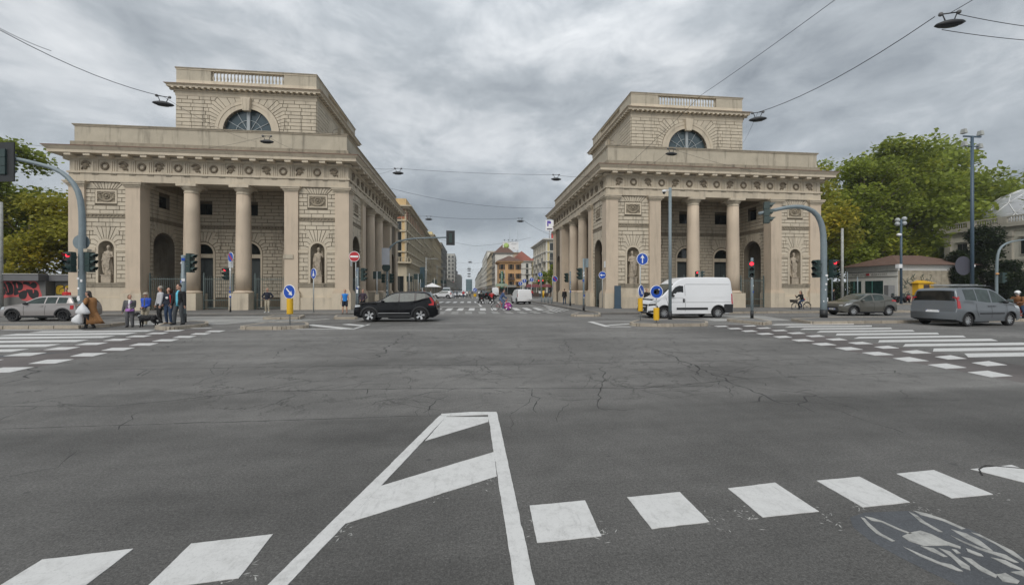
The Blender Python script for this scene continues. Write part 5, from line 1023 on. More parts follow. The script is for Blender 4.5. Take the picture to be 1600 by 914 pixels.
def crown_mesh(seed, h, r, clumps, leaves, size, z0f=.25, shape=1.0, squash=.85):
    rr = random.Random(seed); mb = MB(); var = []
    cl = []
    for i in range(clumps):
        while True:
            p = Vector((rr.uniform(-1, 1), rr.uniform(-1, 1), rr.uniform(-1, 1)))
            if .25 < p.length < 1: break
        p = p.normalized() * (p.length ** .5); zc = h * (z0f + 1) / 2; zr = h * (1 - z0f) / 2 * .9; t = (p.z + 1) / 2
        w_ = r * (1 - .28 * t) if shape > .5 else r * (1.05 - .8 * t)
        cl.append((Vector((p.x * w_ * .8, p.y * w_ * .8, zc + p.z * zr)), rr.uniform(.16, .34) * r, rr.uniform(-.22, .2)))
    for c, cr_, cv in cl:
        n = int(leaves * (cr_ / (.28 * r)) ** 2)
        for k in range(n):
            d = Vector((rr.gauss(0, 1), rr.gauss(0, 1), rr.gauss(0, 1))).normalized(); q = rr.random() ** .33; p = c + Vector((d.x, d.y, d.z * squash)) * cr_ * (q if rr.random() < .75 else q * 1.3)
            a = Vector((rr.gauss(0, 1), rr.gauss(0, 1), rr.gauss(0, .6))).normalized(); b = a.cross(Vector((rr.gauss(0, .5), rr.gauss(0, .5), 1)).normalized()); b = b.normalized() if b.length > .1 else Vector((0, 0, 1)); s = size * rr.uniform(.6, 1.3)
            mb.add([p - a * s * .5, p + b * s * .38, p + a * s * .55, p - b * s * .38], [(0, 1, 2, 3)]); var.append(min(1, max(0, .42 + cv + rr.uniform(-.22, .22))))
    me = bpy.data.meshes.new('crown'); me.from_pydata([tuple(v) for v in mb.v], [], mb.f); at_ = me.attributes.new('leafvar', 'FLOAT', 'FACE'); at_.data.foreach_set('value', var); me.update(); return me, cl
TREES = {}
def tree(name, label, loc, kind, sc=1.0, rz=0.0, group=None, cat='tree', leaf=None):
    if kind not in TREES:
        seed, h, r, cn, ln, size, z0f, shp = {'A': (5, 21, 8.2, 40, 430, .5, .16, 1), 'B': (9, 23, 7.6, 42, 430, .5, .2, 1), 'C': (14, 19, 8.6, 40, 430, .5, .12, 1), 'M': (3, 10.5, 4.2, 44, 520, .32, .02, 0), 'S': (7, 6, 2.2, 16, 200, .3, .3, 1), 'R': (8, 21, 6.6, 30, 420, .42, .6, 1)}[kind]
        me, cl = crown_mesh(seed, h, r, cn, ln, size, z0f, shp); tb = MB(); rr = random.Random(seed); tb.tube([(0, 0, 0), (.1, .05, h * .12), (.0, .1, h * .3), (.1, 0, h * .55), (0, 0, h * .85)], [h * .024, h * .019, h * .016, h * .011, h * .003], 8)
        for c, cr_, cv in cl[::2]: z = min(c.z * .6, h * .5); tb.tube([(0, 0, z), (c.x * .45, c.y * .45, (z + c.z) / 2 + .3), tuple(c)], [h * .008, h * .005, h * .002], 5)
        TREES[kind] = (me, tb.mesh('trunk', bark))
    me, tm = TREES[kind]; T = thing(name, label, cat, loc, rz, group); lm = leaf or lf_a; key = (kind, lm.name)
    if key not in TREES: m2 = me.copy(); m2.materials.clear(); m2.materials.append(lm); TREES[key] = m2
    inst('crown', TREES[key], T); inst('trunk', tm, T); T.scale = (sc,) * 3; return T
gt = 'plane trees of the park on the right'
for i, (x, y, k, sc, rz, lf, lb) in enumerate([(50.0, 57, 'C', 1.1, 0, lf_b, 'yellowing plane tree next to the right gatehouse'), (62, 64, 'A', 1.12, 1, lf_a, 'plane tree behind the white shop house'), (69, 63, 'B', 1.12, 2.2, lf_a, 'plane tree right of the white shop house'), (77, 64, 'B', 1.3, 4, lf_a, 'tallest plane tree behind the floodlight mast'), (116, 84, 'A', 1.75, .5, lf_a, 'plane tree behind the villa roof'), (57, 70, 'B', 1.05, 3, lf_b, 'yellowing plane tree set back behind the gatehouse'), (71, 78, 'C', 1.15, 2, lf_a, 'plane tree in the second row of the park'), (80.5, 43.5, 'R', 1.0, 5, lf_a, 'plane tree at the right edge, overhanging the villa'), (88, 74, 'B', 1.38, 1.4, lf_a, 'plane tree between the floodlight mast and the villa roof'), (64, 82, 'C', 1.35, 5.2, lf_a, 'plane tree farthest back in the park'), (48, 66, 'A', 1.0, 2.6, lf_b, 'yellowing plane tree directly behind the right gatehouse corner'), (100, 77, 'C', 1.75, 3.3, lf_a, 'plane tree rising left of the dome')]): tree('plane_tree', lb, (x, y, 0), k, sc, rz, gt, leaf=lf)
tree('magnolia_tree', 'dark glossy magnolia in front of the villa', (74.5, 50.5, 0), 'M', 1.08, 0, leaf=lf_d); tree('magnolia_tree', 'smaller dark magnolia between the shop house and the villa', (70, 50.2, 0), 'M', .72, 2, leaf=lf_d)
gl_ = 'trees behind the graffiti kiosk on the left'
for x, y, k, sc, rz, lf, lb in [(-37, 46, 'C', .74, 1, lf_b, 'yellow green tree closest to the left gatehouse'), (-47, 46, 'B', .76, 0, lf_a, 'tall green tree at the left edge'), (-43, 44, 'C', .60, 4, lf_b, 'lower yellow green tree behind the kiosk'), (-57, 52, 'A', .85, 2, lf_a, 'green tree farthest left behind the kiosk')]: tree('street_tree', lb, (x, y, 0), k, sc, rz, gl_, leaf=lf)
# hedges and shrubs that fill the park edge under the trees
for x, y, s_, lb in [(52, 61, 1.0, 'shrub under the yellowing plane tree'), (-34, 41.5, .72, 'dark shrub between kiosk and gatehouse'), (21.6, 98, .75, 'street tree by the parking signs'), (19.5, 104, .9, 'street tree before the yellow block'), (24.0, 108, 1.25, 'bushy tree against the cream and yellow block')]: tree('shrub', lb, (x, y, 0), 'S', s_ * 1.25, x, 'shrubs and small trees', 'shrub', leaf=lf_a if x > 0 else lf_d)
for x, y, w_, h, lb in [(44, 52, 7, 3.2, 'dark hedge behind the right gatehouse corner'), (52, 55, 5, 3.0, 'dark hedge left of the white shop house'), (84, 56, 7, 3, 'dark hedge below the villa')]:
    mb = MB(); rr = random.Random(int(x)); var = []
    for k in range(5200): p = Vector((rr.uniform(-w_, w_), rr.gauss(0, .7), rr.random() ** .8 * h)); a = Vector((rr.gauss(0, 1), rr.gauss(0, 1), rr.gauss(0, 1))).normalized() * .16; b = a.orthogonal(); mb.add([p - a, p + b, p + a, p - b], [(0, 1, 2, 3)]); var.append(rr.uniform(.2, .6))
    me = mb.mesh('hedge', lf_d); at_ = me.attributes.new('leafvar', 'FLOAT', 'FACE'); at_.data.foreach_set('value', var); tag(inst('hedge', me, None, (x, y, 0)), lb, 'hedge', 'hedges of the park')
# ================================================================ CARS
def paintm(name, col, metal=0.35, rough=0.32):
    return mat(name, col, rough, metal=metal, var=0.03, coat=0.6, spec=0.5)
tyre_m = mat('tyre rubber', (0.02, 0.02, 0.021), 0.85, var=0.2); trim_m = mat('black plastic trim', (0.022, 0.023, 0.025), 0.6, var=0.15)
alloy = mat('silver alloy', (0.52, 0.53, 0.54), 0.35, metal=0.6, var=0.05); alloy_d = mat('dark alloy', (0.03, 0.03, 0.032), 0.4, metal=0.4, var=0.05)
cglass = mat('car glass', (0.045, 0.06, 0.056), 0.06, var=0.9, scale=2.2, spec=0.4); cglass_d = mat('tinted car glass', (0.008, 0.009, 0.009), 0.05, var=0.4, spec=0.6)
tail_m = mat('red tail lamp', (0.42, 0.01, 0.014), 0.15, var=0.3, scale=12, spec=0.7); head_m = mat('headlamp glass', (0.55, 0.57, 0.58), 0.12, metal=0.3, var=0.15, scale=20)
plate_m = mat('number plate', (0.72, 0.72, 0.72), 0.4, var=0.05); plate_b = mat('blue plate band', (0.02, 0.06, 0.35), 0.4); gap_m = mat('panel gap', (0.01, 0.01, 0.01), 0.8)
WHEELS = {}
def wheel_parts(r, style):
    key = (round(r, 3), style)
    if key in WHEELS: return WHEELS[key]
    M = Matrix.Rotation(R(90), 4, 'X'); w_ = 0.105; ri = r * 0.68
    ty = MB().lathe([(ri, -w_), (r * 0.93, -w_), (r * 0.985, -w_ * 0.75), (r, -w_ * 0.4), (r, w_ * 0.4), (r * 0.985, w_ * 0.75), (r * 0.93, w_), (ri, w_), (ri, -w_)], 28, M).mesh('tyre', tyre_m)
    rm = MB(); rm.lathe([(0.0, -0.02), (ri, -0.02), (ri, 0.09), (ri * 0.94, 0.085), (ri * 0.92, 0.0), (0.0, 0.0)], 24, M)
    rm.mi = 1; n = {'five': 5, 'multi': 10, 'steel': 12, 'dark': 8}[style]; sw = {'five': 0.30, 'multi': 0.16, 'steel': 0.1, 'dark': 0.16}[style]
    for i in range(n):
        a = 2 * PI * i / n; c, s = math.cos(a), math.sin(a); q = lambda rr, t, d: (rr * c - t * s, -d, rr * s + t * c)
        wi, wo_ = sw * ri * 0.5, sw * ri * (0.85 if style == 'five' else 0.6)
        rm.add([q(ri * .15, -wi, .055), q(ri * .15, wi, .055), q(ri * .97, wo_, .08), q(ri * .97, -wo_, .08), q(ri * .15, -wi, .0), q(ri * .15, wi, .0), q(ri * .97, wo_, .0), q(ri * .97, -wo_, .0)], [(0, 1, 2, 3), (0, 4, 5, 1), (1, 5, 6, 2), (2, 6, 7, 3), (3, 7, 4, 0)])
    rm.lathe([(0.0, -0.07), (ri * .2, -0.065), (ri * .22, -0.03), (ri * .22, 0)], 12, Matrix.Rotation(R(90), 4, 'X'))
    rm.lathe([(ri * .95, -0.085), (ri * 1.0, -0.1), (ri * 1.03, -0.09)], 24, M) if False else None
    sp = alloy_d if style == 'dark' else alloy
    WHEELS[key] = (ty, rm.mesh('rim', [alloy_d if style != 'steel' else trim_m, sp])); return WHEELS[key]
def interp(P, x):
    if x <= P[0][0]: return P[0][1]
    for a, b in zip(P[:-1], P[1:]):
        if x <= b[0]:
            t = (x - a[0]) / max(1e-6, b[0] - a[0]); return a[1] + (b[1] - a[1]) * t
    return P[-1][1]
def car(name, label, cat, loc, rz, S, pm, group=None, body_far=False):
    """S: spec dict; x runs from the nose (0) to the tail (L); the nose points to local -x"""
    T = thing(name, label, cat, loc, rz, group); Ln, W, H, r = S['L'], S['W'], S['H'], S['r']; hx = Ln / 2
    wx = S['wheels']; Ra = r + S.get('gap', 0.055); top = S['top']; belt = S['belt']; sill = S.get('sill', 0.22)
    xs = set(); x = 0.0; st = 0.09
    while x < Ln: xs.add(round(x, 3)); x += st
    xs |= {0.0, 0.03, Ln, Ln - 0.03} | {round(p[0], 3) for p in top if 0 <= p[0] <= Ln}
    for w_ in wx:
        for i in range(0, 13): xs.add(round(w_ - Ra * math.cos(PI * i / 12), 3))
    for a, b in S['win']: xs |= {a, b}
    for k in ('ws', 'rw'):
        if k in S: xs |= set(S[k])
    xs = sorted(xs); q = [xs[0]]
    for x in xs[1:]:
        if x - q[-1] > 0.012: q.append(x)
    xs = q
    sm_ = S.get('smooth', 0.05)
    zt = lambda x: (interp(top, x - sm_) + interp(top, x) + interp(top, x + sm_)) / 3
    def zb(x):
        z = sill + (0.1 * max(0, (0.35 - x) / 0.35) if x < 0.35 else 0) + (0.1 * max(0, (x - Ln + 0.35) / 0.35) if x > Ln - 0.35 else 0)
        for w_ in wx:
            if abs(x - w_) < Ra: z = max(z, r + math.sqrt(Ra * Ra - (x - w_) ** 2))
        return z
    bz = lambda x: interp(belt, x)
    th = S.get('tumble', 0.2); pf = S.get('plan', 0.14)
    def yf(x, z):
        d = 0.75; e = max(0, (d - x) / d, (x - Ln + 0.6) / 0.6 * S.get('tailf', 0.7)); f = 1 - pf * e * e
        b = bz(x); h = W / 2
        if z < b:
            t = (z - sill) / max(0.1, b - sill); y = h * (0.945 + 0.055 * math.sin(PI * min(1, max(0, t * 0.85 + 0.1))))
        else: t = (z - b) / max(0.1, H - b); y = h * 0.975 - th * min(1.15, t) ** 1.15 * (0.85 + .15 * t)
        return y * f
    cols = []; NB = 5
    for x in xs:
        zt_ = zt(x); b = min(bz(x), zt_ - 0.03); z0 = min(zb(x), zt_ - 0.12); zs = [z0 + (b - z0) * t for t in (0, 0.3, 0.6, 0.88, 1.0)]
        g0 = min(b + 0.035, zt_ - 0.02); g1 = max(g0 + 0.004, zt_ - 0.075); zs += [g0, (g0 + g1) / 2, g1]
        c = [(yf(x, z), z) for z in zs]; ye = yf(x, zt_) ; c.append((yf(x, zt_ - 0.03) * 0.985, zt_ - 0.02))
        for f, dz in ((0.93, 0.0), (0.8, 0.012), (0.45, 0.022), (0.0, 0.026)): c.append((ye * f, zt_ + dz - 0.002))
        cols.append(c)
    nr = len(cols[0]); body, wsc, rwn = MB(), MB(), MB(); gls = {}
    def V(i, j, s): y, z = cols[i][j]; return (xs[i] - hx, s * y, z)
    for s in (1, -1):
        for i in range(len(xs) - 1):
            xa, xb = xs[i], xs[i + 1]; mid = (xa + xb) / 2
            for j in range(nr - 1):
                t = body
                if j in (5, 6) and any(a - 1e-6 <= xa and xb <= b + 1e-6 for a, b in S['win']) and min(cols[i][7][1] - cols[i][5][1], cols[i + 1][7][1] - cols[i + 1][5][1]) > 0.012: t = gls.setdefault((s, next(k for k, (a, b) in enumerate(S['win']) if a - 1e-6 <= xa and xb <= b + 1e-6)), MB())
                if j >= 9 and 'ws' in S and S['ws'][0] - 1e-6 <= xa and xb <= S['ws'][1] + 1e-6: t = wsc
                if j >= 9 and 'rw' in S and S['rw'][0] - 1e-6 <= xa and xb <= S['rw'][1] + 1e-6: t = rwn
                t.add([V(i, j, s), V(i + 1, j, s), V(i + 1, j + 1, s), V(i, j + 1, s)], [(0, 1, 2, 3)], True)
    for i in (0, len(xs) - 1):
        for j in range(nr - 1): body.add([V(i, j, 1), V(i, j + 1, 1), V(i, j + 1, -1), V(i, j, -1)], [(0, 1, 2, 3)], True)
    def weld(o, ang=True):
        bm = bmesh.new(); bm.from_mesh(o.data); bmesh.ops.remove_doubles(bm, verts=bm.verts, dist=0.0008); bmesh.ops.recalc_face_normals(bm, faces=bm.faces); bm.to_mesh(o.data); bm.free()
        return o
    weld(body.build('body', pm, T))
    for gl in gls.values(): weld(gl.build('side_window', S.get('gm', cglass), T))
    if wsc.f: weld(wsc.build('windscreen', cglass, T))
    if rwn.f: weld(rwn.build('rear_window', S.get('gm2', S.get('gm', cglass)), T))
    MB().box(-hx + 0.25, hx - 0.2, -W / 2 + 0.17, W / 2 - 0.17, sill - 0.02, min(H * 0.5, bz(Ln / 2) - .12)).build('underbody', trim_m, T)
    ty, rm = wheel_parts(r, S.get('rim', 'multi'))
    for w_ in wx:
        for s in (1, -1):
            wh = inst('wheel', ty, T, (w_ - hx, s * (W / 2 - 0.13), r), 0 if s < 0 else PI); wh.rotation_euler.y = random.random() * 2
            inst('rim', rm, wh)
    def P(x, z, s, o): return (x - hx, s * (yf(x, z) + o), z)
    def clip(poly, ax, lo, hi):
        for val, sg in ((lo, 1), (hi, -1)):
            out = []
            for i in range(len(poly)):
                a, b = poly[i - 1], poly[i]; ia, ib = sg * (a[ax] - val) >= 0, sg * (b[ax] - val) >= 0
                if ia != ib: t = (val - a[ax]) / (b[ax] - a[ax]); out.append((a[0] + (b[0] - a[0]) * t, a[1] + (b[1] - a[1]) * t))
                if ib: out.append(b)
            poly = out
            if len(poly) < 3: return None
        return poly
    def patch(nm, pts, m, o=0.012, sides=(1, -1), sub=1):
        for s in sides:
            mb = MB(); x0, x1 = min(p[0] for p in pts), max(p[0] for p in pts); k = max(1, int((x1 - x0) / 0.1))
            for i in range(k):
                q = clip(pts, 0, x0 + (x1 - x0) * i / k, x0 + (x1 - x0) * (i + 1) / k)
                if q: mb.add([P(x, z, s, o) for x, z in q], [tuple(range(len(q)))])
            n = len(pts); mb.add([P(x, z, s, o) for x, z in pts] + [P(x, z, s, -0.02) for x, z in pts], [(i, (i + 1) % n, n + (i + 1) % n, n + i) for i in range(n)])
            mb.build(nm, m, T)
    def line(pts, w_=0.008):
        mb = MB()
        for s in (1, -1):
            for (xa, za), (xb, zb_2) in zip(pts[:-1], pts[1:]):
                d = Vector((xb - xa, zb_2 - za)).normalized(); n_ = Vector((-d.y, d.x)) * w_; k = max(1, int(math.dist((xa, za), (xb, zb_2)) / 0.15))
                for i in range(k):
                    p = (xa + (xb - xa) * i / k, za + (zb_2 - za) * i / k); q_ = (xa + (xb - xa) * (i + 1) / k, za + (zb_2 - za) * (i + 1) / k)
                    mb.add([P(p[0] - n_.x, p[1] - n_.y, s, .003), P(q_[0] - n_.x, q_[1] - n_.y, s, .003), P(q_[0] + n_.x, q_[1] + n_.y, s, .003), P(p[0] + n_.x, p[1] + n_.y, s, .003)], [(0, 1, 2, 3)])
        return mb
    def xe(z, end):
        if end == 0:
            for x in [i * 0.02 for i in range(80)]:
                if zt(x) >= z: return x
            return 0
        for x in [Ln - i * 0.02 for i in range(80)]:
            if zt(x) >= z: return x
        return Ln
    def endp(nm, pts, m, end, o=0.012, kids_=None):
        sg = -1 if end == 0 else 1; n = len(pts); mb = MB(); o = max(o, 0.035) if end == 0 else o
        mb.add([(xe(z, end) - hx + sg * o, y, z) for y, z in pts] + [(xe(z, end) - hx - sg * 0.03, y, z) for y, z in pts], [tuple(range(n))] + [(i, (i + 1) % n, n + (i + 1) % n, n + i) for i in range(n)]); return mb.build(nm, m, T)
    # wheel arch trims
    if 'arch' in S:
        for w_ in wx:
            n = 12; pts = []
            for s in (1, -1):
                mb = MB(); ro = Ra + S['arch']
                for i in range(n):
                    a, b = PI * i / n, PI * (i + 1) / n; f = lambda a, rr: (w_ + rr * math.cos(a), r + rr * math.sin(a))
                    q4 = [f(a, Ra - .01), f(b, Ra - .01), f(b, ro), f(a, ro)]; mb.add([P(x, z, s, 0.012) for x, z in q4], [(0, 1, 2, 3)], True)
                mb.build('wheel_arch_trim', trim_m, T)
    if 'sillt' in S: patch('sill_trim', [(wx[0] + Ra + .02, sill), (wx[1] - Ra - .02, sill), (wx[1] - Ra - .04, sill + S['sillt']), (wx[0] + Ra + .04, sill + S['sillt'])], trim_m, 0.014)
    dm = MB()
    for ln in S.get('doors', []): o_ = line(ln); dm.v, dm.f, dm.m, dm.sm = dm.v + o_.v, dm.f + [tuple(k + len(dm.v) for k in f) for f in o_.f], dm.m + o_.m, dm.sm + o_.sm
    if dm.f: dm.build('door_gap', gap_m, T)
    for a, z in S.get('handles', []):
        for s in (1, -1): p = P(a, z, s, 0.01); MB().box(p[0] - 0.09, p[0] + 0.09, min(p[1], p[1] + s * .03), max(p[1], p[1] + s * .03), z - 0.016, z + 0.016).build('door_handle', S.get('hm', pm), T)
    for pts, m_ in S.get('patches', []): patch('side_moulding', pts, m_)
    for pts in S.get('tails', []): patch('tail_lamp', pts, tail_m, 0.015)
    for pts in S.get('heads', []): patch('headlamp', pts, head_m, 0.012)
    for end, nm, pts, m_ in S.get('ends', []):
        endp(nm, pts, m_, end)
        if min(p[0] for p in pts) > 0: endp(nm, [(-y, z) for y, z in pts][::-1], m_, end)
    zp = S.get('plate', (0.42, 0.8)); pw = 0.26
    for end, z in ((0, zp[0]), (1, zp[1])):
        pl = endp('number_plate', [(-pw, z - .055), (pw, z - .055), (pw, z + .055), (-pw, z + .055)], plate_m, end, 0.02)
        sg = -1 if end == 0 else 1; X = xe(z, end) - hx + sg * (0.04 if end == 0 else 0.024)
        for y in (-pw + .025, pw - .025): MB().box(min(X, X + sg * .002), max(X, X + sg * .002), y - .022, y + .022, z - .05, z + .05).build('plate_band', plate_b, pl)
        pk = MB()
        for k in range(7):
            if k != 2: pk.box(min(X, X + sg * .002), max(X, X + sg * .002), -0.18 + k * .055, -0.147 + k * .055, z - .034, z + .034)
        pk.build('plate_characters', S.get('pc', mat('plate characters', (0.12, 0.12, 0.13), 0.6)), pl)
    if 'mirror' in S:
        a, z = S['mirror']
        for s in (1, -1): p = P(a, z, s, 0.08); MB().ell(p, (0.09, 0.11, 0.075), 8, 6).box(p[0] - .02, p[0] + .03, min(p[1] - s * .14, p[1]), max(p[1] - s * .14, p[1]), z - 0.06, z - 0.03).build('wing_mirror', S.get('mm', pm), T)
    for z in (0,): MB().box(-hx * 0.2, hx * 0.3, -W / 2 + .3, W / 2 - .3, 0.16, 0.24).build('exhaust', trim_m, T)
    return T, P, xe, yf
MINI = dict(L=3.86, W=1.73, H=1.41, r=0.315, wheels=(0.72, 3.21), rim='dark', arch=0.06, sillt=0.1, top=[(0, .45), (.02, .66), (.12, .78), (.35, .86), (1.05, .95), (1.22, 1.0), (1.78, 1.33), (2.05, 1.39), (2.6, 1.41), (3.3, 1.385), (3.5, 1.34), (3.72, 1.02), (3.8, .9), (3.85, .62), (3.86, .4)],
    belt=[(0, .80), (1.2, .93), (3.86, .97)], win=[(1.35, 2.28), (2.34, 2.86), (2.92, 3.4)], ws=(1.22, 1.78), rw=(3.5, 3.72), doors=[[(1.28, .9), (1.3, .35)], [(2.32, .35), (2.36, .92)]], handles=[(2.15, .84)],
    tails=[[(3.58, .66), (3.74, .66), (3.74, .88), (3.58, .88)]], heads=[[(.08, .64), (.3, .66), (.32, .82), (.16, .80)]], ends=[(1, 'tail_lamp', [(.42, .68), (.64, .68), (.64, .9), (.42, .9)], tail_m), (0, 'grille', [(-.45, .35), (.45, .35), (.4, .6), (-.4, .6)], trim_m)], mirror=(1.42, .98), mm=trim_m, plate=(.38, .62))
SUV = dict(L=4.43, W=1.87, H=1.65, r=0.365, wheels=(.83, 3.53), rim='five', arch=0.075, sillt=0.14, sill=0.25, top=[(0, .5), (.02, .82), (.1, .96), (.4, 1.03), (1.2, 1.12), (1.32, 1.16), (1.98, 1.54), (2.3, 1.625), (3.2, 1.64), (3.85, 1.6), (4.05, 1.5), (4.3, 1.12), (4.4, .95), (4.43, .6), (4.43, .42)],
    belt=[(0, .96), (1.2, 1.03), (2.9, 1.07), (3.35, 1.13), (3.9, 1.3), (4.43, 1.3)], win=[(1.45, 2.36), (2.45, 3.2), (3.24, 3.78)], ws=(1.32, 1.98), rw=(4.05, 4.3), doors=[[(1.3, 1.0), (1.28, .4)], [(2.4, .38), (2.42, 1.03)], [(3.3, 1.06), (3.28, .8), (3.1, .6), (3.05, .4)]], handles=[(2.2, .95), (3.1, .97)],
    tails=[[(4.02, 1.32), (4.12, 1.34), (4.28, 1.08), (4.26, .9), (4.0, .9), (3.98, .96), (4.14, 1.0), (4.15, 1.06)]], heads=[[(.05, .8), (.36, .84), (.34, .93), (.08, .93)]], mirror=(1.55, 1.12), patches=[([(1.3, .47), (3.0, .47), (2.9, .5), (1.32, .5)], alloy)],
    ends=[(0, 'grille', [(-.45, .5), (.45, .5), (.5, .8), (-.5, .8)], trim_m), (1, 'tail_lamp', [(.62, .92), (.8, .92), (.78, 1.1), (.66, 1.1)], tail_m)], plate=(.42, .9))
VAN = dict(L=5.41, W=2.05, H=2.52, r=0.345, wheels=(.98, 4.43), rim='steel', gap=0.09, sill=0.28, top=[(0, .42), (.02, .8), (.1, .98), (.3, 1.12), (.78, 1.33), (.86, 1.37), (1.62, 2.1), (1.8, 2.26), (2.15, 2.45), (2.5, 2.51), (4, 2.52), (5.12, 2.51), (5.29, 2.44), (5.37, 1.9), (5.40, 1.0), (5.41, .4)],
    belt=[(0, 1.0), (.9, 1.28), (1.3, 1.3), (5.41, 1.3)], win=[], ws=(.86, 1.62), tumble=0.13, plan=0.2, tailf=0.25, mirror=(1.5, 1.38), mm=trim_m, doors=[[(1.05, 1.36), (1.2, .9), (1.25, .5)], [(2.3, .45), (2.3, 2.05)], [(2.35, 2.08), (5.2, 2.08)], [(2.4, 1.28), (5.25, 1.28)], [(2.35, .98), (5.25, .98)], [(1.25, .98), (2.3, .98)]],
    patches=[([(1.75, .52), (3.75, .52), (3.75, .66), (1.75, .66)], trim_m), ([(4.86, .32), (5.39, .34), (5.39, .86), (4.86, .86), (4.78, .8)], trim_m), ([(0.02, .35), (.62, .35), (.62, .62), (.45, .9), (.06, .88)], trim_m), ([(1.22, 1.3), (1.3, 1.24), (2.2, 1.24), (2.2, 1.98), (1.95, 2.0), (1.7, 1.9), (1.5, 1.68)], cglass_d)],
    tails=[[(5.29, .88), (5.37, .88), (5.35, 1.5), (5.29, 1.5)]], heads=[[(.12, .93), (.6, 1.0), (.78, 1.16), (.5, 1.1), (.14, 1.0)]], handles=[], ends=[(0, 'grille', [(-.75, .42), (.75, .42), (.72, .86), (-.72, .86)], trim_m)], plate=(.5, 1.0), arch=0.05)
HATCH = dict(L=3.94, W=1.75, H=1.5, r=0.325, wheels=(.78, 3.34), rim='multi', arch=0.04, sillt=0.07, top=[(0, .45), (.02, .7), (.15, .8), (.5, .92), (1.0, 1.02), (1.12, 1.06), (1.85, 1.42), (2.15, 1.49), (2.7, 1.5), (3.2, 1.43), (3.45, 1.34), (3.75, 1.06), (3.88, .95), (3.93, .6), (3.94, .42)],
    belt=[(0, .80), (1.1, .93), (2.6, .99), (3.2, 1.08), (3.94, 1.1)], win=[(1.28, 2.15), (2.25, 2.95)], ws=(1.12, 1.85), rw=(3.45, 3.75), doors=[[(1.2, .9), (1.2, .35)], [(2.2, .35), (2.22, .95)], [(3.0, 1.0), (2.95, .7), (2.85, .4)]], handles=[(2.02, .9), (2.8, .95)],
    tails=[[(3.5, .98), (3.85, .95), (3.85, 1.05), (3.55, 1.08)]], heads=[[(.12, .66), (.55, .78), (.75, .9), (.3, .83)]], mirror=(1.38, 1.02), ends=[(0, 'grille', [(-.55, .3), (.55, .3), (.42, .6), (-.42, .6)], trim_m), (0, 'headlamp', [(.45, .64), (.72, .66), (.72, .76), (.5, .74)], head_m)], plate=(.44, .75))
MPV = dict(L=4.39, W=1.83, H=1.84, r=0.315, wheels=(.84, 3.595), rim='multi', gap=0.06, sill=0.24, top=[(0, .5), (.02, .8), (.12, .95), (.5, 1.07), (.9, 1.17), (1.0, 1.2), (1.7, 1.7), (1.95, 1.79), (2.6, 1.84), (3.8, 1.82), (4.22, 1.78), (4.33, 1.1), (4.37, .98), (4.39, .6), (4.39, .42)],
    belt=[(0, .95), (1.0, 1.08), (2.4, 1.1), (3.4, 1.2), (4.39, 1.25)], win=[(1.2, 2.08), (2.16, 3.0), (3.06, 3.8)], ws=(1.0, 1.7), rw=(4.22, 4.33), tumble=0.17, plan=0.12, tailf=0.3, gm=cglass, gm2=cglass_d, doors=[[(1.1, 1.05), (1.15, .4)], [(2.12, .4), (2.12, 1.08)], [(3.1, 1.12), (3.1, .75), (2.95, .45)]], handles=[(1.98, .95), (2.28, .95)], hm=trim_m,
    patches=[([(1.3, .58), (2.9, .58), (2.9, .64), (1.3, .64)], trim_m)], tails=[[(4.12, .86), (4.32, .86), (4.30, 1.38), (4.16, 1.42)]], heads=[[(.1, .8), (.5, .86), (.62, 1.0), (.2, .95)]], mirror=(1.3, 1.15), mm=trim_m,
    ends=[(1, 'tail_lamp', [(.68, .86), (.86, .86), (.82, 1.4), (.7, 1.4)], tail_m), (1, 'rear_glass_panel', [(-.66, .88), (.66, .88), (.62, 1.12), (-.62, 1.12)], cglass_d), (0, 'grille', [(-.5, .5), (.5, .5), (.5, .7), (-.5, .7)], trim_m)], plate=(.5, .72), arch=0.03)
p_mini = paintm('pinkish silver car paint', (0.36, 0.335, 0.325), 0.4); p_black = mat('black car paint', (0.004, 0.0045, 0.006), 0.12, var=0.03, spec=0.35); p_white = mat('white van paint', (0.72, 0.73, 0.745), 0.3, var=0.02, coat=0.4); p_grey = paintm('olive grey car paint', (0.125, 0.122, 0.105), 0.45); p_blue = paintm('blue grey car paint', (0.165, 0.18, 0.195), 0.45)
def cardir(px_, off=0): return px_
# silver hatchback on the left, nose to the left
a = at(27, 501.5); T1 = car('parked_car', 'small silver grey hatchback with black wheels, nose to the left before the graffiti wall', 'car', (-23.75, 24.6 + 0.87, 0), 0, MINI, p_mini)[0]
car('black_suv', 'glossy black sport utility car with five spoke wheels crossing in the middle', 'car', (-3.95, 22.0 + 0.93, 0), R(-1.5), SUV, p_black)
v, Pv, xv, yv = car('white_van', 'tall white panel van in front of the right gatehouse', 'van', (13.55, 23.5 + 0.6, 0), R(-1), VAN, p_white)
for s in (1, -1): p = Pv(2.2, 1.05, s, 0.01); MB().box(p[0] - .05, p[0] + .05, min(p[1], p[1] + s * .03), max(p[1], p[1] + s * .03), .98, 1.2).build('door_handle', trim_m, v)
car('grey_hatchback', 'dark olive grey hatchback waiting behind the right traffic island', 'car', (26.9, 24.0 + 0.95, 0), R(-2), HATCH, p_grey)
m, Pm, xm, ym = car('silver_mpv', 'blue grey family van with roof rack seen from its rear corner', 'car', (24.62, 17.35, 0), PI + R(6), MPV, p_blue)
for s in (1, -1): MB().tube([(-.6, s * .62, 1.83), (-.5, s * .62, 1.9), (1.6, s * .64, 1.9), (1.7, s * .64, 1.84)], 0.02, 6).build('roof_rail', trim_m, m)
for x in (0.0, 1.1): MB().box(x - .03, x + .03, -.72, .72, 1.93, 1.96).build('roof_bar', galv, m)
MB().box(-.1, 1.7, .35, .4, 1.97, 2.0).build('roof_bar', galv, m)
MB().box(-.1, 1.7, -.4, -.35, 1.97, 2.0).build('roof_bar', galv, m)
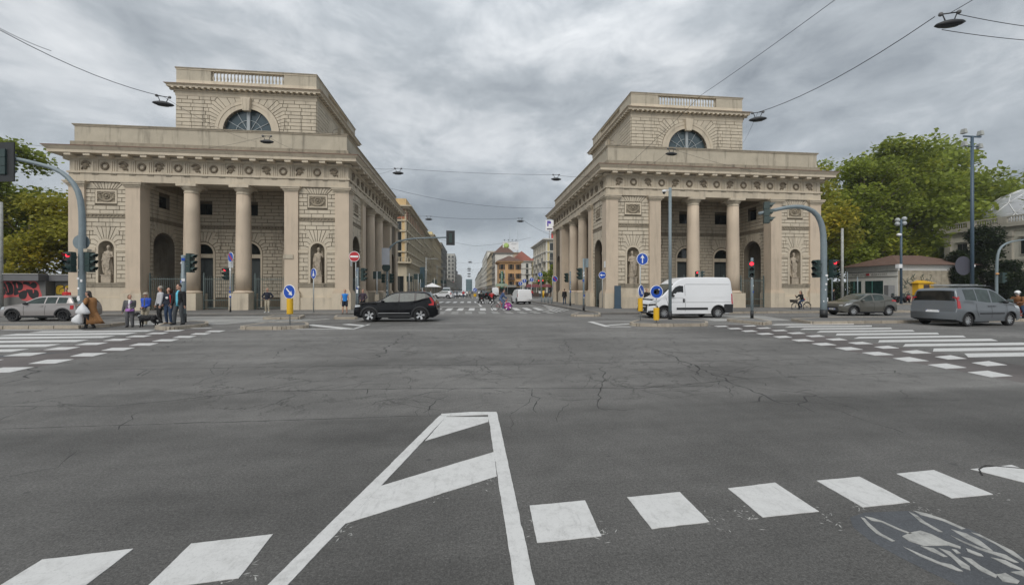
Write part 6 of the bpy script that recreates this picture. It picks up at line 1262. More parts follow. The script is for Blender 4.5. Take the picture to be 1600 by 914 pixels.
MB().lathe([(0.0, 0), (0.06, 0), (0.055, .012), (0, .015)], 14, Matrix.Translation((xm(1.2, 1) - 4.39 / 2 + .015, 0, 1.03)) @ Matrix.Rotation(R(90), 4, 'Y')).build('badge', alloy, m)
# ================================================================ PEOPLE AND ANIMALS
def cm(name, c, rough=.85, **k): return mat(name, c, rough, var=k.pop('var', .18), scale=9, bump=.3, bscale=18, **k)
skin = mat('skin', (.48, .27, .19), .5, var=.08, scale=14); hair_d = cm('dark brown hair', (.018, .012, .009), .5); hair_l = cm('light brown hair', (.16, .09, .045), .6); hair_g = cm('grey hair', (.3, .27, .23), .6)
c_navy = cm('navy cloth', (.012, .016, .03)); c_black = cm('black cloth', (.010, .010, .011)); c_grey = cm('grey wool', (.11, .11, .115)); c_dgrey = cm('charcoal cloth', (.055, .06, .065)); c_white = cm('white cloth', (.68, .68, .68)); c_blue = cm('bright blue cloth', (.035, .10, .52)); c_cyan = cm('light turquoise shirt', (.12, .46, .60)); c_denim = cm('denim', (.022, .045, .095)); c_beige = cm('beige trousers', (.42, .37, .28)); c_camel = cm('camel wool', (.26, .125, .045)); c_red = cm('red cloth', (.5, .03, .03)); c_sport = cm('blue sports shirt', (.02, .20, .60)); c_plum = cm('plum sports top', (.045, .03, .045)); c_lilac = cm('lilac leather', (.36, .16, .44)); shoe_b = cm('black shoe', (.012, .012, .013), .5); shoe_w = cm('white shoe', (.6, .6, .58), .6)
def remesh(mb, vox, smooth=2):
    me = mb.mesh('tmp', skin); o = bpy.data.objects.new('tmp', me); C.objects.link(o); m = o.modifiers.new('r', 'REMESH'); m.mode = 'VOXEL'; m.voxel_size = vox; m.use_smooth_shade = True
    if smooth: s = o.modifiers.new('s', 'SMOOTH'); s.iterations = smooth; s.factor = .5
    dg = bpy.context.evaluated_depsgraph_get(); out = bpy.data.meshes.new_from_object(o.evaluated_get(dg)); bpy.data.objects.remove(o); bpy.data.meshes.remove(me)
    out.polygons.foreach_set('use_smooth', [True] * len(out.polygons)); return out
def setm(me, m): me.materials.clear(); me.materials.append(m); return me
def ik(a, b, l1, l2, pole):
    a, b = Vector(a), Vector(b); d = b - a; L_ = min(d.length, (l1 + l2) * .999); d = d.normalized() if d.length > 1e-6 else Vector((0, 0, -1)); x = (l1 * l1 - l2 * l2 + L_ * L_) / (2 * L_); hh = math.sqrt(max(0, l1 * l1 - x * x)); p = Vector(pole); p = (p - d * p.dot(d)).normalized(); return a + d * x + p * hh, a + d * L_
def caps(mb, pts, rs, n=10): # limb with rounded ends
    pts = [Vector(p) for p in pts]; mb.tube(pts, rs, n); mb.ell(pts[0], (rs[0],) * 3, 8, 6); mb.ell(pts[-1], (rs[-1],) * 3, 8, 6)
def person(label, loc, face, S, group=None, name='person', parent_scale=1.0):
    T = thing(name, label, 'person', loc, face, group); h = S.get('h', 1.72); k = h / 1.75; far = S.get('far', False); vx = .03 if far else .0125
    T.scale = (k,) * 3; T['height'] = h
    hip = Vector(S.get('hip', (0, 0, .93))); ch = Vector(S.get('chest', (hip.x, hip.y + .0, hip.z + .42))); up = (ch - hip).normalized(); tw = S.get('twist', 0); rt = Vector((math.cos(tw), math.sin(tw), 0)); nk = ch + up * .13; hd = nk + Vector(S.get('headoff', (0, -.015, .16))); w_ = S.get('w', 1.0); fat = S.get('fat', 1.0)
    sh = [ch - rt * .185 * w_ + up * .04, ch + rt * .185 * w_ + up * .04]; hj = [hip - rt * .095, hip + rt * .095]
    hands = S.get('hands', ((-.27, -.03, .80), (.27, -.03, .80))); feet = S.get('feet', ((-.11, .02, 0), (.11, -.02, 0))); ap = S.get('ap', ((-.3, 1, -.2), (.3, 1, -.2))); kp = S.get('kp', ((0, -1, 0), (0, -1, 0)))
    el, wr_, kn, an = [], [], [], []
    for i in (0, 1): e, w2 = ik(sh[i], hands[i], .29, .26, ap[i]); el.append(e); wr_.append(w2); q, a2 = ik(hj[i], Vector(feet[i]) + Vector((0, 0, .09)), .43, .42, kp[i]); kn.append(q); an.append(a2)
    b = MB(); hy = S.get('look', 0); HM = Matrix.Rotation(hy, 4, 'Z') @ Matrix.Rotation(S.get('nod', 0), 4, 'X')
    b.ell(hd + Vector((0, 0, .02)), (.076, .092, .105), 12, 9, HM); b.ell(hd + HM @ Vector((0, -.02, -.055)), (.055, .07, .065), 8, 6); b.ell(hd + HM @ Vector((0, -.098, -.012)), (.014, .022, .024), 6, 5); b.ell(hd + HM @ Vector((0, -.083, -.098)), (.025, .022, .02), 6, 5)
    for s in (-1, 1): b.ell(hd + HM @ Vector((s * .078, .01, -.0)), (.012, .022, .034), 6, 5)
    b.tube([nk - up * .06, hd + Vector((0, .01, -.03))], [.058, .05], 10); b.tube([hip - up * .06, hip + up * .1, hip + up * .28, ch, nk - up * .02], [(.14, .10), (.125, .09), (.145, .10), (.165, .105), (.07, .06)], 12, up=rt)
    for i in (0, 1):
        s = -1 if i == 0 else 1; caps(b, [sh[i], el[i], wr_[i]], [.046, .038, .026]); caps(b, [hj[i], (hj[i] + kn[i]) / 2, kn[i], (kn[i] * .6 + an[i] * .4), an[i]], [.08, .07, .052, .05, .036])
        d = (wr_[i] - el[i]).normalized(); side = Vector(S.get('thumb', (0, -1, 0))); side = (side - d * side.dot(d)).normalized(); nrm = d.cross(side)
        if not far:
            b.tube([wr_[i], wr_[i] + d * .04, wr_[i] + d * .09], [(.026, .02), (.04, .017), (.038, .014)], 8, up=side)
            for j in range(4):
                o = side * (.03 - .02 * j); ln = (.07, .08, .075, .058)[j]; c0 = wr_[i] + d * .085 + o; b.tube([c0, c0 + d * ln * .5 + nrm * .004, c0 + d * ln * .95 + nrm * .018 * (-s)], [.0105, .0095, .0075], 6)
            c0 = wr_[i] + d * .03 + side * .03; b.tube([c0, c0 + d * .035 + side * .022, c0 + d * .07 + side * .026], [.013, .011, .008], 6)
        else: b.ell(wr_[i] + d * .06, (.03, .03, .06), 6, 5)
        ft = Vector(feet[i]); fd = Vector(S.get('fdir', ((-.15, -1, 0), (.15, -1, 0)))[i]).normalized(); b.tube([an[i], an[i] + Vector((0, 0, -.05)) + fd * .02, an[i] + Vector((0, 0, -.06)) + fd * .13], [.036, .036, .024], 8)
    inst('body', setm(remesh(b, vx if far else .0105, 1), skin), T)
    if not far:
        for s in (-1, 1): MB().ell(hd + HM @ Vector((s * .03, -.088, .012)), (.011, .006, .007), 6, 4).build('eye', black, T)
        MB().ell(hd + HM @ Vector((0, -.09, -.055)), (.022, .006, .006), 6, 4).build('mouth', mat('lips', (.3, .09, .08), .5), T)
    # hair
    hr = MB(); hs = S.get('hair', 'short')
    if hs != 'bald':
        hr.ell(hd + HM @ Vector((0, .018, .042)), (.086, .094, .094), 12, 8, HM)
        if hs == 'bob': hr.ell(hd + HM @ Vector((0, .04, -.01)), (.098, .085, .11), 10, 8)
        if hs == 'long': hr.ell(hd + HM @ Vector((0, .05, -.02)), (.092, .075, .12), 10, 8); hr.tube([hd + HM @ Vector((0, .06, 0)), hd + HM @ Vector((0, .09, -.14)), hd + HM @ Vector((0, .1, -.28))], [(.08, .05), (.09, .05), (.06, .03)], 10)
        inst('hair', setm(remesh(hr, .02, 1), S.get('hairm', hair_d)), T)
    if 'hat' in S: MB().lathe([(.0, .13), (.06, .125), (.095, .09), (.1, .04), (.135, .03), (.13, .02), (.0, .02)], 14, Matrix.Translation(hd) @ HM).build('hat', S['hat'], T)
    if 'helmet' in S: MB().ell(hd + Vector((0, 0, .03)), (.125, .145, .14), 12, 9).build('helmet', S['helmet'], T); MB().ell(hd + Vector((0, -.06, .0)), (.1, .1, .06), 10, 7).build('visor', cglass_d, T)
    # legs: trousers or shorts
    g = MB(); r0 = S.get('leg', 1.0); tl = S.get('tlen', 1.0)
    for i in (0, 1):
        e = kn[i] + (an[i] - kn[i]) * tl if tl > 0 else hj[i] + (kn[i] - hj[i]) * .75
        if tl > 0: caps(g, [hj[i], (hj[i] + kn[i]) / 2, kn[i], (kn[i] + e) / 2]  + [e + (e - kn[i]).normalized() * .02], [.1, .09 * r0, .07 * r0, .064 * r0, .058 * r0])
        else: caps(g, [hj[i], e], [.105, .1])
    g.tube([hip - up * .08, hip + up * .03, hip + up * .14], [(.155 * fat, .12 * fat), (.16 * fat, .122 * fat), (.145 * fat, .108 * fat)], 12, up=rt); inst('trousers', setm(remesh(g, .016 if not far else .03), S.get('bot', c_black)), T)
    # top: jacket, with sleeves
    g = MB(); tb = S.get('tb', -.02); j = S.get('jk', 1.0) * fat; g.tube([hip + up * tb, hip + up * .12, hip + up * .28, ch, ch + up * .08, nk - up * .01], [(.165 * j, .128 * j), (.155 * j, .12 * j), (.168 * j, .125 * j), (.178 * j, .125 * j), (.14, .1), (.07, .068)], 14, up=rt)
    sl = S.get('sleeve', 1.0)
    for i in (0, 1):
        if sl > .9: caps(g, [sh[i], el[i], el[i] + (wr_[i] - el[i]) * .97], [.068 * j, .056 * j, .044 * j])
        elif sl > 0: caps(g, [sh[i], sh[i] + (el[i] - sh[i]) * sl], [.066, .056])
        else: g.ell(sh[i], (.06, .06, .06), 8, 6)
    inst('jacket' if sl > .9 else 'shirt', setm(remesh(g, .014 if not far else .03), S.get('top', c_navy)), T)
    if 'shirt' in S:   # open front showing a shirt
        z0 = hip + up * (tb - .03); f = MB(); wd = S.get('shw', .055); fr = lambda p, x, y: p + rt * x + Vector((rt.y, -rt.x, 0)) * y
        for side in (0,): f.tube([fr(z0, 0, .07), fr(hip + up * .15, 0, .072), fr(hip + up * .3, 0, .075), fr(ch, 0, .075), fr(nk, 0, .035)], [(wd, .066 * j), (wd, .064 * j), (wd * 1.0, .066 * j), (wd, .066 * j), (wd * .6, .035)], 10, up=rt)
        f.build('shirt', S['shirt'], T)
    for i in (0, 1):
        fd = Vector(S.get('fdir', ((-.15, -1, 0), (.15, -1, 0)))[i]).normalized(); a = an[i]; MB().tube([a + Vector((0, 0, -.06)) - fd * .07, a + Vector((0, 0, -.045)) - fd * .02, a + Vector((0, 0, -.055)) + fd * .06, a + Vector((0, 0, -.065)) + fd * .16, a + Vector((0, 0, -.07)) + fd * .2], [.03, .045, .042, .036, .018], 10).build('shoe', S.get('shoe', shoe_b), T)
    T['k'] = k; S['_j'] = (hip, ch, nk, hd, sh, el, wr_, kn, an); return T
def part(T, mb, name, m): return mb.build(name, m, T)
kr = lambda p: (p.x, p.y, p.z)
# --- woman in the brown coat, walking to the left with two white bags
S = dict(h=1.66, hip=(0, 0, .93), chest=(0, -.03, 1.36), hands=((-.22, -.22, 1.25), (.20, -.26, 1.12)), feet=((-.07, -.18, 0), (.09, .2, .03)), hair='long', top=c_black, bot=c_black, look=0)
T = person('woman with long dark hair in a long camel coat carrying white shopping bags', at(140, 514, 0) * 1.0, R(-78), S)
g = MB(); g.lathe([(.11, 1.46), (.19, 1.40), (.20, 1.2), (.18, 1.0), (.19, .7), (.21, .45), (.23, .24), (.21, .24), (.16, .9)], 22, Matrix.Translation((0, .06, 0)) @ Matrix.Diagonal((.82, 1.0, 1, 1)))
for v in range(len(g.v)): x, y, z = g.v[v]; a = math.atan2(y, x); t = max(0, (1.1 - z) / .85); g.v[v] = (x * (1 + .07 * t * math.sin(a * 7)), y * (1 + .07 * t * math.sin(a * 7)) + (.25 * t * t if y > 0 else .06 * t), z)
caps(g, [(-.2, 0, 1.38), (-.27, -.06, 1.14), (-.23, -.2, 1.22)], [.085, .075, .06]); caps(g, [(.2, 0, 1.38), (.27, -.04, 1.14), (.2, -.22, 1.12)], [.085, .075, .06]); part(T, g, 'coat', c_camel)
bag_m = mat('white plastic bag', (.66, .67, .68), .4, var=.1, scale=12, bump=.5)
def bag(label, p, w_, h, lean=0):
    b = MB(); rr = random.Random(int(h * 100)); n = 14; vs = []; lv = [(0, .8, .55), (.06, 1.0, .7), (.25, .95, .75), (.5, .68, .6), (.75, .33, .35), (.92, .12, .15), (1, .09, .1)]
    for z, a, c in lv:
        for i in range(n): t = 2 * PI * i / n; f = 1 + .1 * math.sin(t * 5 + z * 4) + rr.uniform(-.04, .04); vs.append((w_ * a * f * math.cos(t), .17 * c * f * math.sin(t), z * h + rr.uniform(-.01, .01)))
    b.add(vs, [(r_ * n + i, r_ * n + (i + 1) % n, (r_ + 1) * n + (i + 1) % n, (r_ + 1) * n + i) for r_ in range(6) for i in range(n)] + [tuple(range(n)), tuple(range(6 * n, 7 * n))], True); o = b.build('shopping_bag', bag_m, None, p); o.rotation_euler = (0, lean, R(10)); return tag(o, label, 'bag')
pw = at(140, 514, 0); bag('upper white plastic bag held up at the woman in the camel coat', (pw.x + .0, pw.y - .32, .68), .25, .5); bag('lower white plastic bag hanging at the knee of the woman in the camel coat', (pw.x - .42, pw.y - .12, .28), .22, .55, R(22))
# --- the group with the dog
def P0(u, v, z=0): p = at(u, v, z); return p
gp = 'people waiting at the crossing'
S = dict(h=1.50, hands=((-.30, .0, .80), (.1, -.2, 1.0)), hair='bob', hairm=hair_l, top=c_grey, bot=c_grey, shirt=c_white, look=R(40), leg=1.25, fat=1.12, shw=.09, jk=1.05)
T = person('short woman in grey suit and white blouse with lilac handbag, leftmost of the group', P0(203, 511), R(25), S, gp); part(T, MB().tube([(-.12, -.2, .93), (.05, -.23, .93), (.2, -.17, .93)], [(.09, .05), (.11, .06), (.09, .05)], 8).tube([(-.1, -.2, 1.0), (-.02, -.2, 1.2), (.12, -.14, 1.4)], .012, 5), 'handbag', c_lilac)
S = dict(h=1.60, hands=((-.05, -.2, .98), (.05, -.2, .98)), hair='short', hairm=hair_g, hat=cm('beige hat', (.38, .33, .27)), top=c_blue, bot=c_beige, shirt=c_grey, shoe=shoe_w, feet=((-.13, -.02, 0), (.06, -.1, 0)))
T = person('woman in bright blue jacket, beige hat and cream trousers, hands folded', P0(228, 508), R(5), S, gp); part(T, MB().box(-.12, .1, -.26, -.16, .83, .95), 'belt_bag', cm('taupe bag', (.15, .13, .11)))
S = dict(h=1.77, hands=((-.26, -.1, .78), (.22, -.1, .8)), hair='short', hairm=hair_g, top=cm('white and navy track top', (.45, .45, .47)), bot=c_black, look=R(-45), jk=1.02)
T = person('older man with glasses in navy and white track jacket holding the dog lead', P0(251, 504.5, .14), R(-35), S, gp); part(T, MB().tube([(.18, .03, .95), (.19, .04, 1.2), (.16, .03, 1.48)], [.07, .085, .05], 8), 'jacket_panel', c_navy)
S = dict(h=1.68, hands=((-.17, -.12, .95), (.17, -.12, .95)), hair='long', hairm=cm('chestnut hair', (.05, .02, .012)), top=c_navy, bot=c_denim, shoe=cm('tan shoe', (.3, .22, .15)), look=R(25))
T = person('woman with chestnut hair in navy sweatshirt and jeans, red strap on her shoulder', P0(264, 505.5, .14), R(0), S, gp); part(T, MB().ell((0, .045, 1.60), (.125, .11, .15), 12, 9).tube([(-.02, .06, 1.55), (-.03, .07, 1.35)], [.11, .05], 8), 'long_hair', cm('chestnut hair', (.05, .02, .012))); part(T, MB().ell((0, -.135, 1.27), (.07, .012, .06), 10, 6), 'print', c_white); part(T, MB().tube([(.13, -.12, 1.42), (.15, -.135, 1.2), (.17, -.12, .98)], .02, 6), 'strap', c_red)
S = dict(h=1.84, hands=((-.27, -.08, .80), (.28, -.04, .82)), hair='short', top=c_black, bot=c_dgrey, shirt=c_cyan, look=R(-25), shw=.085, feet=((-.16, -.06, 0), (.15, .04, 0)), w=1.08, leg=1.1, jk=1.1, tb=-.08)
T = person('tall man in black jacket and turquoise shirt at the right end of the group', P0(280, 507, .14), R(-5), S, gp)
# dog
D = thing('dog', 'black shaggy dog on a lead standing among the group', 'dog', tuple(at(231, 511, 0)), R(4)); fur = mat('black fur', (.008, .008, .009), .7, var=.5, scale=30, bump=1.0, bscale=40)
b = MB(); b.tube([(-.30, 0, .42), (-.2, 0, .41), (0, 0, .42), (.2, 0, .44), (.34, 0, .43)], [(.11, .12), (.135, .15), (.12, .13), (.11, .115), (.09, .1)], 12, up=(0, 1, 0)); b.tube([(-.27, 0, .46), (-.38, 0, .56)], [.1, .085], 10); b.ell((-.43, 0, .62), (.1, .085, .085), 10, 8); b.tube([(-.45, 0, .60), (-.56, 0, .565)], [.06, .035], 8)
for s in (-1, 1):
    b.ell((-.40, s * .085, .60), (.035, .018, .07), 6, 5); b.tube([(-.24, s * .07, .4), (-.26, s * .07, .22), (-.25, s * .07, .04)], [.06, .036, .026], 8); b.ell((-.27, s * .07, .025), (.045, .03, .025), 6, 5)
    b.tube([(.28, s * .07, .42), (.23, s * .075, .27), (.36, s * .075, .16), (.34, s * .075, .03)], [.09, .055, .034, .025], 8); b.ell((.32, s * .075, .025), (.045, .03, .025), 6, 5)
b.tube([(.36, 0, .46), (.48, 0, .38), (.55, 0, .26), (.56, 0, .2)], [.035, .045, .05, .02], 8)
rr = random.Random(2)
for i in range(150): a = rr.uniform(0, 6.28); x = rr.uniform(-.32, .36); b.ell((x, .13 * math.cos(a), .42 + .13 * math.sin(a)), (.03, .012, .03), 5, 4)
inst('body', setm(remesh(b, .013, 1), fur), D); part(D, MB().lathe([(.1, 0), (.105, .015), (.1, .03)], 12, Matrix.Translation((-.33, 0, .5)) @ Matrix.Rotation(R(-45), 4, 'Y')), 'collar', galv)
tag(MB().tube([at(225, 507, .5), at(236, 506, .42), at(250, 504, .82)], .006, 4).build('dog_lead', c_black), 'thin lead from the dog up to the older man', 'lead')
# --- single walkers
person('bearded man in navy sweater and beige trousers before the left gatehouse gate', P0(418, 488.3, .14), 0, dict(h=1.72, top=c_navy, bot=c_beige, shoe=shoe_w, hair='bald', hands=((-.2, -.1, 1.0), (.2, -.1, 1.0)), ap=((-1, .4, 0), (1, .4, 0)), fat=1.08))
person('jogger in bright blue sleeveless shirt and shorts near the no entry sign', P0(539, 490.5, .14), R(10), dict(h=1.62, top=c_sport, bot=c_navy, tlen=0, sleeve=0, hair='short', hairm=hair_l, feet=((-.15, 0, 0), (.13, .05, 0))))
person('jogger in plum long sleeved top with hands on hips behind the black car', P0(567, 489.5, .14), R(-20), dict(h=1.66, top=c_plum, bot=c_black, hair='short', look=R(60), hands=((-.17, -.1, .98), (.17, -.1, .98)), ap=((-1, .3, 0), (1, .3, 0))))
person('man in dark coat and jeans walking away along the right gatehouse', P0(882, 475, .14), PI, dict(h=1.74, top=c_black, bot=c_denim, hair='short', jk=1.15, tb=-.2, far=False))
pr = atY(104, 455, 33); person('person in red hooded jacket behind the silver hatchback', (pr.x, 33, .14), R(10), dict(h=1.75, top=c_red, bot=c_navy, hair='short'))
for u, lb in ((1010, 'person in dark clothes behind the white van bonnet'), (1018, 'second person in black behind the white van')): p = atY(u, 470, 31.5); person(lb, (p.x, 31.5, .14), R(20), dict(h=1.72, top=c_black, bot=c_black, hair='short', hairm=hair_l))
pp = at(1302, 470, .14); person('person in dark coat beyond the right signal mast', (pp.x * .75, pp.y * .75, .14), R(60), dict(h=1.75, top=c_black, bot=c_navy, far=True))
# --- two wheelers
spoke_m = mat('spokes', (.25, .25, .25), .4, metal=.5)
def bike_wheel(T, c, r, tw=.02, fill=None, spokes=14):
    M = Matrix.Translation(c) @ Matrix.Rotation(R(90), 4, 'X'); w_ = MB(); n = 26
    pts = [(r * math.cos(2 * PI * i / n), 0, r * math.sin(2 * PI * i / n)) for i in range(n)]
    for i in range(n): w_.cyl(Vector(pts[i]) + Vector(c), Vector(pts[(i + 1) % n]) + Vector(c), tw, n=6, caps=False)
    o = w_.build('wheel', tyre_m, T); s = MB()
    if fill:
        s.lathe([(.04, -.008), (r * .93, -.008), (r * .93, .008), (.04, .008)], 24, M).build('wheel_cover', fill, o)
        if fill is pinkm:
            for k, (m_, a0) in enumerate(((white, .3), (purp, 1.2), (purp, 2.9), (white, 3.6), (purp, 4.6), (white, 5.3))):
                for sd in (-.012, .012): MB().add([(c[0] + q * r * math.cos(a0 + t), c[1] + sd, c[2] + q * r * math.sin(a0 + t)) for q, t in ((.25, 0), (.9, -.16), (.9, .2), (.3, .25))], [(0, 1, 2, 3)]).build('wheel_print', m_, o)
    else:
        for i in range(spokes): a = 2 * PI * i / spokes; s.cyl(c, (c[0] + r * math.cos(a), c[1], c[2] + r * math.sin(a)), .003, n=3)
        s.cyl((c[0], c[1] - .04, c[2]), (c[0], c[1] + .04, c[2]), .03, n=8); s.build('spokes', spoke_m, o)
    return o
def bicycle(label, loc, rz, fm, basket=True, cover=None, white_guard=False):   # faces -x
    T = thing('bicycle', label, 'bicycle', loc, rz); r = .34; bike_wheel(T, (-.53, 0, r), r); rw = bike_wheel(T, (.53, 0, r), r)
    if cover: bike_wheel(T, (cover[0], 0, r), r * 1.0, fill=cover[1])
    f = MB(); f.tube([(-.40, 0, .85), (-.30, 0, .5), (-.05, 0, .30)], .022, 8).tube([(-.05, 0, .30), (.14, 0, .82)], .018, 8).tube([(-.36, 0, .72), (.08, 0, .5)], .016, 8).tube([(-.05, 0, .3), (.53, 0, r)], .012, 6).tube([(.10, 0, .7), (.53, 0, r)], .012, 6).tube([(-.53, 0, r), (-.44, 0, .72), (-.40, 0, .95)], .016, 8).build('frame', fm, T)
    MB().tube([(-.28, -.26, 1.02), (-.38, -.12, 1.03), (-.40, 0, .98), (-.38, .12, 1.03), (-.28, .26, 1.02)], .014, 6).build('handlebar', spoke_m, T); MB().tube([(.02, 0, .86), (.14, 0, .87), (.26, 0, .88)], [(.03, .02), (.06, .03), (.09, .035)], 8, up=(0, 1, 0)).build('saddle', black, T)
    MB().lathe([(.0, -.01), (.1, -.01), (.1, .01), (0, .01)], 14, Matrix.Translation((-.05, -.05, .3)) @ Matrix.Rotation(R(90), 4, 'X')).box(-.06, -.04, -.14, -.06, .12, .3).box(-.06, -.04, .06, .14, .3, .46).build('crank', spoke_m, T); MB().box(.3, .75, -.07, .07, .74, .77).build('rear_rack', black, T)
    fd = MB(); n = 9
    for q in (-.53, .53):
        for i in range(n): a, b = R(20 + 140 * i / n), R(20 + 140 * (i + 1) / n); fd.cyl((q + .38 * math.cos(a), 0, r + .38 * math.sin(a)), (q + .38 * math.cos(b), 0, r + .38 * math.sin(b)), .02, n=5)
    fd.build('mudguard', white if white_guard else black, T)
    if basket: MB().box(-.85, -.5, -.18, .18, .72, .95, taper=-.03).build('basket', cm('wicker', (.05, .045, .04)), T)
    return T
ride = dict(hip=(0, .12, .95), chest=(0, -.02, 1.36), hands=((-.2, -.42, 1.02), (.2, -.42, 1.02)), feet=((-.1, -.1, .12), (.1, -.05, .38)), ap=((-.5, 0, -1), (.5, 0, -1)))
pinkm = mat('pink magenta wheel disc', (.42, .05, .25), .6, var=1.2, scale=5); purp = mat('violet print', (.12, .06, .32), .6)
pb = at(1252, 486, 0); bicycle('dark city bicycle with front basket ridden along the right pavement', (pb.x, pb.y, 0), 0, black)
T = person('woman cyclist in black jacket riding and looking at her phone', (pb.x, pb.y, 0), R(-90), dict(ride, h=1.66, top=c_black, bot=c_denim, hair='long', hands=((-.16, -.38, 1.32), (.2, -.42, 1.02)))); part(T, MB().ell((0, .28, 1.02), (.1, .07, .08), 8, 6), 'hip_bag', c_red)
pc = at(784, 485, 0); pinkm = mat('pink magenta wheel disc', (.42, .05, .25), .6, var=1.2, scale=5); T = bicycle('white and red rental bicycle with pink disc wheel crossing the avenue', (pc.x, pc.y, 0), PI, mat('red frame', (.5, .02, .03), .4), basket=False, cover=(-.53, pinkm), white_guard=True)
person('man in blue jacket and blue jeans leaning forward on the pink wheeled bicycle', (pc.x, pc.y, 0), R(90), dict(ride, h=1.78, chest=(0, -.1, 1.38), top=cm('blue denim jacket', (.05, .085, .19)), bot=cm('light denim', (.10, .14, .24)), hair='short'))
def scooter(label, loc, rz, bm, box=None):   # rear towards +x, nose to -x
    T = thing('scooter', label, 'scooter', loc, rz); bike_wheel(T, (-.66, 0, .27), .22, .05, fill=alloy_d); bike_wheel(T, (.62, 0, .27), .22, .055, fill=alloy_d)
    MB().tube([(.0, 0, .42), (.2, 0, .6), (.5, 0, .68), (.85, 0, .74)], [(.14, .1), (.19, .16), (.19, .14), (.08, .06)], 12, up=(0, 1, 0)).box(-.38, .1, -.17, .17, .28, .36).build('body', bm, T); MB().tube([(-.36, 0, .36), (-.5, 0, .62), (-.48, 0, .95)], [(.2, .05), (.22, .06), (.14, .06)], 12, up=(0, 1, 0)).tube([(-.66, 0, .27), (-.5, 0, .9)], .035, 8).build('leg_shield', bm, T)
    MB().tube([(-.1, 0, .74), (.25, 0, .78), (.65, 0, .82)], [(.13, .04), (.16, .05), (.12, .04)], 10, up=(0, 1, 0)).build('seat', black, T); MB().tube([(-.36, -.34, 1.04), (-.46, 0, .98), (-.36, .34, 1.04)], .02, 6).build('handlebar', black, T); MB().tube([(-.5, 0, 1.0), (-.42, 0, 1.22)], [(.16, .01), (.13, .01)], 6, up=(0, 1, 0)).build('windshield', cglass, T)
    MB().ell((.87, 0, .72), (.03, .08, .04), 8, 5).build('tail_lamp', tail_m, T); MB().box(.86, .88, -.09, .09, .42, .56).build('number_plate', plate_m, T)
    if box: MB().box(.62, 1.0, -.22, .22, .88, 1.22, taper=.03).build('top_box', box, T)
    return T
sit = dict(hip=(0, -.1, .86), chest=(0, -.18, 1.28), hands=((-.3, -.55, 1.05), (.3, -.55, 1.05)), feet=((-.38, -.1, 0), (.38, -.15, 0)), ap=((-.6, .3, -1), (.6, .3, -1)), kp=((-.5, -1, 0), (.5, -1, 0)), hair='bald')
for (u, v, tc, bxm, lb, bb) in ((752, 474.5, c_black, None, 'left of the two riders seen from behind, in black jacket with reflective band', 'black scooter on the left of the pair waiting at the stop line'), (768, 474.5, c_red, c_navy, 'right rider seen from behind, in red and navy jacket', 'dark scooter on the right of the pair waiting at the stop line')):
    p = at(u, v, 0); scooter(bb, (p.x, p.y - .6, 0), R(-90), black); T = person('rider, ' + lb, (p.x, p.y - .45, 0), PI, dict(sit, top=tc, bot=c_black, helmet=black, w=1.1, jk=1.1)); part(T, MB().box(-.2, .2, -.05 + .0, -.045, 1.3, 1.34), 'reflective_band', galv)
pm_ = atY(1582, 466, 19.3); scooter('scooter half hidden behind the blue grey van at the right edge', (pm_.x + .3, 19.3, 0), 0, cm('red scooter paint', (.45, .05, .04), .3))
T = person('rider in brown jacket and white helmet with dark marks at the right edge', (pm_.x + .55, 19.3, 0), R(-90), dict(sit, top=cm('brown leather', (.2, .085, .03)), bot=c_denim, helmet=white, w=1.1, jk=1.15)); 
for q in (-.03, .03): part(T, MB().box(.12, .135, -.22 + q - .012, -.22 + q + .012, 1.52, 1.62), 'helmet_mark', black)
# parked two wheelers before the shop house
for i, (u, rz) in enumerate(((1398, .3), (1408, 1.2), (1418, .9))): p = at(u, 471, .14) * .9; scooter(f'parked scooter {("left of the lamp cluster", "behind the lamp cluster pole", "nearest the yellow box")[i]}', (p.x, p.y, .14), rz, (black, black, cm('dark red scooter', (.2, .01, .02), .3))[i])
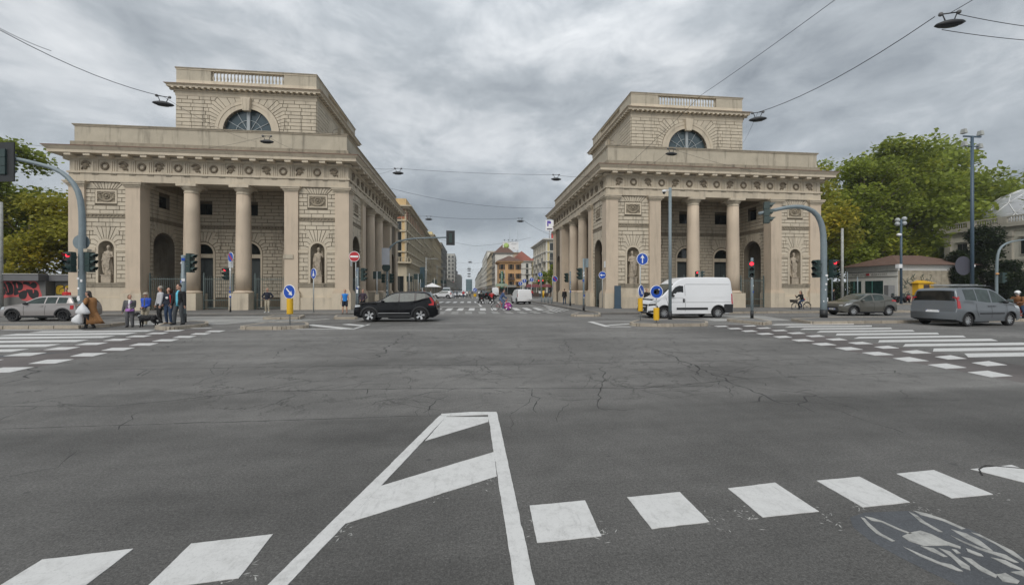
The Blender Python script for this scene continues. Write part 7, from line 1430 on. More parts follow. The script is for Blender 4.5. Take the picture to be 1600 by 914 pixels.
# ---- statues in the niches
def statue(label, loc, seed, arm, mirror=1):
    T = thing('statue', label, 'statue', loc, 0, 'niche statues of the gatehouses'); rr = random.Random(seed); b = MB(); m = mirror
    MB().box(-.34, .34, -.25, .3, 0, .58).box(-.38, .38, -.29, .3, .58, .64).build('pedestal', statue_m, T); z0 = .64
    hd = Vector((.02 * m, -.02, z0 + 2.12)); b.ell(hd, (.115, .13, .155), 12, 9); b.ell(hd + Vector((0, .03, .04)), (.13, .14, .15), 10, 7); b.ell(hd + Vector((0, -.13, -.01)), (.02, .03, .035), 6, 5); b.ell(hd + Vector((0, -.08, -.13)), (.06, .05, .06), 7, 5)
    b.tube([(0, 0, z0 + 1.85), hd], [.09, .075], 8); b.tube([(0, 0, z0 + 1.0), (0.02 * m, -.02, z0 + 1.3), (0, 0, z0 + 1.65), (0, 0, z0 + 1.85)], [(.22, .17), (.20, .15), (.27, .17), (.14, .11)], 14, up=(1, 0, 0))
    n = 28; vs = []; lv = [(0, .26, .2), (.25, .24, .19), (.6, .25, .19), (.95, .25, .19), (1.15, .22, .17)]
    for z, a, c in lv:
        for i in range(n): t = 2 * PI * i / n; f = 1 + (.13 - .06 * z) * math.sin(t * 7 + z * 1.5 * m) + .05 * math.sin(t * 13 + 2); vs.append((a * f * math.cos(t) + .05 * m * (1 - z), c * f * math.sin(t), z0 + z))
    b.add(vs, [(r_ * n + i, r_ * n + (i + 1) % n, (r_ + 1) * n + (i + 1) % n, (r_ + 1) * n + i) for r_ in range(4) for i in range(n)] + [tuple(range(n)), tuple(range(4 * n, 5 * n))], True)
    if arm == 'up': caps(b, [(.24 * m, 0, z0 + 1.74), (.4 * m, -.08, z0 + 1.5), (.34 * m, -.16, z0 + 1.85)], [.08, .065, .05]); b.ell((.34 * m, -.18, z0 + 1.93), (.05, .05, .06), 6, 5)
    else: caps(b, [(.24 * m, 0, z0 + 1.74), (.36 * m, -.06, z0 + 1.4), (.12 * m, -.22, z0 + 1.3)], [.08, .065, .05])
    caps(b, [(-.24 * m, 0, z0 + 1.74), (-.35 * m, -.02, z0 + 1.38), (-.34 * m, -.15, z0 + 1.1)], [.08, .065, .05])
    for i in range(7): t = i / 6; b.tube([(-.26 * m + .5 * m * t, -.17 - .05 * math.sin(t * 3), z0 + 1.62 - .35 * t), (-.24 * m + .42 * m * t, -.2, z0 + 1.2 - .2 * t), (-.2 * m + .4 * m * t, -.19, z0 + .45 + .1 * math.sin(i))], [.035, .03, .02], 6)
    b.tube([(-.33 * m, -.05, z0 + 1.3), (-.38 * m, 0, z0 + .8), (-.3 * m, 0, z0 + .1)], [.06, .1, .08], 8)
    inst('figure', setm(remesh(b, .022, 1), statue_m), T); return T
for gx, nm in ((-20.25, 'left'), (22.36, 'right')):
    for c, wh, sd, arm, m in ((-7.86, 'left', 1, 'low', 1), (7.86, 'right', 2, 'up', 1)):
        if nm == 'right': arm = 'low' if arm == 'up' and wh == 'left' else arm; m = -m if wh == 'left' else m
        statue(f'draped marble statue in the {wh} niche of the {nm} gatehouse', (gx + c, 34.2 + .16, 2.17 + .14), sd, arm, m)
# ================================================================ SIGNALS, SIGNS, POLES, LAMPS, WIRES
def head(T, p, ang, lit=None, s=1.0, backplate=False, n=3, back_m=None):
    """signal head; ang = direction the lenses face (0 = towards the camera side, -y)"""
    H = bpy.data.objects.new('signal_head', None); M = Matrix.Rotation(ang, 4, 'Z'); X = lambda v: Vector(p) + (M @ Vector(v)) * s
    mb = MB(); MM = Matrix.Translation(p) @ M @ Matrix.Scale(s, 4)
    for i in range(n): z = (n - 1) / 2 * .31 - i * .31; mb.box(-.15, .15, -.1, .12, z - .15, z + .15, MM, taper=0.01)
    bpy.data.objects.remove(H); o = mb.build('signal_head', dgreen, T)
    for i in range(n):
        z = (n - 1) / 2 * .31 - i * .31; MB().lathe([(0, 0), (.1, 0), (.1, .02), (0, .03)], 14, MM @ Matrix.Translation((0, -.1, z)) @ Matrix.Rotation(R(90), 4, 'X')).build('lens', redlit if lit == i else lens, o)
        hb = MB(); k = 9; q = [R(-20 + 220 * j / k) for j in range(k + 1)]
        hb.add([MM @ Vector((.118 * math.cos(a), -.1, z + .118 * math.sin(a))) for a in q] + [MM @ Vector((.118 * math.cos(a), -.1 - .24 * (.45 + .55 * max(0, math.sin(a))), z + .118 * math.sin(a) - .02)) for a in q], [(j, j + 1, k + 2 + j, k + 1 + j) for j in range(k)]); hb.build('hood', dgreen, o)
    if backplate: MB().box(-.42, .42, .02, .06, -.72, .72, MM).build('backplate', black, T)
    return o
def disc(T, p, r, ang, fm, marks=(), rim=white):
    M = Matrix.Translation(p) @ Matrix.Rotation(ang, 4, 'Z') @ Matrix.Rotation(R(90), 4, 'X'); o = MB().lathe([(0, -.012), (r, -.012), (r, .012), (r * .93, .014), (0, .014)], 28, M, sm=False).build('sign_plate', rim, T)
    MB().lathe([(0, .0145), (r * .92, .0145), (r * .92, .0165), (0, .0165)], 28, M, sm=False).build('sign_face', fm, o)
    for m, poly in marks: MB().prism([(a * r, b * r) for a, b in poly], lambda a, b: M @ Vector((a, b, .0168)), lambda a, b: M @ Vector((a, b, .0195))).build('symbol', m, o)
    return o
def rot(poly, a): c, s = math.cos(a), math.sin(a); return [(x * c - y * s, x * s + y * c) for x, y in poly]
ARROW = [(-.09, -.68), (.09, -.68), (.09, .2), (.36, .12), (0, .72), (-.36, .12), (-.09, .2)]
def pole(T, p, h, r, m=polem, base=True, stickers=False):
    MB().cyl((0, 0, 0), (0, 0, h), r, r * .92, n=12).build('pole', m, T)
    if base: MB().cyl((0, 0, 0), (0, 0, .42), r * 1.12, n=12).build('pole_base', black, T)
    if stickers:
        rr = random.Random(int(p[0] * 10))
        for i in range(7): a = rr.uniform(-2.4, -.7); z = rr.uniform(1.0, 3.2); s = rr.uniform(.03, .07); q = Vector((math.cos(a), math.sin(a), 0)); u = Vector((-q.y, q.x, 0)); c = q * (r + .004) + Vector((0, 0, z)); MB().add([c - u * s - Vector((0, 0, s)), c + u * s - Vector((0, 0, s)), c + u * s + Vector((0, 0, s)), c - u * s + Vector((0, 0, s))], [(0, 1, 2, 3)]).build('sticker', white if i % 3 else signb, T)
def rel(T, P): return Vector(P) - T.location
def mast(name, label, base, path, r, m=polem, group=None, stickers=True, cat='traffic light'):
    """path in photo pixels at the depth of the base"""
    T = thing(name, label, cat, tuple(base), 0, group); pts = [rel(T, atY(u, v, base.y)) for u, v in path]; pts = [Vector((0, 0, 0))] + pts; n = len(pts)
    q = [pts[0]]
    for i in range(1, n - 1):
        for t in (.33, .66, 1): q.append(0.5 * ((2 * pts[i]) + (pts[i + 1] - pts[i - 1]) * (t - 1) * 0 ) if t == 1 else pts[i - 1].lerp(pts[i], t) if i == 1 else (pts[i - 1].lerp(pts[i], t)))
    q.append(pts[-1]); MB().tube(q, [r * (1 - .45 * i / (len(q) - 1)) for i in range(len(q))], 12).build('mast', m, T); MB().cyl((0, 0, 0), (0, 0, .45), r * 1.15, n=12).build('pole_base', black if stickers else m, T)
    if stickers: 
        rr = random.Random(int(base.x))
        for i in range(9): z = rr.uniform(.8, 2.6); s = rr.uniform(.03, .06); x = rr.uniform(-.7, .7) * r; y = -math.sqrt(r * r - x * x) - .004; MB().box(x - s, x + s, y - .002, y, z - s, z + s).build('sticker', white, T)
    return T
def smooth_path(P, k=3):
    out = [P[0]]
    for i in range(1, len(P) - 1):
        a, b, c = Vector(P[i - 1]), Vector(P[i]), Vector(P[i + 1]); out += [tuple(a.lerp(b, .6) * .5 + b * .5) if False else tuple((a + b * 3) / 4), tuple((b * 3 + c) / 4)]
    return out + [P[-1]]
b = at(128, 506, .14); T = mast('traffic_signal_mast', 'tall curved signal mast at the left edge with a head hanging over the road', b, smooth_path([(128, 400), (129, 340), (125, 305), (112, 282), (90, 265), (55, 255), (0, 243), (-60, 232)]), .135)
z = lambda v: zat(v, b) - .14; X = lambda u, v: rel(T, atY(u, v, b.y))
head(T, X(120, 410) + Vector((0, -.3, 0)), R(-12), 0, 1.0); head(T, X(108, 410) + Vector((0, .1, 0)), R(-80), None, 1.0); head(T, X(141, 410), R(85), None, 1.0); q = X(8, 254); head(T, q, PI - .15, None, 1.25, True); MB().tube([X(5, 245), X(5, 262)], .05, 6).build('bracket', dgreen, T)
disc(T, X(122, 378) + Vector((0, .16, 0)), .36, PI, poled, rim=polem); MB().box(-.08, .08, -.12, .1, 0, .14, Matrix.Translation(X(137, 394))).build('camera_box', parap, T); MB().box(-.4, .4, -.05, .05, -.02, .02, Matrix.Translation(X(124, 402))).build('bracket', black, T)
def sigpole(label, base, vtop, r, heads, m=polem, name='traffic_signal', group='traffic signals on straight poles', discs=(), stickers=True):
    T = thing(name, label, 'traffic light', tuple(base), 0, group); pole(T, base, zat(vtop, base) - base.z, r, m, True, stickers)
    for (u, v, a, lit, s) in heads:
        p = rel(T, atY(u, v, base.y)); head(T, p, a, lit, s); MB().tube([(0, 0, p.z + .3), (p.x * .8, p.y, p.z + .3)], .02, 5).tube([(0, 0, p.z - .3), (p.x * .8, p.y, p.z - .3)], .02, 5).build('bracket', black, T)
    for (u, v, rr_, a, fm, mk_) in discs: disc(T, rel(T, atY(u, v, base.y)) + Vector((0, -r - .03, 0)), rr_, a, fm, mk_)
    return T
sigpole('signal pole behind the waiting group, lenses turned to the right', at(287, 504, .14), 399, .105, [(297.5, 411, R(80), None, 1.0)])
T = sigpole('thin signal pole with red light and no parking sign before the left gatehouse', at(360, 487.5, .14), 396, .05, [(353.5, 428, R(-25), 0, .95)], galv, discs=[(361.5, 402, .36, R(-34), signb, [(signr, [(-.8, .55), (-.55, .8), (.8, -.55), (.55, -.8)])])])
for k in range(2): q = rel(T, atY(361.5, 410 + k * 5.5, 31.4)); MB().box(-.15, .15, -.01, .01, -.13, .13, Matrix.Translation(q + Vector((0, -.07, 0))) @ Matrix.Rotation(R(45), 4, 'Z')).build('text_plate', white, T)
sigpole('grey signal pole beside the blue sleeved jogger, lenses turned to the right', at(559, 488, .14), 418, .09, [(567.5, 429, R(75), None, 1.0)])
sigpole('signal pole with red light on the island right of the white van', at(1175, 497, .14), 403, .075, [(1174, 421, R(-30), 0, 1.0)])
bp = atY(1093, 484, 28.6); bp.z = .14; sigpole('pedestrian signal with red light rising behind the white van roof', bp, 424, .05, [(1088.5, 430, R(-5), 0, .62), (1097, 430, R(60), None, .7)])
T = sigpole('signal pole at the near corner of the right gatehouse, lenses turned to the left', at(912, 485, .14), 404, .08, [(906.5, 428, R(-70), None, 1.0)]); MB().box(-.12, .12, -.1, .1, -.35, .35, Matrix.Translation(rel(T, atY(916.5, 411, 30.5)))).build('control_box', polem, T)
sigpole('signal pole farther back on the right pavement, lenses turned to the left', at(891, 478, .14), 424, .08, [(885.5, 434, R(-60), None, 1.0)])
# mast over the avenue
bm_ = Vector((-8.35, 41.8, .14)); T = mast('traffic_signal_mast', 'curved signal mast at the left gatehouse reaching over the avenue', bm_, smooth_path([(605, 430), (605, 402), (608, 388), (618, 379), (635, 374), (660, 372), (699, 371)]), .13)
X = lambda u, v, y=None: rel(T, atY(u, v, y or bm_.y)); head(T, X(704, 372), PI, None, 1.05, True); head(T, X(599, 435), PI * .9, None, 1.0); head(T, X(611, 435), R(70), None, 1.05); disc(T, X(604, 418) + Vector((0, -.2, 0)), .42, PI, dgreen, rim=dgreen); MB().box(-.38, .38, -.02, .02, -.85, .85, Matrix.Translation(X(605, 401) + Vector((-.1, -.25, 0)))).build('white_banner', mat('white banner', (.5, .52, .56), .7), T)
# mast on the right
bR = at(1287, 496, .14); T = mast('traffic_signal_mast', 'large curved signal mast before the right corner of the right gatehouse', bR, smooth_path([(1287, 420), (1287, 372), (1284, 350), (1275, 333), (1258, 324), (1236, 323), (1212, 328), (1186, 334)]), .17)
X = lambda u, v: rel(T, atY(u, v, bR.y)); head(T, X(1196, 333) + Vector((0, -.1, 0)), R(60), None, 1.3); head(T, X(1275.5, 420), R(-70), None, 1.1); head(T, X(1299, 420) + Vector((0, -.1, 0)), R(12), 0, 1.15); MB().box(-.55, .55, -.04, .04, -.02, .02, Matrix.Translation(X(1287, 413))).box(-.55, .55, -.04, .04, -.02, .02, Matrix.Translation(X(1287, 426))).build('bracket', black, T)
# signs
def signpost(label, base, vtop, discs, yellow=None, r=.03, m=galv, name='road_sign'):
    T = thing(name, label, 'road sign', tuple(base), 0); MB().cyl((0, 0, 0), (0, 0, zat(vtop, base) - base.z), r, n=8).build('post', m, T)
    for (u, v, rr_, a, fm, mk_) in discs: disc(T, rel(T, atY(u, v, base.y)) + Vector((math.sin(a) * .0, -.05, 0)), rr_, a, fm, mk_)
    if yellow:
        v0, v1, w_ = yellow; z0, z1 = zat(v1, base) - base.z, zat(v0, base) - base.z; MB().lathe([(w_, z0), (w_ * 1.03, z0 + .03), (w_ * 1.03, z1 - .03), (w_, z1), (0, z1)], 16, sm=False).build('yellow_marker', yel, T)
    return T
KR = [(white, rot(ARROW, R(-135)))]
signpost('blue keep right arrow sign above a yellow marker on the left island', at(453, 507, .14), 447, [(453, 456, .33, R(-21), signb, KR)], (466, 490.5, .13))
signpost('narrow looking blue cycle path sign on a thin post before the left niche statue', at(490, 488.5, .14), 419, [(490.5, 427.5, .38, R(-43), signb, [(white, [(-.35, -.5), (.35, -.5), (.25, 0), (.1, .1), (.15, .5), (-.15, .5), (-.1, .1), (-.25, 0)])])], r=.04)
signpost('red no entry sign at the corner of the left gatehouse', at(556, 489, .14), 394, [(554, 401, .36, 0, signr, [(white, [(-.75, -.17), (.75, -.17), (.75, .17), (-.75, .17)])])], r=.03)
T = thing('road_sign', 'dark rectangular direction board seen from behind at the left gatehouse', 'road sign', (-8.75, 39.0, .14)); MB().cyl((0, 0, 0), (0, 0, zat(424, T.location) - .14), .06, n=8).build('post', galv, T); MB().box(-.38, .38, -.0, .04, zat(436, T.location) - .14, zat(424, T.location) - .14, Matrix.Translation((0, .08, 0))).build('board', dgreen, T); MB().box(-.2, .2, -.2, .2, 0, 1.2, taper=.06).build('plinth', stone_s, T)
signpost('blue straight ahead arrow sign with oblique keep right sign and yellow marker', at(1000.5, 500.5, .14), 396, [(1003, 405, .315, 0, signb, [(white, ARROW)]), (1001, 455, .33, R(41), signb, KR)], (466, 486, .12))
T = signpost('blue keep left sign covered with torn stickers above a yellow marker', at(1025.5, 505, .14), 448, [(1025, 456, .315, 0, signb, [(black, [(-.5, -.2), (-.1, -.45), (.4, -.3), (.45, .2), (.1, .5), (-.4, .35)]), (white, [(-.45, -.1), (-.2, -.3), (.0, -.05), (-.05, .2), (-.35, .15)]), (white, [(.1, .2), (.3, .45), (.5, .4), (.35, .15)])])], (481, 500, .13))
signpost('blue left arrow sign at the corner pier of the right gatehouse', at(941, 481.5, .14), 424, [(941, 430, .335, 0, signb, [(white, rot(ARROW, R(90)))])])
NP = [(signr, [(-.8, .55), (-.55, .8), (.8, -.55), (.55, -.8)])]
b9 = Vector((9.7, 46, .14)); signpost('round blue no parking sign with red slash on the right pavement', b9, 430, [(867, 436, .33, 0, signb, NP)])
T = thing('camera_pole', 'tall thin grey pole with dome camera standing before the white van', 'pole', tuple(at(1047, 499, .14))); bb_ = T.location.copy(); pole(T, bb_, zat(294, bb_) - .14, .085, polem); q = rel(T, atY(1047, 297, bb_.y)); MB().box(-.32, 0, -.02, .02, q.z - .05, q.z, None).build('camera_arm', white, T); MB().lathe([(.0, .1), (.1, .08), (.11, 0), (.09, -.03)], 12, Matrix.Translation((-.34, 0, q.z - .1))).build('camera_cap', white, T); MB().ell((-.34, 0, q.z - .15), (.08, .08, .09), 10, 7).build('camera_dome', black, T)
# other poles
def spole(name, label, base, vtop, r, m, cat='pole'): T = thing(name, label, cat, tuple(base)); MB().cyl((0, 0, 0), (0, 0, zat(vtop, base) - base.z), r, r * .8, n=12).build('pole', m, T); return T
pgm = mat('mottled concrete pole', (.36, .37, .35), .9, var=.4, scale=4)
spole('concrete_pole', 'pale mottled concrete pole before the white shop house', at(1316, 474, .14) * .8 + Vector((0, 0, .03)), 357, .13, pgm); pl = atY(1, 440, 36.0); pl.z = .14; spole('concrete_pole', 'pale pole cut by the left edge of the picture', pl, 316, .16, pgm)
base = at(1408, 472, .14) * .86; base.z = .14; T = spole('lamp_post', 'slim blue grey lamp post with a cluster of four round lamps before the shop house', base, 343, .13, poled, 'street lamp')
for u, v in ((1402.5, 344), (1413, 342), (1402, 350), (1413, 349)): q = rel(T, atY(u, v, base.y)); MB().ell(q, (.25, .25, .25), 10, 8).build('lamp_globe', mat('frosted lamp globe', (.4, .42, .42), .3), T); MB().tube([(0, 0, q.z - .1), q], .03, 5).build('lamp_arm', poled, T)
q = rel(T, atY(1405, 367, base.y)); MB().ell(q, (.3, .2, .18), 8, 6).build('camera', white, T); MB().box(-.35, .1, -.2, .2, 0, .45, Matrix.Translation(rel(T, atY(1406, 419, base.y)))).build('junction_box', white, T)
base = at(1519, 474, .14) * .82; base.z = .14; T = spole('floodlight_mast', 'very tall dark blue mast with four floodlights on top', base, 214, .15, poled, 'street lamp'); top_ = zat(214, base) - .14
MB().box(-1.0, 1.0, -.06, .06, top_ - .05, top_ + .08).box(-1.0, 1.0, -.06, .06, top_ - 1.0, top_ - .92).build('crossarm', poled, T)
for x, z_ in ((-.95, .5), (.95, .4), (-.9, -.75), (.85, -.9)): MB().box(x - .19, x + .19, -.2, .2, top_ + z_ - .22, top_ + z_ + .22, taper=.05).build('floodlight', pgm, T)
disc(T, rel(T, atY(1511, 415, base.y)) + Vector((0, .3, 0)), .95, PI, poled, rim=mat('grey violet sign back', (.07, .07, .09), .6)) ; MB().box(-.2, .2, -.02, .02, -.1, .1, Matrix.Translation(rel(T, atY(1525, 415, base.y)) + Vector((0, .2, 0)))).build('label_plate', white, T)
base = at(1557, 470, .14) * .8; base.z = .14; T = mast('signal_mast', 'curved grey mast at the right edge with a small signal beneath it', base, smooth_path([(1557, 430), (1558, 402), (1562, 388), (1572, 380), (1588, 376), (1625, 372)]), .15, polem, stickers=False); head(T, rel(T, atY(1566, 434, base.y)), R(75), None, 1.4); MB().ell(rel(T, atY(1555, 428, base.y)) + Vector((0, -.2, 0)), (.25, .12, .12), 8, 6).build('orange_lamp', mat('orange lamp', (.6, .3, .1), .4), T)
for i, (u, v) in enumerate(((1324, 476), (1300, 477), (1340, 476))): spole('thin_post', f'thin dark post {("beside the pale pole", "left of the pale pole", "before the shop window")[i]}', at(u, v, .14) * .9, 425 + i * 4, .05, polem)
# signs and posts in the avenue
def sp2(label, X_, Y_, discs, yellow=None, ztop=None):
    bs_ = Vector((X_, Y_, .0)); return signpost(label, bs_, min(d[1] for d in discs) - 4, discs, yellow, r=.05)
def uv(X_, Y_): fx = X_ * math.cos(YAW) - Y_ * math.sin(YAW); fy = X_ * math.sin(YAW) + Y_ * math.cos(YAW); return 800 + FPX * fx / fy
sp2('blue keep right sign on the median of the avenue', 1.2, 88, [(uv(1.2, 88), 453, .45, 0, signb, [(white, rot(ARROW, R(135)))])], (459, 463.5, .3))
for X_, Y_, v, lb in ((15.4, 86, 429, 'blue turn arrow sign above the twin red signals across the side street'), (12.3, 96, 443, 'blue parking sign farthest left of the cluster'), (13.0, 94, 439, 'blue parking sign second from the left of the cluster'), (14.6, 93, 437, 'blue sign right of the parking cluster')): sp2(lb, X_, Y_, [(uv(X_, Y_), v, .5, 0, signb, [(white, ARROW)])])
T = sigpole('twin red signals across the side street on the right', Vector((15.4, 84.5, 0)), 431, .07, [(841.5, 441, 0, 0, 1.1), (848, 441, 0, 0, 1.1)], polem, stickers=False)
for X_, lb in ((12.3, 'yellow marker post left of the parking signs'), (15.9, 'yellow marker post under the twin red signals')): tag(MB().cyl((0, 0, 0), (0, 0, 1.5), .2, n=10).build('yellow_marker', yel, None, (X_, 85, .14)), lb, 'marker post')
for i in range(4): tag(MB().cyl((0, 0, 0), (0, 0, .8), .06, n=8).build('bollard', polem, None, (9.7 + .0 * i, 46.5 + i * 2.2, .14)), ('nearest grey bollard on the kerb beside the right gatehouse', 'second nearest grey bollard on the right gatehouse kerb', 'third grey bollard on the right gatehouse kerb', 'farthest grey bollard on the right gatehouse kerb')[i], 'bollard', 'bollards on the right kerb')
for X_, Y_, kind, lb in ((-10.6, 72, 'h', 'dark signal on a pole far left beyond the gatehouse'), (-9.3, 74, 'b', 'dark direction board on the left beyond the gatehouse'), (-9.6, 80, 'h', 'dark green signal farther down the left pavement'), (-8.3, 96, 'h', 'dark signal by the white sport utility car'), (-7.6, 118, 'b', 'dark board down the left pavement near the palazzo')):
    T = thing('traffic_signal' if kind == 'h' else 'road_sign', lb, 'traffic light' if kind == 'h' else 'road sign', (X_, Y_, .14)); MB().cyl((0, 0, 0), (0, 0, 4.6), .07, n=6).build('pole', galv, T)
    if kind == 'h': head(T, Vector((.3, 0, 3.6)), R(70), None, 1.1); head(T, Vector((-.3, 0, 3.6)), PI, None, 1.1)
    else: MB().box(-.8, .8, -.03, .03, 3.6, 4.6).build('board', dgreen, T)
T = thing('info_column', 'tall dark teal information column on the left pavement of the avenue', 'sign', (-9.7, 84, .14)); MB().cyl((0, 0, 0), (0, 0, 2.4), .1, n=8).build('post', galv, T); MB().box(-.5, .5, -.15, .15, 2.2, 6.4).build('panel', mat('dark teal panel', (.03, .06, .075), .4), T)
for X_, Y_, lb in ((-9.6, 90, 'grey post with cross arm before the ochre palazzo'), (-9.6, 120, 'grey post with cross arm at the grey olive block'), (-9.4, 150, 'grey post with cross arm farthest down the left side'), (12.4, 140, 'plain grey post before the orange corner house'), (12.4, 175, 'plain grey post beyond the orange corner house')):
    T = thing('lamp_post', lb, 'street lamp', (X_, Y_, .14), 0, 'posts along the avenue'); MB().cyl((0, 0, 0), (0, 0, 9), .1, .07, n=8).box(-.0, 2.6 if X_ < 0 else 0, -.04, .04, 8.6, 8.7).build('pole', galv, T)
# litter bin panel by the right gatehouse corner
tag(MB().box(-.28, .28, -.08, .08, .1, 1.98, taper=.01).box(-.32, .32, -.14, .14, 0, .1).build('advertising_panel', poled, None, atY(965, 480, 33.3).xy.to_3d() + Vector((0, 0, .14))), 'dark slim upright panel against the right gatehouse corner', 'panel')
# ---- catenary lamps and wires
LAMPS = {}
def clamp(key, u, v, z_=11.0, rz=0.0, s=1.0):
    d = (z_ - HCAM) * FPX / (454 - v); r = ray(u, v); p = Vector((r[0] * d, r[1] * d, z_)); lb = {'a': 'street lamp hung on wires left of the left tower', 'b': 'street lamp hanging before the left parapet under the lunette', 'c': 'street lamp hanging beside the left gatehouse cornice', 'd': 'street lamp hanging beside the right gatehouse cornice', 'e': 'street lamp hanging before the right parapet under the lunette', 'f': 'street lamp hanging right of the right tower', 'g': 'large near street lamp hanging at the upper right corner', 'h': 'street lamp hanging over the avenue on the left', 'i': 'street lamp hanging over the avenue on the right'}.get(key, {'j': 'small distant lamp on the centre line of the avenue, highest of the row', 'k': 'small distant lamp on the centre line, second highest of the row', 'l': 'small distant lamp on the centre line, middle of the row', 'm': 'tiny distant lamp on the centre line, second lowest of the row', 'n': 'tiny distant lamp on the centre line, lowest of the row'}.get(key))
    T = thing('hanging_lamp', lb, 'street lamp', tuple(p), rz, 'catenary street lamps'); MB().lathe([(0, -.1), (.2, -.1), (.36, -.06), (.45, 0), (.4, .06), (.22, .13), (.08, .16), (0, .16)], 20, Matrix.Diagonal((s, s * .38, s * .9, 1))).build('lamp_housing', black, T)
    MB().lathe([(0, -.115), (.24, -.112), (.25, -.1), (0, -.1)], 16, Matrix.Diagonal((s, s * .34, s * .9, 1))).build('lamp_glass', lens, T); MB().tube([(-.12 * s, 0, .1), (-.2 * s, 0, .34 * s)], .018, 5).tube([(.12 * s, 0, .1), (.2 * s, 0, .34 * s)], .018, 5).build('hanger', black, T)
    for x in (-.26, .26): MB().ell((x * s, 0, .38 * s), (.07, .06, .07), 8, 6).build('insulator', mat('grey insulator', (.12, .12, .12), .5), T)
    MB().cyl((-.26 * s, 0, .38 * s), (.26 * s, 0, .38 * s), .02, n=5).build('clamp_bar', black, T); p2 = p + Vector((0, 0, .38 * s)); LAMPS[key] = p2; return p2
for k, u, v, z_, rz, s in (('a', 255, 163, 11, .3, 1.0), ('b', 417, 222, 11, 0, .95), ('c', 622, 271, 11, 0, 1.0), ('d', 869, 280.5, 11, 0, 1.0), ('e', 1049, 241, 11, 0, .95), ('f', 1184, 187, 11, -.4, 1.0), ('g', 1484, 38, 10.6, -.35, .95), ('h', 670, 343, 11, 0, 1.1), ('i', 813, 346, 11, 0, 1.1), ('j', 734.5, 410, 10, 0, 1.5), ('k', 733, 420, 10, 0, 1.8), ('l', 733, 423, 10, 0, 1.8), ('m', 733, 428, 10, 0, 2.2), ('n', 733, 432, 10, 0, 2.6)): clamp(k, u, v, z_, rz, s)
def W3(u, v, z_): d = (z_ - HCAM) * FPX / (454 - v); r = ray(u, v); return Vector((r[0] * d, r[1] * d, z_))
def wire(label, pts, sag=.25, r=.012):
    mb = MB(); path = []
    for a, b_ in zip(pts[:-1], pts[1:]):
        for i in range(9): t = i / 9; p = a.lerp(b_, t); p.z -= sag * 4 * t * (1 - t); path.append(p)
    path.append(pts[-1]); mb.tube(path, r, 5); tag(mb.build('overhead_wire', wire_m), label, 'wire', 'overhead wires')
Lp = LAMPS; GLw = Vector((-22.5, 33.9, 12.9))
wire('black wire from the upper left edge down to the lamp left of the tower', [W3(-40, 25, 11.6), Lp['a']], .35, .014); wire('doubled black wire beside the one at the upper left edge', [W3(-40, 22, 11.7), W3(80, 80, 11.45)], .1, .01); wire('thin wire from the left lamp to the left gatehouse', [Lp['a'], Vector((-17, 33.9, 13.6))], .3, .008)
wire('thin wire from the left gatehouse to the lamp under its lunette', [Vector((-24, 34.0, 12.6)), Lp['b'], Vector((-12, 34.0, 12.6))], .25, .008); wire('faint wire at the left edge running to the gatehouse cornice', [W3(-20, 209, 12), Vector((-31.2, 33.4, 12.5))], .2, .01); wire('lower faint wire at the left edge', [W3(-20, 228, 11.5), Vector((-31.4, 34, 12.2))], .2, .01)
wire('wire between the two gatehouses carrying two lamps', [Vector((-9.0, 35, 12.2)), Lp['c'], Lp['d'], Vector((11.2, 36, 12.3))], .12, .011); wire('second thin wire beside the lamps between the gatehouses', [Vector((-9.0, 38, 12.4)), Lp['c'] + Vector((0, 0, .05))], .12, .008)
wire('sagging wire across the avenue behind the gatehouses', [Vector((-12, 62, 17.2)), Vector((14, 62, 14.8))], 1.0, .02); wire('wire over the avenue carrying two lamps', [Vector((-14, 56, 12.6)), Lp['h'], Lp['i'], Vector((12.5, 58, 9.8))], .25, .016)
for Y_, lb in ((80, 'thin wire crossing the avenue, nearest of the four distant ones'), (131, 'thin distant wire crossing the avenue carrying the highest centre lamp'), (172, 'thin distant wire crossing the avenue, third of four'), (190, 'thin wire crossing the avenue, farthest of all')): wire(lb, [Vector((-14, Y_, 14 if Y_ < 100 else 12)), Vector((1.0, Y_, 10.6)), Vector((12.5, Y_, 12.5))], .3, .02)
wire('thin wire from the right gatehouse cornice to the lamp under its lunette', [Vector((15, 34.0, 12.6)), Lp['e'], Vector((30, 34.0, 12.2))], .3, .008)
wire('long diagonal wire from the right tower up to the top edge', [Vector((13.5, 36, 12.2)), W3(1097, 148, 13.5), W3(1305, 0, 12.0), W3(1420, -90, 11.8)], .05, .011); wire('black wire between the two lamps at the upper right', [Lp['f'], Lp['g'] + Vector((-.3, .2, 0))], .35, .015); wire('wire from the near lamp to the top edge', [Lp['g'], W3(1560, -25, 11.3)], .02, .011)
wire('upper wire from the near lamp to the right edge', [Lp['g'] + Vector((.25, 0, 0)), W3(1640, 46, 11.0)], .05, .011); wire('lower wire from the near lamp to the right edge', [Lp['g'] + Vector((.1, .3, -.35)), W3(1640, 66, 10.7)], .05, .011); wire('thin wire from the lamp right of the tower to the right gatehouse', [Lp['f'], Vector((28, 38.8, 16.5))], .2, .008)
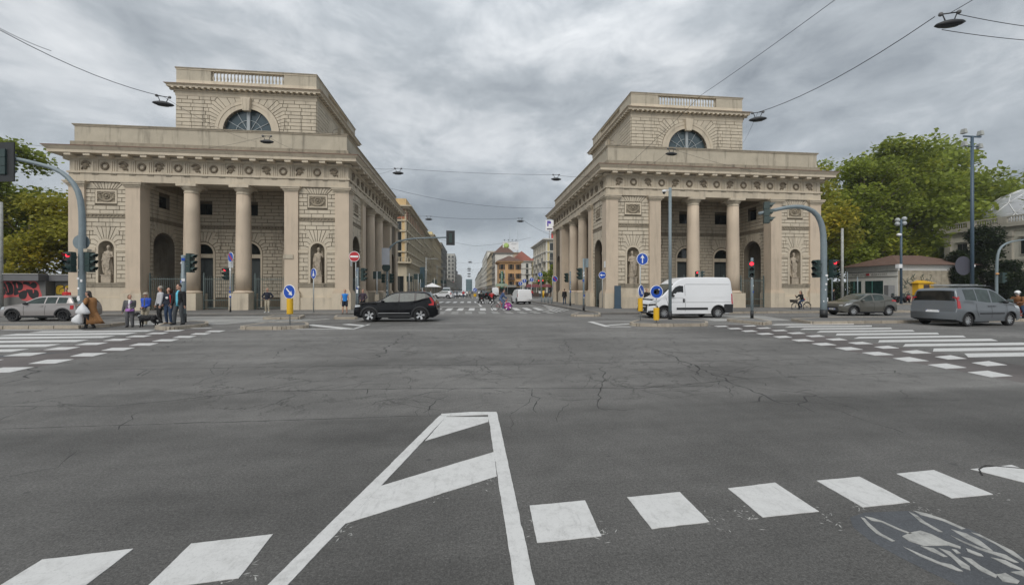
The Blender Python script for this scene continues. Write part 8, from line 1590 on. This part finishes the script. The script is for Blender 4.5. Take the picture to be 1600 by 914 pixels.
# ================================================================ TRAFFIC AND CROWD DOWN THE AVENUE
p_silver = paintm('silver car paint', (.45, .46, .47), .4); p_blk2 = p_black; p_dblue = paintm('dark blue car paint', (.02, .035, .08), .2)
car('far_car', 'white sport utility car turning left beyond the black one', 'car', (-5.6, 86, 0), R(-14), dict(SUV, win=[(1.45, 3.6)], doors=[]), p_white, 'cars down the avenue')
car('far_van', 'small white panel van waiting behind the cyclist with the pink wheel', 'van', (6.6, 51.0, 0), R(-84), dict(VAN, L=4.4, wheels=(.84, 3.6), H=1.85, top=[(0, .42), (.02, .8), (.12, .95), (.5, 1.07), (.9, 1.17), (1.7, 1.7), (1.95, 1.8), (2.6, 1.85), (4.2, 1.83), (4.32, 1.5), (4.38, .8), (4.4, .4)], belt=[(0, .9), (1, 1.08), (4.4, 1.1)], ws=(.9, 1.7), doors=[], patches=[], tails=[[(4.15, .9), (4.34, .9), (4.32, 1.3), (4.2, 1.3)]], heads=[], W=1.85, mirror=(1.3, 1.15), ends=[(1, 'rear_handle', [(-.3, 1.0), (.3, 1.0), (.3, 1.08), (-.3, 1.08)], trim_m)]), p_white, 'cars down the avenue')
car('far_car', 'dark car with pale bonnet left of the small white van', 'car', (3.6, 78, 0), R(-130), dict(HATCH, doors=[]), p_blk2, 'cars down the avenue')
rr = random.Random(6)
specs = [(-5.9, 104, VAN, p_silver, 'silver van facing the camera in the waiting queue'), (-3.6, 106, HATCH, p_silver, 'silver hatchback in the queue right of the silver van'), (-1.6, 108, MINI, p_white, 'white small car in the middle of the queue'), (-4.8, 118, SUV, p_blk2, 'black car in the second row of the queue'), (-2.2, 120, HATCH, p_white, 'white car in the second row of the queue'), (3.9, 112, SUV, p_blk2, 'dark car driving away beyond the riders'), (4.4, 126, HATCH, p_dblue, 'dark blue car driving away down the avenue'), (-3.4, 134, HATCH, p_silver, 'silver car deep in the queue'), (7.6, 120, VAN, p_white, 'white van parked at the right kerb'), (-6.2, 132, SUV, p_white, 'white car at the left kerb behind the queue'), (4.0, 150, SUV, p_silver, 'silver car far down the avenue')]
protos = {}
for X_, Y_, Sp, pm2, lb in specs:
    key = (id(Sp), pm2.name); rz = R(90) if X_ < 2 else R(-90)
    if key in protos: copy_tree(protos[key], (X_, Y_, 0), rz, lb)
    else: protos[key] = car('far_car', lb, 'van' if Sp is VAN else 'car', (X_, Y_, 0), rz, dict(Sp, doors=[], patches=Sp.get('patches', []) if Sp is VAN else []), pm2, 'cars down the avenue')[0]
far_specs = [('top', c_black), ('top', c_navy), ('top', c_red), ('top', c_white), ('top', c_beige), ('top', c_denim)]
PR = []
for i, (tc_, bc, lb) in enumerate(((c_black, c_denim, 'dark jacket and jeans'), (c_navy, c_black, 'navy coat'), (c_red, c_denim, 'red top and jeans'), (c_white, c_dgrey, 'white shirt and grey trousers'), (c_beige, c_black, 'beige coat'), (c_denim, c_beige, 'denim jacket and pale trousers'))):
    PR.append((tc_, bc, lb))
spots = []
walk = dict(feet=((-.09, -.22, 0), (.09, .2, .02)), hands=((-.25, .12, .85), (.25, -.18, .88)))
where = [(-3.6, 92, 'crossing the avenue, leftmost'), (-2.9, 93, 'crossing the avenue beside the leftmost'), (-1.4, 92.5, 'in the middle of the far crossing'), (-.6, 93.5, 'on the far crossing left of the median sign'), (.1, 92, 'just left of the median sign'), (.6, 94, 'behind the median sign'), (-9.2, 70, 'on the left pavement beside the gatehouse corner'), (-8.6, 76, 'on the left pavement by the dark board'), (-9.0, 82, 'on the left pavement by the teal column'), (-8.4, 88, 'on the left pavement near the parasol'), (-9.6, 66, 'close behind the left gatehouse'), (-8.1, 72, 'at the kerb behind the black car roof'), (-8.2, 68, 'at the left kerb before the crossing'), (-8.8, 92, 'under the white parasol'),
         (14.2, 90, 'outside the market stalls'), (16.2, 91, 'before the dark red canopy'), (17.5, 92, 'under the dark red canopy'), (18.8, 93, 'beneath the right end of the canopy'), (15.2, 96, 'among the parking signs'), (12.9, 88, 'at the kerb of the side street'), (20.2, 95, 'beside the yellow block shops'), (21.4, 97, 'at the shop door of the yellow block'), (11.0, 92, 'on the right pavement of the avenue'), (11.8, 100, 'farther up the right pavement')]
cache = []
for i, (X_, Y_, wl) in enumerate(where):
    tc_, bc, lb = PR[i % 6]; rz = [R(-80), R(85), R(20), R(170)][i % 4]; label = f'person in {lb} {wl}'; on = .14 if (X_ < -7.4 or (X_ > 9 and Y_ < 74) or X_ > 9.1 and Y_ > 86) else 0
    if i < 6: cache.append(person(label, (X_, Y_, on), rz, dict(walk, h=1.72, top=tc_, bot=bc, far=True, hair='short' if i % 2 else 'bob'), 'pedestrians down the avenue'))
    else: copy_tree(cache[i % 6], (X_, Y_, on), rz, label)
pa = thing('parasol', 'white square parasol on the left pavement beyond the black car', 'parasol', (-8.6, 94, .14)); MB().cyl((0, 0, 0), (0, 0, 3.0), .05, n=6).build('pole', galv, pa); MB().add([(-2, -2, 2.4), (2, -2, 2.4), (2, 2, 2.4), (-2, 2, 2.4), (0, 0, 3.3)], [(0, 1, 4), (1, 2, 4), (2, 3, 4), (3, 0, 4)]).build('canopy', white, pa)
for X_, lb, cmm in ((16.0, 'dark red canopy stall left of the yellow block', mat('dark red canvas', (.13, .03, .03), .8)), (19.6, 'second dark red canopy stall beside it', mat('dark red canvas', (.13, .03, .03), .8)), (11.9, 'pale green roofed newsstand before the orange corner house', mat('pale green canvas', (.2, .24, .17), .8))):
    Y_ = 100 if X_ > 13 else 148; s = 1 if X_ > 13 else 1.3; st = thing('market_stall', lb, 'stall', (X_, Y_, .14)); MB().add([(-1.8 * s, -1.8, 2.4 * s), (1.8 * s, -1.8, 2.4 * s), (1.8 * s, 1.8, 2.4 * s), (-1.8 * s, 1.8, 2.4 * s), (-1.5 * s, 0, 3.2 * s), (1.5 * s, 0, 3.2 * s)], [(0, 1, 5, 4), (1, 2, 5), (2, 3, 4, 5), (3, 0, 4)]).build('canopy', cmm, st); MB().box(-1.6 * s, 1.6 * s, -1.2, 1.2, 0, 1.0).build('counter', shut, st)
    for q in (-1, 1): MB().cyl((q * 1.6 * s, -1.6, 0), (q * 1.6 * s, -1.6, 2.4 * s), .05, n=6).build('post', galv, st)
# ================================================================ AIR
hm_ = bpy.data.materials.new('haze'); hm_.use_nodes = True; t = hm_.node_tree; t.nodes.clear(); pv = N(t, 'ShaderNodeVolumePrincipled', i_Density=0.0003, i_Anisotropy=0.2); pv.inputs['Color'].default_value = (.9, .94, 1, 1); ho = N(t, 'ShaderNodeOutputMaterial'); t.links.new(pv.outputs[0], ho.inputs['Volume'])
MB().box(-950, 950, -70, 1650, -1, 60).build('haze', hm_, kind='stuff')
